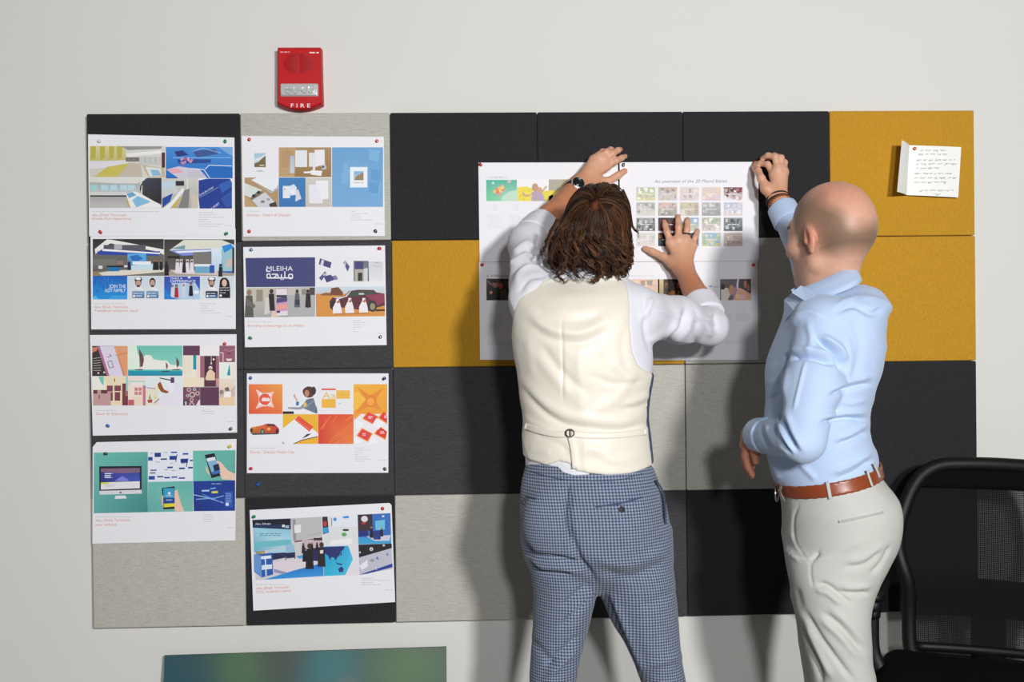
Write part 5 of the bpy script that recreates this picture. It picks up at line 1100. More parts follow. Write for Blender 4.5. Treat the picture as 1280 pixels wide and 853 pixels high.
# houndstooth
_a = NT('houndstooth_wool'); _b = _a.b; _b.inputs['Roughness'].default_value = 0.85; _b.inputs['Specular IOR Level'].default_value = 0.2; _b.inputs['Sheen Weight'].default_value = 0.15
_at = _a.n('ShaderNodeAttribute', attribute_name='cloth'); _sp = _a.n('ShaderNodeSeparateXYZ'); _a.l(_at, 'Vector', _sp, 0)
PER = 0.0072
_u = _a.math('DIVIDE', _sp.outputs[0], PER); _v = _a.math('DIVIDE', _sp.outputs[1], PER)
_fu = _a.math('GREATER_THAN', _a.math('FRACT', _u), 0.5); _fv = _a.math('GREATER_THAN', _a.math('FRACT', _v), 0.5)
_tw = _a.math('GREATER_THAN', _a.math('FRACT', _a.math('MULTIPLY', _a.math('ADD', _u, _v), 2.0)), 0.5)
_same = _a.math('COMPARE', _fu, _fv, 0.1)
_val = _a.math('ADD', _a.math('MULTIPLY', _same, _fu), _a.math('MULTIPLY', _a.math('SUBTRACT', 1.0, _same), _tw))
_c = _a.mix(_val, rgba((46, 56, 82), 1.0), rgba((150, 161, 182), 1.0)); _a.t.links.new(_c, _b.inputs['Base Color'])
_nz = _a.n('ShaderNodeTexNoise'); _nz.inputs['Scale'].default_value = 900; _a.l(_at, 'Vector', _nz, 'Vector'); _bn = _a.n('ShaderNodeBump'); _bn.inputs['Strength'].default_value = 0.2; _bn.inputs['Distance'].default_value = 0.001; _a.l(_nz, 'Fac', _bn, 'Height'); _a.l(_bn, 0, _b, 'Normal')
m_hound = _a.m
m_dkwool = M_plain('dark_blue_wool', (62, 74, 100), rough=0.85)
m_horn = M_plain('dark_horn_button', (30, 30, 34), rough=0.5, spec=0.3)

T1 = Loft([(352, 700, 768, .49, .06), (362, 672, 790, .49, .085), (376, 652, 803, .495, .105), (400, 643, 812, .50, .122), (438, 645, 815, .50, .126), (467, 650, 815, .50, .126), (497, 653, 810, .50, .122), (522, 657, 808, .50, .118), (549, 656, 811, .505, .117), (585, 657, 815, .51, .118), (612, 656, 819, .51, .12)])
NB1 = bp(735, 350, .48); SL1 = bp(668, 374, .49); SR1 = bp(796, 392, .49)
EL1 = bp(660, 305, .27); WL1 = bp(722, 233, .068); ER1 = bp(888, 409, .235); WR1 = bp(856, 339, .066)
CL1 = EL1+(WL1-EL1)*0.30; CR1 = ER1+(WR1-ER1)*0.42
dL1 = U(WL1-EL1); dR1 = U(WR1-ER1)
VP = [(690, 346), (668, 357), (650, 372), (644.5, 391), (641, 424), (620, 426), (620, 560), (640, 574), (657, 575.5), (684, 582), (699, 576), (712, 579), (719, 587), (757, 592.5), (792, 591), (819, 585), (850, 583), (850, 470), (816, 467), (798, 458), (789, 440), (786.5, 409), (787, 373), (785, 352), (770, 342), (735, 347)]
VPW = [bp(x, y, .60)[[0, 2]] for x, y in VP]
def torso1(P):
    d = T1(P)
    d = smin(d, rc(P, NB1, SL1, 0.058, 0.052), 0.04); d = smin(d, rc(P, NB1, SR1, 0.058, 0.058), 0.04)
    return d
def shirt1(P):
    d = torso1(P)+0.011*np.clip(-poly_sd(P[:, 0], P[:, 2], VPW)/.02, 0, 1)
    l = chain(P, [SL1, EL1, CL1], [0.060, 0.051, 0.043], 0.025)
    l = np.maximum(l, (P-CL1.astype(f32))@dL1.astype(f32)); l = smax(l, -rc(P, CL1-dL1*0.03, CL1+dL1*0.05, 0.038, 0.040), 0.003)
    r = chain(P, [SR1, SR1*.45+ER1*.55+np.array([0, 0, .002]), ER1, CR1], [0.062, 0.058, 0.045, 0.045], 0.03)
    r = np.maximum(r, (P-CR1.astype(f32))@dR1.astype(f32)); r = smax(r, -rc(P, CR1-dR1*0.03, CR1+dR1*0.05, 0.040, 0.043), 0.003)
    return smin(smin(d, l, 0.025), r, 0.035)
lo, hi = bounds([SL1, SR1, EL1, ER1, CL1, CR1, bp(735, 345, .5), bp(650, 612, .5), bp(820, 612, .6)], np.array([.09, .13, .07])); hi[2] = max(hi[2], SL1[2]+.25)
V, F = polygonise(shirt1, lo, hi, 0.0036)
V = folds(V, F, .5, [
 ([(639, 318), (658, 305), (680, 316)], .006, 4), ([(637, 326), (657, 312), (678, 322)], -.007, 3.5), ([(637, 333), (656, 318), (672, 325)], .006, 3.5), ([(640, 345), (656, 327), (684, 332)], -.006, 4), ([(644, 356), (658, 335), (684, 338)], .006, 4), ([(648, 366), (662, 348), (684, 345)], -.004, 4),
 ([(857, 388), (853, 408), (838, 424), (822, 434)], -.010, 4), ([(864, 392), (860, 412), (844, 430)], .004, 5), ([(849, 382), (845, 404), (828, 424)], .004, 5), ([(812, 384), (834, 392), (852, 398)], .003, 3.5), ([(868, 388), (880, 402), (900, 414)], -.004, 3), ([(826, 440), (856, 432), (890, 428)], .003, 4), ([(803, 400), (815, 372)], .006, 5), ([(810, 428), (848, 405)], .006, 5), ([(893, 393), (897, 412)], -.006, 3), ([(884, 395), (888, 422)], .005, 4), ([(872, 400), (868, 432)], -.005, 5), ([(820, 436), (845, 431), (870, 434)], -.004, 4), ([(806, 372), (806, 410), (812, 440)], -.004, 4)], noise=0.0012, nfreq=34, seed=4, ridge=.005, rfreq=30)
mk('shirt', V, F, m_white, P1)
for C_, D_, E_, r0, nm in ((CL1, dL1, EL1, .0530, 'l'), (CR1, dR1, ER1, .0535, 'r')):
    def cuff(P, C_=C_, D_=D_, r0=r0):
        a = C_-D_*0.062; b = C_+D_*0.004
        d = rc(P, a, b, r0+.002, r0-.002); t = (P-a.astype(f32))@D_.astype(f32)
        d = smax(d, -(rc(P, a-D_*.02, b+D_*.03, r0-.008, r0-.010)), .002)
        return smax(d, np.maximum(-t, t-0.066), .002)
    V, F = polygonise(cuff, C_-.11, C_+.11, 0.0034, smooth=1)
    V = folds(V, F, .3, [], noise=.0022, nfreq=60, seed=7)
    cf = mk('rolled_cuff', V, F, m_white, P1)
    # loose corner of the turned-back cuff
    side = bp(638, 291, .25) if nm == 'l' else bp(909, 405, .26)
    a = C_-D_*0.058; o = U((side-a)-D_*((side-a)@D_)); q = np.cross(D_, o)
    pts = [a+o*(r0-.004)+q*.02, a+o*(r0-.004)-q*.02, a+D_*.05+o*(r0-.006)]; tip = side
    mb = MB(); ed = [pts[0], tip, pts[1], pts[2]]; ed2 = [e-o*.003 for e in ed]
    mb.add(ed+ed2, [(0, 1, 3), (1, 2, 3), (4, 7, 5), (5, 7, 6), (0, 4, 5, 1), (1, 5, 6, 2), (2, 6, 7, 3), (3, 7, 4, 0)]); mb.build('cuff_corner', m_white, cf, smooth=False)

# waistcoat
XV = float(bp(735, 480, .5)[0])
def vest_all(P):
    d = torso1(P)-0.0062
    return smax(d, poly_sd(P[:, 0], P[:, 2], VPW), 0.003)
lo, hi = bounds([bp(640, 340, .5), bp(830, 600, .5)], np.array([.05, .17, .03]))
VF1 = [([(668, 440), (690, 470), (720, 500)], .004, 6), ([(790, 470), (770, 500), (740, 515)], .004, 6), ([(676, 430), (700, 462), (735, 492)], -.004, 5), ([(740, 470), (770, 480), (806, 476)], -.004, 4), ([(668, 545), (700, 556), (712, 570)], -.003, 4), ([(730, 552), (765, 575), (800, 572)], .003, 5), ([(662, 392), (680, 408), (700, 415), (728, 416), (757, 402)], .008, 7), ([(662, 404), (684, 420), (706, 427), (732, 427), (762, 412)], -.006, 6), ([(664, 382), (684, 394), (704, 400), (735, 398), (756, 388)], -.006, 7),
 ([(652, 474), (675, 500), (704, 518), (737, 524), (775, 526), (810, 517)], .007, 7), ([(651, 483), (675, 511), (704, 530), (737, 536), (775, 539), (810, 530)], -.010, 4.5), ([(702, 400), (703, 445), (703.5, 500)], -.0022, 2), ([(781, 505), (798, 500), (813, 492)], .005, 4), ([(775, 512), (796, 510), (812, 503)], -.005, 3.5), ([(655, 520), (668, 530), (690, 540)], .004, 4), ([(757, 545), (790, 542), (812, 536)], .004, 4), ([(660, 560), (690, 566)], .003, 5), ([(725, 565), (770, 560)], .003, 6), ([(790, 390), (778, 430), (784, 465)], -.003, 5), ([(726, 430), (724, 480), (728, 520)], .003, 6), ([(752, 440), (756, 500)], -.003, 8), ([(660, 420), (666, 470)], .004, 6), ([(765, 452), (795, 480)], .004, 6)]
def seam_y(P): return P[:, 1]-(-.487-.42*(P[:, 0]-XV))
def vback(P): return smax(vest_all(P), seam_y(P), .002)
def vfront(P): return smax(vest_all(P)+.0008, .001-seam_y(P), .002)
V, F = polygonise(vback, lo, hi, 0.0034); VF1 = [(q, a*(.62 if w > 3 else 1), w*(1.35 if w > 3 else 1)) for q, a, w in VF1]; V = folds(V, F, .6, VF1, noise=.0016, nfreq=20, seed=11, ridge=.0026, rfreq=21); vb_o = mk('waistcoat_back', V, F, m_satin, P1)
V, F = polygonise(vfront, lo, hi, 0.0055); mk('waistcoat_front', V, F, m_wool, P1)
vsurf = lambda P: torso1(P)-0.0078
ribbon_on(vsurf, [(656, 533), (675, 539), (695, 543), (709, 543)], 8, .0014, 'cinch_strap', m_satin, vb_o)
ribbon_on(vsurf, [(715, 543), (740, 545), (775, 544), (808, 540)], 8, .0014, 'cinch_strap', m_satin, vb_o)
ribbon_on(vsurf, [(713, 547), (716, 560), (719, 586)], 7, .0022, 'strap_tail', m_satin, vb_o, lift=.001)
m_gun = M_plain('gunmetal_buckle', (62, 58, 56), rough=0.3, metal=0.9)
bc, bd = hit(vsurf, [712.3], [541.8]); bc = bc[0]-bd[0]*.004
mb = MB(); ring = [bc+np.array([0.0105*math.cos(a), 0, 0.0095*math.sin(a)]) for a in np.arange(8)*math.pi/4+math.pi/8]
V, F = tube(ring, 0.0017, 8, closed=True, up=(0, -1, 0)); mb.add(V, F); mb.tube([bc+np.array([.001, 0, -.008]), bc+np.array([.001, 0, .008])], .0013, 8); bo = mb.build('buckle', m_gun, vb_o)

# trousers
HP1 = Loft([(574, 658, 812, .51, .117), (586, 655.5, 817, .51, .119), (600, 652, 823, .515, .122), (619, 650.5, 831, .52, .13), (643, 650, 835, .525, .138), (682, 654, 838, .525, .136), (704, 664, 836, .515, .120), (720, 682, 818, .505, .095), (734, 706, 788, .495, .06)])
zf = lambda z, a, b: a+(b-a)*z
LL1 = Loft([(660, 655, 744, .515, .10), (690, 657, 748, .515, .105), (731, 665, 747, .51, .098), (774, 666, 738.5, .505, .088), (803, 664, 731, .50, .080), (853, 663, 719, .50, .070), (910, 662, 712, .50, .062), (990, 664, 708, .515, .056), (1065, 666, 702, .52, .055)])
LR1 = Loft([(660, 746, 836, .515, .10), (690, 745, 839, .515, .105), (731, 747.5, 844, .51, .098), (774, 763.5, 848, .505, .088), (813, 785, 850, .50, .080), (853, 802, 857, .50, .070), (910, 820, 869, .50, .062), (990, 838, 882, .51, .056), (1065, 856, 892, .52, .055)])
def trs1(P):
    d = smin(HP1(P), LL1(P), .022); d = smin(d, LR1(P), .022)
    for c in (bp(690, 655, .60), bp(778, 655, .60)): d = smin(d, ell(P, c, (.066, .052, .085)), .035)
    return d
lo, hi = bounds([bp(640, 575, .5), bp(905, 1085, .5)], np.array([.04, .19, .03])); lo[2] = 0.03
V, F = polygonise(trs1, lo, hi, 0.0046)
V = folds(V, F, .5, [([(712, 608), (711, 625), (710, 649), (714, 670), (724, 699), (735, 714), (746, 731)], -0.0130, 5), ([(656, 681), (667, 695), (695, 699), (724, 706)], -0.0159, 4.5), ([(660, 690), (675, 706), (700, 709), (728, 716)], 0.0087, 5), ([(663, 701), (682, 716), (712, 718)], -0.0087, 4),
 ([(703, 758), (740, 728)], -0.0087, 4), ([(708, 770), (744, 738)], 0.0072, 4), ([(699, 787), (744, 742)], -0.0087, 4), ([(680, 834), (726, 795)], -0.0087, 4), ([(684, 846), (722, 812)], 0.0072, 4), ([(664, 800), (690, 830)], -0.0058, 5), ([(755, 742), (775, 790), (795, 838)], -0.0087, 5), ([(766, 745), (785, 790), (806, 840)], 0.0072, 5), ([(750, 715), (790, 722), (830, 705)], -0.0087, 7), ([(745, 700), (790, 705), (834, 686)], 0.0058, 7), ([(800, 760), (846, 740)], -0.0043, 6), ([(800, 835), (852, 820)], 0.0058, 6), ([(661, 588), (690, 597), (714, 601), (767, 602), (805, 592)], -0.0015, 1.6), ([(818, 598), (829, 615), (832, 655)], -0.0087, 2.6)], noise=.0012, nfreq=22, seed=21, ridge=.004, rfreq=18)
def cloth_uv(V, secs):
    x, z = V[:, 0], V[:, 2]; u = np.zeros(len(V)); done = np.zeros(len(V), bool)
    for L, zmin, zmax, xlo, xhi in secs:
        m = (~done) & (z >= zmin) & (z <= zmax) & (x >= xlo) & (x < xhi)
        cx, cy, rx, ry = L.sec(z[m]); q = np.clip((x[m]-cx)/rx, -.995, .995)
        back = V[m, 1] < cy
        a = np.arcsin(q)*(rx*.6+ry*.4); u[m] = np.where(back, a, 1.0-a)+cx*0.2; done |= m
    return np.stack([u, z], 1)
MP1 = Loft([(560, 658, 812, .51, .117), (600, 650, 825, .515, .122), (643, 648, 837, .525, .138), (682, 652, 840, .525, .136), (731, 660, 848, .51, .12), (774, 660, 852, .505, .11), (853, 656, 862, .50, .11), (1075, 640, 905, .50, .11)])
mk('trousers', V, F, m_hound, P1, uv=cloth_uv(V, [(MP1, -1, 9, -9, 9)]))
ribbon_on(trs1, [(744.5, 634), (775, 629.5), (802, 622)], 2.4, .0018, 'pocket_welt', m_dkwool, P1, lift=.0032)
ribbon_on(trs1, [(657, 621), (669.5, 623.5)], 2.4, .0018, 'pocket_welt', m_dkwool, P1, lift=.0032)
ribbon_on(trs1, [(661, 589), (690, 597), (714, 600), (767, 601), (804, 592)], 1.0, .0008, 'waistband_seam', m_dkwool, P1, lift=.0022)
ribbon_on(trs1, [(713, 601), (711, 625), (710, 650), (714, 672)], 1.0, .0008, 'back_seam', m_dkwool, P1, lift=-.0045)
ribbon_on(trs1, [(820, 600), (829, 616), (831.5, 635), (832, 655)], 2.4, .0012, 'side_pocket', m_dkwool, P1, lift=.002)
for x, y in ((777.5, 637.2), (656, 628)):
    c, dr = hit(trs1, [x], [y]); c = c-dr*.0035; MB().lathe([(.002, 0), (.0068, .0005), (.0072, .0022), (.0055, .003), (.004, .0022), (.0012, .0022)], c[0], -dr[0], 16).build('pocket_button', m_horn, P1)

# arms, hands, head: one skin
fr = [ptsd([(838, 304, .042), (833.8, 290, .038), (831.6, 282, .026), (830.4, 277.5, .0125)]), ptsd([(848, 299.5, .045), (848.2, 284, .041), (847.8, 275.5, .027), (847.5, 270.5, .0125)]), ptsd([(857.3, 301, .041), (858.8, 286.5, .037), (859.2, 278.5, .025), (859.4, 274, .0125)]), ptsd([(865.5, 308, .033), (869, 297, .031), (871.2, 291.5, .021), (872.2, 288.2, .0115)])]
th = ptsd([(841, 329, .050), (829, 321.5, .036), (815, 314.5, .022), (806, 311, .0135)])
hR = hand_fn(WR1, fr, th, [.0088, .0092, .0086, .0076])
def armR1(P):
    d = chain(P, [ER1, ER1*.55+WR1*.45, WR1], [.040, .037, .0265], .02); return smin(d, hR(P), .02)
fl = [ptsd([(759, 207, .040), (770, 201, .046), (777, 197.5, .030), (781.5, 195.5, .0145)]), ptsd([(755, 200, .046), (766, 192, .048), (772.5, 188, .032), (775.5, 187, .013)]), ptsd([(749, 197.5, .047), (758, 190, .047), (763, 187, .030), (765.5, 186.5, .012)]), ptsd([(742, 200, .042), (749, 192.5, .040), (753, 189, .026), (755, 188, .011)])]
tl = ptsd([(742, 226, .050), (761, 226.5, .036), (773, 219, .026), (781, 214, .016)])
hL = hand_fn(WL1, fl, tl, [.0090, .0094, .0088, .0078])
def armL1(P):
    d = chain(P, [EL1, EL1*.55+WL1*.45, WL1], [.038, .035, .0285], .02); return smin(d, hL(P), .02)
HD1 = Head(bp(742, 293, .46), 0.0, tilt=-0.22, nod=0.03, size=.95)
def headneck1(P):
    return smin(HD1(P), rc(P, HD1.wld((0, -.03, -.05)), NB1+np.array([0, 0, -.03]), .054, .062), .03)
def core1(P): return np.minimum(shirt1(P)+.022, trs1(P)+.024)
VV = []; FF = []; CC = []; nv = 0
def acc(V, F, C):
    global nv
    VV.append(V); FF.append(F+nv); CC.append(C); nv += len(V)
AC, HC, TC = (196, 130, 92), (222, 170, 140), (214, 118, 100)
lo, hi = bounds([ER1, WR1]+sum(fr, [])+th, .05); V, F = polygonise(armR1, lo, hi, .0021); acc(V, F, hand_cols(V, ER1*.3+WR1*.7, fr[1][0], [f[3] for f in fr]+[th[3]], [f[1] for f in fr]+[f[0] for f in fr], AC, HC, TC))
lo, hi = bounds([EL1, WL1]+sum(fl, [])+tl, .05); V, F = polygonise(armL1, lo, hi, .0021); acc(V, F, hand_cols(V, EL1*.2+WL1*.8, fl[1][0], [f[3] for f in fl]+[tl[3]], [f[1] for f in fl]+[f[0] for f in fl], AC, HC, TC))
lo, hi = HD1.c-np.array([.12, .14, .24]), HD1.c+np.array([.12, .15, .15]); V, F = polygonise(headneck1, lo, hi, .0033); acc(V, F, head_colours(HD1.loc(V), V, (206, 146, 116), (206, 120, 98)))
lo, hi = bounds([EL1, ER1, bp(640, 345, .5), bp(905, 1085, .5)], np.array([.06, .2, .03])); lo[2] = .06; hi[2] = max(hi[2], EL1[2]+.06); V, F = polygonise(core1, lo, hi, .009, smooth=1); acc(V, F, np.tile(SK((206, 150, 120)), (len(V), 1)))
mk('body', np.vstack(VV), np.vstack(FF), m_skin, P1, vcol=np.vstack(CC))

# ring and watch
m_steel = M_plain('brushed_steel', (190, 190, 192), rough=0.25, metal=1.0)
m_black = M_plain('black_dial', (14, 15, 17), rough=0.25, spec=0.5)
a, b = fr[2][0], fr[2][1]; c = a*.45+b*.55; ax = U(b-a); u = U(np.cross(ax, [0, 1, 0])); v = np.cross(ax, u)
V, F = tube([c+(u*math.cos(t)+v*math.sin(t))*.0098 for t in np.linspace(0, 2*math.pi, 24, endpoint=False)], [[.0026, .0011]]*24, 8, closed=True, up=tuple(ax)); mk('ring', V, F, mat('dark_ring', (90, 60, 40), rough=0.3, metal=0.8), P1)
wx = U(WL1-EL1); wc = WL1-wx*.026; vw = U((CAM-wc)-wx*((CAM-wc)@wx)); vw = U(vw-0.15*np.cross(wx, vw)); sd = np.cross(wx, vw); fw = U(vw+.55*U(CAM-wc))
wat = empty('wristwatch', wc); wat.parent = P1; wat.location = Vector(wc-np.array(P1.location))
V, F = tube([wc+(sd*math.cos(t)*.031+vw*math.sin(t)*.0295) for t in np.linspace(0, 2*math.pi, 30, endpoint=False)], [[.0095, .0016]]*30, 10, closed=True, up=tuple(wx)); mk('watch_strap', V, F, m_black, wat)
dc = wc+vw*.0315
V, F = lathe([(.0165, -.004), (.0185, -.002), (.0190, .003), (.0180, .0065), (.0158, .0075), (.0150, .0062), (.001, .0062)], dc, fw, 32); mk('watch_case', V, F, m_steel, wat, smooth=True, angle=.6)
V, F = lathe([(.0152, .0060), (.0150, .0066), (.001, .0067)], dc, fw, 32); mk('watch_dial', V, F, m_black, wat)
wx, vw = U(wx-fw*(wx@fw)), fw; sd = np.cross(wx, vw); mb = MB()
for k in range(12):
    t = k*math.pi/6; r0_ = .0118; e = wx*math.cos(t)+sd*math.sin(t); q = np.cross(vw, e)
    mb.add([dc+vw*.0069+e*(r0_+s*.0014)+q*w for s in (-1, 1) for w in (-.0005, .0005)], [(0, 1, 3, 2)])
for t, l in ((.6, .0085), (2.2, .011)):
    e = wx*math.cos(t)+sd*math.sin(t); q = np.cross(vw, e); mb.add([dc+vw*.0071+q*.0005, dc+vw*.0071-q*.0005, dc+vw*.0071-q*.0004+e*l, dc+vw*.0071+q*.0004+e*l], [(0, 1, 2, 3)])
for t, rr in ((0, .006), (math.pi*.66, .006), (math.pi*1.33, .006)):
    e = (wx*math.cos(t)+sd*math.sin(t))*rr
    V, F = lathe([(.0030, .0068), (.0032, .0070), (.0027, .0070), (.0025, .0068)], dc+e, vw, 14); mb.add(V, F[:-2])
mm_ = mb.build('watch_markings', m_steel, wat, smooth=False); mm_['kind'] = 'stuff'

# shirt collar
m_ink = None
def ring_band(C1, A1, B1, C2, A2, B2, name, m, parent, th=.0025, n=40, gap=0.35, ph=math.pi):
    """standing collar: band between two ellipses, open over an angle at the front"""
    V = []; F = []
    ts = np.linspace(ph+gap/2, ph+2*math.pi-gap/2, n)
    for t in ts:
        for k, (s_, off) in enumerate(((0, 0), (.35, .0015), (.7, .002), (1, 0), (1, -th), (.5, -th), (0, -th))):
            C = C1*(1-s_)+C2*s_; A = A1*(1-s_)+A2*s_; B = B1*(1-s_)+B2*s_
            e = A*math.cos(t)+B*math.sin(t); V.append(C+e+U(e)*off)
    for i in range(n-1):
        for j in range(7): F.append((i*7+j, (i+1)*7+j, (i+1)*7+(j+1) % 7, i*7+(j+1) % 7))
    F.append(tuple(range(7))); F.append(tuple((n-1)*7+j for j in range(6, -1, -1)))
    return mk(name, np.array(V), F, m, parent)
X, Y, Z = np.eye(3)
ring_band(bp(735, 334, .47), X*.066, Y*.066, bp(735, 352, .485), X*.076, Y*.078, 'collar', m_white, P1, ph=math.pi/2, gap=.5)

# hair: base cap plus wavy locks
m_hair = NT('brown_hair'); _a = m_hair; _b = _a.b; _b.inputs['Roughness'].default_value = 0.46; _b.inputs['Specular IOR Level'].default_value = 0.28; _b.inputs['Anisotropic'].default_value = 0.5
_at = _a.n('ShaderNodeVertexColor', layer_name='Col'); _a.l(_at, 0, _b, 'Base Color'); m_hair = m_hair.m
m_under = M_plain('hair_undercoat', (46, 28, 18), rough=0.9, spec=0.1, attr='Col')
def cap_local(Q):
    Qa = np.stack([np.abs(Q[:, 0]), Q[:, 1], Q[:, 2]], 1)
    d = ell(Q, np.array([0, -.020, .036], f32), (.0755, .1015, .0905))
    d = smin(d, ell(Q, np.array([0, -.060, -.048], f32), (.078, .056, .060)), .03)
    d = smin(d, ell(Qa, np.array([.064, -.026, -.034], f32), (.024, .042, .054)), .02)
    return d
def capfn(P):
    Q = HD1.loc(P); return smax(cap_local(Q), (Q[:, 1]*0.8+Q[:, 2]*-0.25)-.052, .012)*HD1.k
WHORL = np.array([-.020, -.108, .062])
V, F = polygonise(capfn, HD1.c-.16, HD1.c+.16, .004)
_q = HD1.loc(V); _w = np.exp(-(((_q-WHORL)*np.array([1.3, 1, .75]))**2).sum(1)/.012**2)[:, None]
hair_o = mk('hair', V, F, m_under, P1, vcol=SK((40, 24, 15))*(1-_w)+SK((120, 66, 48))*_w)
hr = np.random.RandomState(12)
def hair_locks(NG=640, NS=24, step=.0098, per=11):
    ce = np.array([0, -.020, .036]); ra = np.array([.0755, .1015, .0905]); R = []
    while len(R) < NG:
        q = hr.normal(size=3); q /= np.linalg.norm(q)
        if q[1] < 0.62 and q[2] > -0.62 and not (q[1] > 0.35 and q[2] < 0.15):
            p = ce+ra*q
            if np.linalg.norm((p-WHORL)*np.array([1.3, 1, .75])) > .011: R.append(p)
    R = np.array(R); N = NG
    def sdf(P): return cap_local(P.astype(f32)).astype(float)
    def grad(P):
        e = .002; g = np.stack([sdf(P+np.eye(3)[k]*e)-sdf(P-np.eye(3)[k]*e) for k in range(3)], 1); return g/(np.linalg.norm(g, axis=1)[:, None]+1e-9)
    low = np.clip((.06-R[:, 2])/.08, 0, 1)
    lift = hr.uniform(.001, .010, N)+.018*hr.rand(N)**2*low
    endz = np.where(R[:, 1] < .03, hr.uniform(-.140, -.088, N), hr.uniform(-.11, -.04, N))
    P = R.copy(); n0 = grad(P); D = P-WHORL; D -= n0*(D*n0).sum(1)[:, None]; D += np.array([0, 0, -.012]); D /= np.linalg.norm(D, axis=1)[:, None]
    path = []; alive = np.ones((NS, N), bool); al = np.ones(N, bool)
    for s_ in range(NS):
        path.append(P.copy()); alive[s_] = al
        g = np.tile(np.array([0, -.04, -1.0]), (N, 1)); f_ = .30*min(1, .22+s_/NS*1.1)
        D = D*(1-f_)+g*f_; nn = grad(P); out = (D*nn).sum(1); D -= nn*out[:, None]*np.where(P[:, 2] > -.07, 1.0, .5)[:, None]; D /= np.linalg.norm(D, axis=1)[:, None]+1e-9
        P = P+D*step; d = sdf(P); want = lift*min(1, .15+s_/8); push = np.maximum(0, want-d)-np.maximum(0, d-want-.006)*(P[:, 2] > -.06)*.5; P = P+grad(P)*push[:, None]
        al = al & (P[:, 2] > endz)
    path = np.array(path)
    # loose locks standing off the sides
    for k, q in enumerate(([(776, 240, .50), (784, 258, .50), (787, 275, .51), (790, 287, .51), (796.5, 293, .52), (793, 300, .52)], [(774, 245, .52), (782, 266, .53), (783, 284, .54), (788, 298, .54), (784, 306, .53)], [(772, 270, .53), (781, 292, .53), (779, 306, .52), (785, 316, .52), (781, 323, .52)], [(700, 275, .50), (689, 296, .51), (684, 310, .52), (679, 318, .52), (684, 326, .52)], [(704, 290, .53), (691, 312, .54), (687, 328, .54), (693, 338, .55), (701, 335, .55)], [(708, 310, .56), (703, 332, .57), (698, 344, .57), (706, 350, .57), (713, 345, .57)], [(745, 315, .58), (752, 334, .585), (747, 347, .59), (739, 349, .59), (737, 342, .59)], [(760, 310, .57), (768, 330, .575), (763, 345, .58), (755, 347, .58)], [(725, 315, .58), (719, 334, .585), (725, 347, .59), (733, 346, .59)])):
        G = HD1.loc(spline(np.array(ptsd(q)), NS)).astype(float)
        for _ in range(2): path = np.concatenate([path, (G+hr.normal(size=3)*.0025)[:, None]], 1); alive = np.concatenate([alive, np.ones((NS, 1), bool)], 1)
    N2 = path.shape[1]; VV = []; FF = []; CC = []; nv = 0
    for c in range(N2):
        m = int(alive[:, c].sum())
        if m < 5: continue
        pts = path[:m, c]; T = np.gradient(pts, axis=0); T /= np.linalg.norm(T, axis=1)[:, None]
        nr = grad(pts); nr -= T*(nr*T).sum(1)[:, None]; nr /= np.linalg.norm(nr, axis=1)[:, None]+1e-9; bn = np.cross(T, nr)
        s = np.arange(m)*step; grow = np.clip((.030-pts[:, 2])/.09, 0.02, 1)**1.2; wl = hr.uniform(.036, .058); ph = hr.uniform(0, 6.28); amp = hr.uniform(.007, .018)*(1 if c < N else .25)
        cur = (nr*(np.sin(s/wl*6.283+ph)*.55+.35)[:, None]+bn*np.cos(s/wl*6.283+ph)[:, None])*(amp*grow)[:, None]
        tipc = np.clip((s-s[-1]+.035)/.035, 0, 1)**2; cur += nr*(tipc*hr.uniform(-.003, .016))[:, None]+bn*(tipc*hr.uniform(-.012, .012))[:, None]
        guide = pts+cur; t_ = hr.rand()**1.8; base = np.array([54, 33, 21])*(1-t_)+np.array([108, 70, 44])*t_
        for k in range(per):
            off = hr.normal(size=2)*.0032; fan = 1-.6*np.clip(s/s[-1], 0, 1); wob = hr.uniform(0, 6.28)
            G = guide+nr*(np.abs(off[0])*fan)[:, None]+bn*(off[1]*fan)[:, None]+bn*(np.sin(s/.03+wob)*.0012*grow)[:, None]
            cut = max(5, int(m*hr.uniform(.80, 1.0))); G = G[:cut]; Rr = .00100*np.clip(np.linspace(1.0, -.02, cut)*2.2, .18, 1)
            V, F = tube(HD1.wld(G), Rr, 3, caps=False)
            VV.append(V); FF.append(np.array(F)+nv); nv += len(V); CC.append(np.tile(SK(np.clip(base*hr.uniform(.72, 1.25), 0, 255)), (len(V), 1)))
    return np.vstack(VV), np.vstack(FF), np.vstack(CC)
V, F, C = hair_locks()
hl = mk('hair_locks', V, F, m_hair, hair_o, vcol=C); hl['kind'] = 'stuff'
m_shoe = M_plain('brown_shoe_leather', (70, 44, 30), rough=0.35, spec=0.5); m_sole = M_plain('dark_shoe_sole', (30, 26, 24), rough=0.8)
zfeet = [(np.array([LL1.sec(np.array([.1]))[0][0], LL1.sec(np.array([.1]))[1][0], 0]), (-.12, 1)), (np.array([LR1.sec(np.array([.1]))[0][0], LR1.sec(np.array([.1]))[1][0], 0]), (.2, 1))]
add_shoes(P1, zfeet, m_shoe, m_sole)

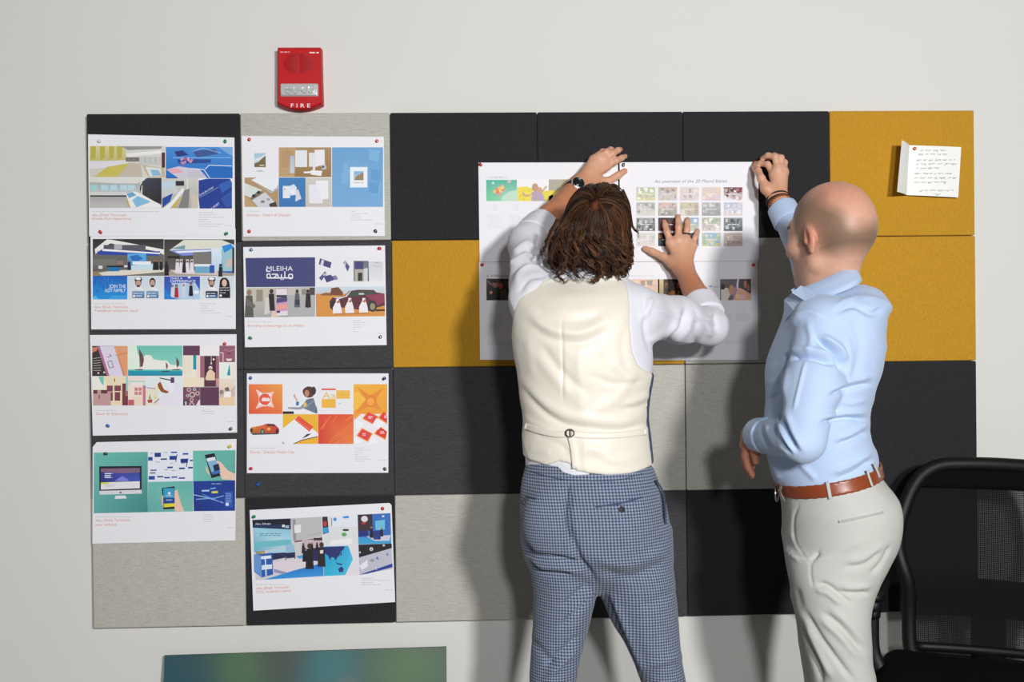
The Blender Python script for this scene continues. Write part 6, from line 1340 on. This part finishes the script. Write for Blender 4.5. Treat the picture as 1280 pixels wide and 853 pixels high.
# ---------------------------------------------------------------- bald man in the pale blue shirt
P2 = empty('person', (bp(1045, 840, .6)[0], -0.60, 0), 'bald man in pale blue shirt, brown belt and light grey trousers, one arm raised', 'person')
m_blue = M_plain('pale_blue_shirt_cotton', (184, 205, 236), rough=0.72, spec=0.2, bump=0.05, bscale=900, sheen=0.2, k=1.0)
m_chino = M_plain('light_grey_cotton', (196, 196, 191), rough=0.9, spec=0.15, bump=0.1, bscale=800, var=.02, scale=30, k=1.0)
m_belt = M_plain('brown_belt_leather', (140, 66, 34), rough=0.36, spec=0.5, var=.1, scale=60, coat=0.2, k=1.0)
T2 = Loft([(356, 1040, 1080, .58, .05), (362, 1018, 1096, .585, .08), (371, 996, 1104, .59, .11), (384, 984, 1109, .60, .14), (400, 980, 1104, .60, .155), (430, 969, 1101, .60, .165), (462, 960, 1098.5, .60, .165), (497, 960.5, 1086, .60, .16), (522, 958, 1083, .60, .155), (547, 958, 1084.5, .60, .152), (567, 960, 1091, .60, .150), (590, 966, 1092, .60, .148), (622, 976, 1096, .60, .148)])
SN2 = bp(1030, 411, .70); EN2 = bp(1003, 550, .80); WN2 = bp(944, 543, .56)
SF2 = bp(1036, 398, .44); EF2 = bp(1018, 338, .24); WF2 = bp(973.5, 252, .098)
dN2, dF2 = U(WN2-EN2), U(WF2-EF2)
CN2 = EN2+(WN2-EN2)*.93; CF2 = WF2-dF2*.024
def shirt2(P):
    d = T2(P)
    d = smin(d, rc(P, bp(1054, 388, .60), SN2+np.array([0, .03, .01]), .040, .058), .04)
    d = smin(d, rc(P, bp(1092, 376, .56), bp(1088, 400, .56), .022, .035), .04)
    d = smin(d, rc(P, bp(1050, 386, .56), SF2, .045, .062), .04)
    n = chain(P, [SN2, SN2*.5+EN2*.5, EN2], [.068, .060, .050], .03)
    n2 = rc(P, EN2, CN2, .050, .0365); n2 = np.maximum(n2, (P-CN2.astype(f32))@dN2.astype(f32)); n2 = smax(n2, -rc(P, CN2-dN2*.03, CN2+dN2*.05, .031, .032), .002)
    f = chain(P, [SF2, EF2], [.062, .052], .03)
    f2 = rc(P, EF2, CF2, .052, .036); f2 = np.maximum(f2, (P-CF2.astype(f32))@dF2.astype(f32)); f2 = smax(f2, -rc(P, CF2-dF2*.03, CF2+dF2*.05, .030, .031), .002)
    d = smin(d, smin(f, f2, .03), .03)
    d = smin(d, n, .012+.03*np.clip((P[:, 2]-1.36)/.06, 0, 1)); return smin(d, n2, .014)
def clip_top2(P): return P
lo, hi = bounds([SN2, EN2, CN2, SF2, EF2, CF2, bp(958, 345, .6), bp(1112, 622, .6)], .085); lo[2] = bp(1000, 625, .6)[2]
FW2 = [([(983, 412), (996, 396), (1010, 390), (1030, 396)], .005, 5), ([(982, 447), (1000, 445), (1018, 447), (1044, 455)], -0.0143, 4), ([(982, 440), (1002, 437), (1020, 438), (1042, 444)], .006, 4.5), ([(1020, 424), (1040, 438), (1050, 452), (1054, 466)], -0.0169, 4), ([(1028, 420), (1048, 434), (1058, 452)], .008, 4.5), ([(1007, 452), (1000, 480), (993, 512)], .004, 2.6), ([(979, 456), (982, 475), (976, 505)], .004, 5),
 ([(977, 520), (984, 540), (996, 562)], -0.0130, 3.6), ([(984, 516), (992, 540), (1004, 562)], .007, 4.5), ([(967, 527), (974, 546), (988, 566)], -0.0117, 3.4), ([(971, 522), (979, 543), (991, 564)], .006, 3.2), ([(958, 528), (964, 546), (976, 564)], .006, 4), ([(951, 530), (954, 546), (962, 560)], -0.0052, 3),
 ([(1036, 488), (1059, 478), (1088, 471)], .006, 4), ([(1038, 495), (1060, 486), (1088, 480)], -0.0078, 3.5), ([(1026, 529), (1053, 524), (1083, 525)], -0.0104, 3.4), ([(1026, 522), (1054, 517), (1084, 516)], .006, 4), ([(1050, 549), (1068, 540), (1085, 529)], .006, 4), ([(1046, 556), (1068, 549), (1086, 540)], -0.0078, 4), ([(1046, 600), (1070, 590), (1091, 575)], -0.0078, 4), ([(1040, 592), (1066, 580), (1090, 565)], .006, 4.5), ([(1000, 580), (1020, 600)], .004, 5), ([(965, 575), (974, 600)], .004, 5), ([(1058, 420), (1063, 450), (1058, 480)], .004, 5), ([(1050, 500), (1062, 505), (1084, 500)], .003, 4),
 ([(962, 497), (978, 490)], -0.0065, 3), ([(960, 480), (976, 474)], .004, 4), ([(1046, 390), (1066, 382), (1090, 392), (1106, 384)], -0.0078, 5), ([(1046, 382), (1070, 372), (1098, 376)], .004, 5), ([(1010, 402), (1014, 425), (1008, 445)], .004, 5), ([(1066, 400), (1075, 430), (1070, 470)], -0.0039, 7)]
V, F = polygonise(shirt2, lo, hi, 0.0036); V = folds(V, F, .6, FW2, noise=.0012, nfreq=32, seed=31, ridge=.005, rfreq=26)
# the tail is tucked in: keep what lies above the belt line
sh2 = mk('shirt', V, F, m_blue, P2)
for C_, D_, r0 in ((CN2, dN2, .0415), (CF2, dF2, .0415)):
    def cuff(P, C_=C_, D_=D_, r0=r0):
        a = C_-D_*.055; b = C_+D_*.003; t = (P-a.astype(f32))@D_.astype(f32)
        d = rc(P, a, b, r0+.003, r0); d = smax(d, -rc(P, a-D_*.02, b+D_*.03, r0-.007, r0-.009), .002)
        return smax(d, np.maximum(-t, t-.058), .002)
    V, F = polygonise(cuff, C_-.09, C_+.09, .003, smooth=1); V = folds(V, F, .3, [], noise=.0010, nfreq=60, seed=9); mk('cuff', V, F, m_blue, P2)
# collar
def cv(px, py): return bp(1030+px, 350+py, .59)-bp(1030, 350, .59)
co2 = ring_band(bp(1027, 346, .585), cv(37, -17.5), Y*.080, bp(1040, 364.5, .60), cv(32, -14.5), Y*.116, 'collar', m_blue, P2, ph=math.pi, gap=.75, th=.003)
ring_band(bp(1029, 348.5, .585), cv(35, -16.5), Y*.072, bp(1038, 362, .59), cv(31, -13), Y*.078, 'collar_stand', m_blue, P2, ph=math.pi, gap=.6, th=.003)
# collar point and open placket at the throat
mb = MB(); q = [bp(1001, 357, .650), bp(989.5, 366, .66), bp(1009, 378, .705), bp(1022, 366, .700)]; q2 = [v+np.array([.002, .004, 0]) for v in q]
mb.add(q+q2, [(0, 1, 2, 3), (7, 6, 5, 4), (0, 4, 5, 1), (1, 5, 6, 2), (2, 6, 7, 3), (3, 7, 4, 0)]); mb.build('collar_point', m_blue, co2, smooth=False)
mb = MB(); q = [bp(990, 366, .60), bp(980, 375, .60), bp(980, 402, .62), bp(992, 388, .68), bp(1004, 374, .67)]; q2 = [v+np.array([.003, .004, 0]) for v in q]
mb.add(q+q2, [(0, 1, 2, 3, 4), (9, 8, 7, 6, 5)]+[(i, 5+i, 5+(i+1) % 5, (i+1) % 5) for i in range(5)]); mb.build('front_placket', m_blue, co2, smooth=False)

# trousers and belt
HP2 = Loft([(572, 966, 1093, .60, .147), (596, 969, 1098, .60, .150), (619, 977, 1113, .605, .156), (638, 980, 1119.5, .61, .160), (660, 981, 1119.5, .61, .160), (680, 981.5, 1116, .61, .156), (706, 984.5, 1106, .605, .148), (730, 989.5, 1092, .60, .135), (755, 995, 1086, .60, .11)])
LN2 = Loft([(690, 983, 1112, .655, .10), (730, 990, 1091.5, .66, .098), (755, 995, 1086.5, .66, .095), (779, 999.5, 1086, .66, .092), (827, 1009, 1089, .655, .086), (853, 1014, 1093.5, .65, .082), (920, 1022, 1092, .65, .072), (1000, 1034, 1086, .645, .064), (1085, 1040, 1082, .645, .060)])
LF2 = Loft([(690, 985, 1095, .54, .095), (740, 990, 1080, .535, .092), (779, 997, 1072, .53, .088), (827, 1003, 1066, .525, .082), (853, 1007, 1064, .52, .078), (920, 1012, 1060, .515, .070), (1000, 1018, 1058, .51, .062), (1060, 1022, 1056, .51, .058)])
zl, zr = bp(975, 612, .6), bp(1095, 585, .6); sl2 = (zr[2]-zl[2])/(zr[0]-zl[0])
def belt_h(P): return P[:, 2]-(zl[2]+sl2*(P[:, 0]-zl[0]))
def trs2(P):
    d = smin(HP2(P), LN2(P), .02); d = smin(d, LF2(P), .012)
    d = smin(d, ell(P, bp(1085, 658, .64), (.068, .085, .085)), .03)
    return smax(d, belt_h(P)-.016, .002)
lo, hi = bounds([bp(960, 570, .6), bp(1125, 1085, .6)], np.array([.04, .2, .02])); lo[2] = .03
FT2 = [([(1021, 730), (1035, 733), (1050, 745), (1064, 755)], -.010, 4), ([(1019, 738), (1034, 742), (1050, 755)], .006, 4), ([(1048, 740), (1066, 743), (1086, 742)], -.010, 3), ([(1050, 733), (1068, 735), (1088, 733)], .006, 4), ([(1031, 768), (1053, 786), (1077, 814)], -.009, 4.5), ([(1026, 774), (1048, 794), (1072, 822)], .006, 5), ([(1040, 762), (1062, 782), (1084, 806)], .005, 5), ([(1005, 763), (1020, 788), (1042, 820), (1068, 853)], -.008, 4.5), ([(1000, 781), (1010, 805), (1021, 830), (1027, 853)], -.013, 4.5), ([(1008, 780), (1022, 812), (1040, 848)], .007, 5),
 ([(999.6, 631), (993.5, 649), (994, 674), (1002, 691), (1012, 704)], -.004, 1.8), ([(1013, 704), (1013, 720), (1016, 735)], -.003, 1.8), ([(1013, 704), (1024, 690)], -.006, 3), ([(1020, 700), (1050, 690), (1080, 674)], .003, 5), ([(1056, 710), (1080, 706), (1100, 690)], -.005, 4), ([(1058, 702), (1080, 698), (1104, 680)], .004, 5), ([(1088, 718), (1100, 705), (1112, 682)], -.006, 3.5), ([(1037, 623.5), (1060, 620), (1083, 615)], -.002, 1.5), ([(985, 690), (1000, 702)], .004, 4), ([(988, 665), (1000, 690), (1012, 700)], .003, 4), ([(995, 735), (1002, 760)], -.004, 5)]
V, F = polygonise(trs2, lo, hi, 0.0046); V = folds(V, F, .6, [(q, a*.8, w) for q, a, w in FT2], noise=.0012, nfreq=24, seed=41, ridge=.004, rfreq=20)
mk('trousers', V, F, m_chino, P2)
bsurf = lambda P: HP2(P)
def beltfn(P):
    h = belt_h(P); d = np.abs(HP2(P)-.0035)-.0028
    return smax(d, np.abs(h-.001)-.0165, .0015)
lo, hi = bounds([bp(960, 570, .6), bp(1105, 635, .6)], np.array([.03, .18, .02]))
V, F = polygonise(beltfn, lo, hi, .0032, smooth=1); bl2 = mk('belt', V, F, m_belt, P2)
bs2 = lambda P: HP2(P)-.0065
for ln in ([(976.5, 606), (975, 616), (981, 628)], [(1034, 602.5), (1036, 613), (1038, 624)], [(1084, 588), (1087, 598), (1091, 609)], [(1092.5, 579.5), (1096, 587), (1100, 597)]):
    ribbon_on(bs2, ln, 4.2 if ln[0][0] > 1000 and ln[0][0] < 1050 else 2.6, .002, 'belt_loop', m_chino, P2, n=8)
ribbon_on(trs2, [(1048.8, 652.6), (1075, 647.5), (1104.5, 640.7)], 3.0, .0016, 'pocket_welt', mat('grey_welt', (168, 168, 166), rough=.8), P2, lift=.0032)
bk, bd = hit(lambda P: HP2(P)-.006, [971.5], [617]); bk = bk[0]
mb = MB(); V, F = tube([bk+np.array([.000+.006*math.cos(t), .022*math.cos(t)*.0+.02*math.sin(t)*0, 0])+np.array([.004*math.cos(t), .020*math.cos(t), .019*math.sin(t)]) for t in np.linspace(0, 2*math.pi, 20, endpoint=False)], .0022, 8, closed=True); mb.add(V, F); mb.build('belt_buckle', m_steel, bl2)

# hands, head
fF = [ptsd([(967.5, 219, .075), (959.5, 205.5, .060), (950.5, 204.5, .040), (944.5, 204.3, .020)]), ptsd([(972, 212, .080), (969, 196.5, .072), (960, 194.5, .055), (953, 198.5, .035)]), ptsd([(976.5, 212, .074), (976.5, 197.5, .066), (968, 194.5, .048), (961, 198, .030)]), ptsd([(980, 215.5, .066), (981, 203, .058), (975.5, 198, .040), (969, 199.5, .026)])]
tF = ptsd([(958, 236, .095), (951.5, 223, .085), (947.5, 214, .058), (942.5, 209.2, .026)])
hF = hand_fn(WF2, fF, tF, [.0088, .0092, .0088, .0078])
def armF2(P): return smin(chain(P, [EF2, EF2*.5+WF2*.5, WF2], [.036, .034, .0265], .02), hF(P), .02)
fN = [ptsd([(933.5, 556, .545), (931.5, 571, .540), (935, 584, .545), (940.5, 594, .552)]), ptsd([(932.5, 557, .525), (930.5, 573, .515), (934, 586, .520), (940, 595.5, .532)]), ptsd([(933, 557, .506), (931.5, 572, .494), (935, 584, .500), (940.5, 592, .512)]), ptsd([(934.5, 555, .490), (934, 568, .478), (937, 578, .484), (941, 585, .494)])]
tN = ptsd([(938, 549, .570), (942.5, 559, .572), (944.5, 569, .566), (944.5, 577, .560)])
hN = hand_fn(WN2+(bp(936, 545, .545)-WN2)*.4, fN, tN, [.0086, .0090, .0086, .0076])
def armN2(P): return smin(rc(P, EN2, WN2, .036, .0265), hN(P), .02)
HD2 = Head(bp(1036, 296, .59), 0.57, tilt=0.0, nod=-0.08, size=1.07)
NK2 = bp(1042, 366, .585)
def headneck2(P):
    d = smin(HD2(P), rc(P, HD2.wld((0, -.026, -.045)), NK2, .052, .058), .03)
    return smin(d, rc(P, HD2.wld((0, .02, -.075)), bp(1026, 372, .585), .035, .045), .03)
def core2(P): return np.minimum(shirt2(P)+.024, trs2(P)+.026)
VV = []; FF = []; CC = []; nv = 0
AC2, HC2, TC2 = (206, 142, 108), (224, 174, 146), (222, 122, 108)
for fn, W, fs, t_, E in ((armF2, WF2, fF, tF, EF2), (armN2, WN2, fN, tN, EN2)):
    lo, hi = bounds([E, W]+sum(fs, [])+t_, .045); V, F = polygonise(fn, lo, hi, .0021)
    acc(V, F, hand_cols(V, E*.2+W*.8, fs[1][0], [f[3] for f in fs]+[t_[3]], [f[1] for f in fs], AC2 if W is WF2 else (196, 120, 84), HC2 if W is WF2 else (206, 140, 110), TC2))
lo, hi = HD2.c-np.array([.14, .15, .24]), HD2.c+np.array([.14, .15, .16]); V, F = polygonise(headneck2, lo, hi, .0031)
def stub(Q):
    q2 = np.abs(Q[:, 0])
    lim = 0.102+0.022*np.clip((Q[:, 1]+.02)/.08, -1, 1)-0.012*snoise(Q, 60, 3)-np.clip((-.050-Q[:, 1])/.05, 0, 1)*.046
    a = np.clip((lim-Q[:, 2])/.045, 0, 1)*np.clip((.052+.25*(Q[:, 2]-.03)-Q[:, 1])/.015, 0, 1)
    low = np.clip((Q[:, 2]+.062-.25*np.clip(Q[:, 1]+.05, 0, .1))/.035, 0, 1)
    beard = np.clip((Q[:, 1]-.012)/.02, 0, 1)*np.clip((-.030-Q[:, 2])/.02, 0, 1)*np.clip((Q[:, 2]+.125)/.02, 0, 1)
    ear = np.exp(-((Q[:, 1]+.012)/.026)**2-((Q[:, 2]+.008)/.036)**2)*(q2 > .062)
    return np.clip((a*low*(.82+.12*np.clip((.01-Q[:, 2])/.05, 0, 1))*(1-ear*1.2)), 0, 1)+beard*.35
acc(V, F, head_colours(HD2.loc(V), V, (212, 164, 140), (216, 142, 116), stub))
lo, hi = bounds([EN2, EF2, SF2, bp(955, 350, .6), bp(1125, 1085, .6)], np.array([.07, .2, .03])); lo[2] = .06; V, F = polygonise(core2, lo, hi, .009, smooth=1); acc(V, F, np.tile(SK((206, 150, 120)), (len(V), 1)))
mk('body', np.vstack(VV), np.vstack(FF), m_skin, P2, vcol=np.vstack(CC))

# bracelets on the raised wrist
m_bead = M_plain('amber_brown_bead', (120, 62, 28), rough=0.3, spec=0.6, var=.35, scale=150); m_cord = M_plain('black_cord', (22, 20, 20), rough=0.7)
u = U(np.cross(dF2, Y)); v = np.cross(dF2, u)
for k, (off, m_, nb, r_, nm) in enumerate(((-.008, m_bead, 24, .0042, 'bead_bracelet'), (.008, m_cord, 0, .0030, 'cord_bracelet'), (.000, m_cord, 0, .0026, 'cord_bracelet'))):
    c = WF2+dF2*(off+.001); R_ = .0310+.0008*k
    pts = [c+(u*math.cos(t)+v*math.sin(t))*R_+dF2*.004*math.sin(t+k) for t in np.linspace(0, 2*math.pi, 48, endpoint=False)]
    if nb:
        br = empty(nm, c); br.parent = P2; br.location = Vector(c-np.array(P2.location)); first = None
        V, F = tube(pts, .0008, 6, closed=True); mk('thread', V, F, m_cord, br)
        for i in range(nb):
            p_ = pts[i*2]
            if first is None:
                V, F = lathe([(.0008, -.0040), (.0030, -.0030), (.0041, 0), (.0030, .0030), (.0008, .0040)], p_, dF2, 10); first = mk('bead', V, F, m_, br, origin=p_)
            else:
                o = first.copy(); COL.objects.link(o); o.parent = br; o.location = Vector(p_-c)
    else:
        V, F = tube(pts, r_, 8, closed=True); mk(nm, V, F, m_, P2)
zfeet = [(np.array([L.sec(np.array([.1]))[0][0], L.sec(np.array([.1]))[1][0], 0]), (-.8, .6)) for L in (LN2, LF2)]
add_shoes(P2, zfeet, m_shoe, m_sole)
# ================================================================== office chair
m_blk = M_plain('black_chair_plastic', (13, 13, 14), rough=0.5, spec=0.3, var=.1, scale=200, bump=.1, bscale=600)
m_fab = M_plain('black_seat_fabric', (11, 11, 11), rough=0.95, spec=0.1, var=.3, scale=500, bump=.3, bscale=900)
m_mesh = M_plain('black_mesh_yarn', (16, 16, 16), rough=0.8, spec=0.2)
TH = -0.42
CX = bp(1234, 700, .22)[0]-.11; CY = -0.47
CH = empty('office_chair', (CX, CY, 0), 'black mesh-back office chair with padded seat and armrests in front of the board corner', 'office chair')
def back_pt(u, v):
    """u across (m), v height (m): curved back surface"""
    lum = 0.03*math.exp(-((v-.70)/.10)**2)
    y = -0.20+0.16*(v-.62)*.6-lum-0.45*u*u
    return np.array([CX+u, y, v])
_ct, _st = math.cos(-TH), math.sin(-TH)
def loc_(P): q = P-np.array([CX, CY, 0]); return np.array([CX+_ct*q[0]-_st*q[1], CY+_st*q[0]+_ct*q[1], q[2]])
def px_to_uv(px, py):
    """photo pixel to the chair back (the chair is turned towards the room)"""
    o = loc_(CAM); r = loc_(bp(px, py, .2))-o; y = -.2
    for _ in range(12):
        t = (y-o[1])/r[1]; u, v = o[0]+r[0]*t-CX, o[2]+r[2]*t; y = back_pt(u, v)[1]
    return u, v
half = [(1236, 576), (1205, 575.6), (1173, 577), (1152, 587), (1140, 601), (1131.5, 618), (1124, 640), (1120, 660), (1119.5, 680), (1123, 697), (1128, 712), (1131.5, 725), (1133, 746), (1133, 772), (1134, 800), (1138, 812), (1150, 818), (1180, 822), (1236, 826)]
hu = [px_to_uv(x+3, y+5) for x, y in half]; hu[0] = (0.0, hu[0][1]); hu[-1] = (0.0, hu[-1][1])
hs = spline(np.array(hu), 60)
loop = [(-abs(u), v) for u, v in hs]+[(abs(u), v) for u, v in hs[::-1][1:-1]]
pts = np.array([back_pt(u, v) for u, v in loop])
V, F = tube(pts, [[.0155, .020]]*len(pts), 12, closed=True, up=(0, -1, 0)); mk('back_frame', V, F, m_blk, CH)
def width_at(v):
    a = np.array(sorted([(q[1], abs(q[0])) for q in hs])); return float(np.interp(v, a[:, 0], a[:, 1]))
vt, vbm = hs[:, 1].max(), hs[:, 1].min()
# woven mesh: real strands in both directions
mb_v = []; mb_f = []; nv_ = 0
def strip(ptsA, ptsB):
    global nv_
    k = len(ptsA)
    mb_v.extend(ptsA); mb_v.extend(ptsB)
    for i in range(k-1): mb_f.append((nv_+i, nv_+i+1, nv_+k+i+1, nv_+k+i))
    nv_ += 2*k
pitch = .0036; wd_ = .00108
for v in np.arange(vbm+.004, vt-.002, pitch):
    w = width_at(v)-.002; us = np.linspace(-w, w, 13)
    strip([back_pt(u, v-wd_) for u in us], [back_pt(u, v+wd_) for u in us])
tab = np.array([(u_, v_) for v_ in np.linspace(vbm+.002, vt-.002, 90) for u_ in (width_at(v_),)]); vv_ = np.linspace(vbm+.002, vt-.002, 90)
for u in np.arange(-.26, .26, pitch):
    ok = vv_[tab[:, 0] > abs(u)+.002]
    if len(ok) < 2: continue
    vs = np.linspace(ok.min(), ok.max(), 24)
    strip([back_pt(u-wd_, v)+np.array([0, .0004, 0]) for v in vs], [back_pt(u+wd_, v)+np.array([0, .0004, 0]) for v in vs])
o = mk('mesh_back', np.array(mb_v), np.array(mb_f), m_mesh, CH, smooth=False); o['kind'] = 'stuff'
# solid band across the top of the back
bt = px_to_uv(1236, 612)[1]; us = np.linspace(-1, 1, 41); V = []; F = []
for u in us:
    for f_, dy in ((0, -.004), (.25, -.007), (.5, -.008), (.75, -.007), (1, -.003), (1, .003), (.5, .006), (0, .004)):
        w0 = width_at(bt)-.004; v = bt+.012*u*u*0+(0)*f_; x = u*w0
        top_ = min(vt-.004, float(np.interp(abs(x), sorted(abs(q[0]) for q in hs[:22]), [q[1] for q in sorted(hs[:22].tolist(), key=lambda t: abs(t[0]))]))-.002)
        V.append(back_pt(x, bt+(max(top_, bt+.004)-bt)*f_)+np.array([0, dy, 0]))
for i in range(40):
    for j in range(8): F.append((i*8+j, (i+1)*8+j, (i+1)*8+(j+1) % 8, i*8+(j+1) % 8))
mk('top_band', np.array(V), F, m_fab, CH)
# lumbar pad, lower bar and spine behind the mesh
def lumbar(P):
    u = P[:, 0]-CX; z = P[:, 2]; zc_ = px_to_uv(1236, 750)[1]-.10*u*u*2
    y = np.array([0.0], f32); yb = (-0.20+0.16*(z-.62)*.6-0.03*np.exp(-((z-.70)/.10)**2)-0.45*u*u)+.016
    dx = np.abs(u)-.222; q = np.stack([np.maximum(dx, 0), P[:, 1]-yb, np.maximum(np.abs(z-zc_)-.045, 0)], 1)
    return np.sqrt((q**2).sum(1))-.010
lz = px_to_uv(1236, 750)[1]
V, F = polygonise(lumbar, (CX-.26, -.36, lz-.12), (CX+.26, -.10, lz+.10), .006, smooth=1); mk('lumbar_pad', V, F, m_blk, CH)
s0 = back_pt(0, lz+.02)+np.array([0, .03, 0]); s1 = back_pt(0, vbm+.01)+np.array([0, .02, 0])
MB().tube(spline([s0, (s0+s1)/2+np.array([0, .008, 0]), s1, np.array([CX, s1[1]-.02, .46]), np.array([CX, CY+.12, .435])], 24), [[.014, .046]]*24, 12, up=(0, -1, 0)).build('back_spine', m_blk, CH)
zb0 = px_to_uv(1180, 812)[1]
MB().tube([back_pt(u, zb0+.004) for u in np.linspace(-.195, .195, 15)], [[.010, .013]]*15, 10, up=(0, -1, 0)).build('lower_bar', m_blk, CH)
# seat
SEATZ = 0.478
def seat(P):
    q = P-np.array([CX, CY-.035, SEATZ-.035], f32); x, y = q[:, 0], q[:, 1]
    drop = 1.2*np.clip(-y-.14, 0, 1)**2*2.2; z = q[:, 2]+drop-.012*np.clip((np.abs(x)-.12)/.12, 0, 1)
    e = np.stack([np.maximum(np.abs(x)-.205, 0), np.maximum(np.abs(y)-.175, 0), np.maximum(np.abs(z)-.006, 0)], 1)
    r2 = np.sqrt((e[:, 0]/.065)**2+(e[:, 1]/.065)**2+(e[:, 2]/.030)**2); return (r2-1)*.030
V, F = polygonise(seat, (CX-.28, CY-.32, SEATZ-.14), (CX+.28, CY+.25, SEATZ+.03), .006, smooth=2); mk('seat', V, F, m_fab, CH)
MB().box((CX-.17, CY-.17, SEATZ-.092), (CX+.17, CY+.13, SEATZ-.062), .012, 3).build('seat_pan', m_blk, CH)
# armrests
for s in (-1, 1):
    ax_ = CX+s*.292; top = 0.690
    def pad(P, ax_=ax_, s=s):
        q = P-np.array([ax_, CY+.045, top-.016], f32)
        e = np.stack([np.maximum(np.abs(q[:, 0]+.1*s*q[:, 1]*.0)-.022, 0)/.022, np.maximum(np.abs(q[:, 1])-.085, 0)/.035, np.maximum(np.abs(q[:, 2])-.004, 0)/.013], 1)
        return (np.sqrt((e**2).sum(1))-1)*.013
    V, F = polygonise(pad, (ax_-.06, CY-.10, top-.05), (ax_+.06, CY+.19, top+.02), .004, smooth=1)
    arm = mk('armrest', V, F, m_blk, CH)
    MB().tube(spline([(ax_, CY+.03, top-.02), (ax_, CY+.03, .60), (ax_-s*.005, CY+.03, .50), (ax_-s*.05, CY+.02, .437), (ax_-s*.16, CY+.02, .432)], 26), [[.012, .022]]*26, 12, up=(0, -1, 0)).build('armrest_post', m_blk, arm)
    MB().tube([(ax_, CY+.03, top-.035), (ax_, CY+.03, .60)], [[.016, .030], [.013, .025]], 12, up=(0, -1, 0)).build('post_sleeve', m_blk, arm)
    MB().lathe([(.004, 0), (.011, .001), (.012, .012), (.009, .015), (.002, .0155)], (ax_+.010, CY+.005, top-.075), (.6, -.8, 0), 14).build('height_button', m_blk, arm)
# column, star base, castors
MB().box((CX-.10, CY-.09, SEATZ-.125), (CX+.10, CY+.10, SEATZ-.088), .012, 3).build('tilt_mechanism', m_blk, CH)
MB().lathe([(.030, .11), (.030, .25), (.020, .252), (.020, SEATZ-.12)], (CX, CY, 0), (0, 0, 1), 20).build('gas_column', m_blk, CH)
MB().lathe([(.035, .075), (.045, .085), (.042, .12), (.032, .13)], (CX, CY, 0), (0, 0, 1), 20).build('base_hub', m_blk, CH)
for k in range(5):
    a = math.radians(72*k+18); e = np.array([math.cos(a), math.sin(a), 0]); c = np.array([CX, CY, 0])
    leg = MB().tube(spline([c+e*.03+Z*.105, c+e*.15+Z*.095, c+e*.27+Z*.075], 8), [[.020-.001*i, .024-.0012*i] for i in range(8)], 10, up=(0, 0, 1)).build('base_leg', m_blk, CH)
    w = c+e*.272; t = np.array([-e[1], e[0], 0])
    cs = MB().lathe([(.004, .030), (.012, .032), (.012, .066), (.006, .074)], w, (0, 0, 1), 12).build('castor', m_blk, leg)
    for s in (-1, 1):
        mbw = MB(); V, F = lathe([(.010, -.009), (.024, -.009), (.026, -.006), (.026, .006), (.024, .009), (.010, .009)], w+t*s*.014+Z*.026, tuple(t), 20); mbw.add(V, F)
    MB().lathe([(.008, -.024), (.023, -.024), (.026, -.020), (.026, -.005), (.018, -.004), (.018, .004), (.026, .005), (.026, .020), (.023, .024), (.008, .024)], w+Z*.0262, tuple(t), 20).build('castor_wheel', m_blk, leg)

CH.rotation_euler = (0, 0, TH)
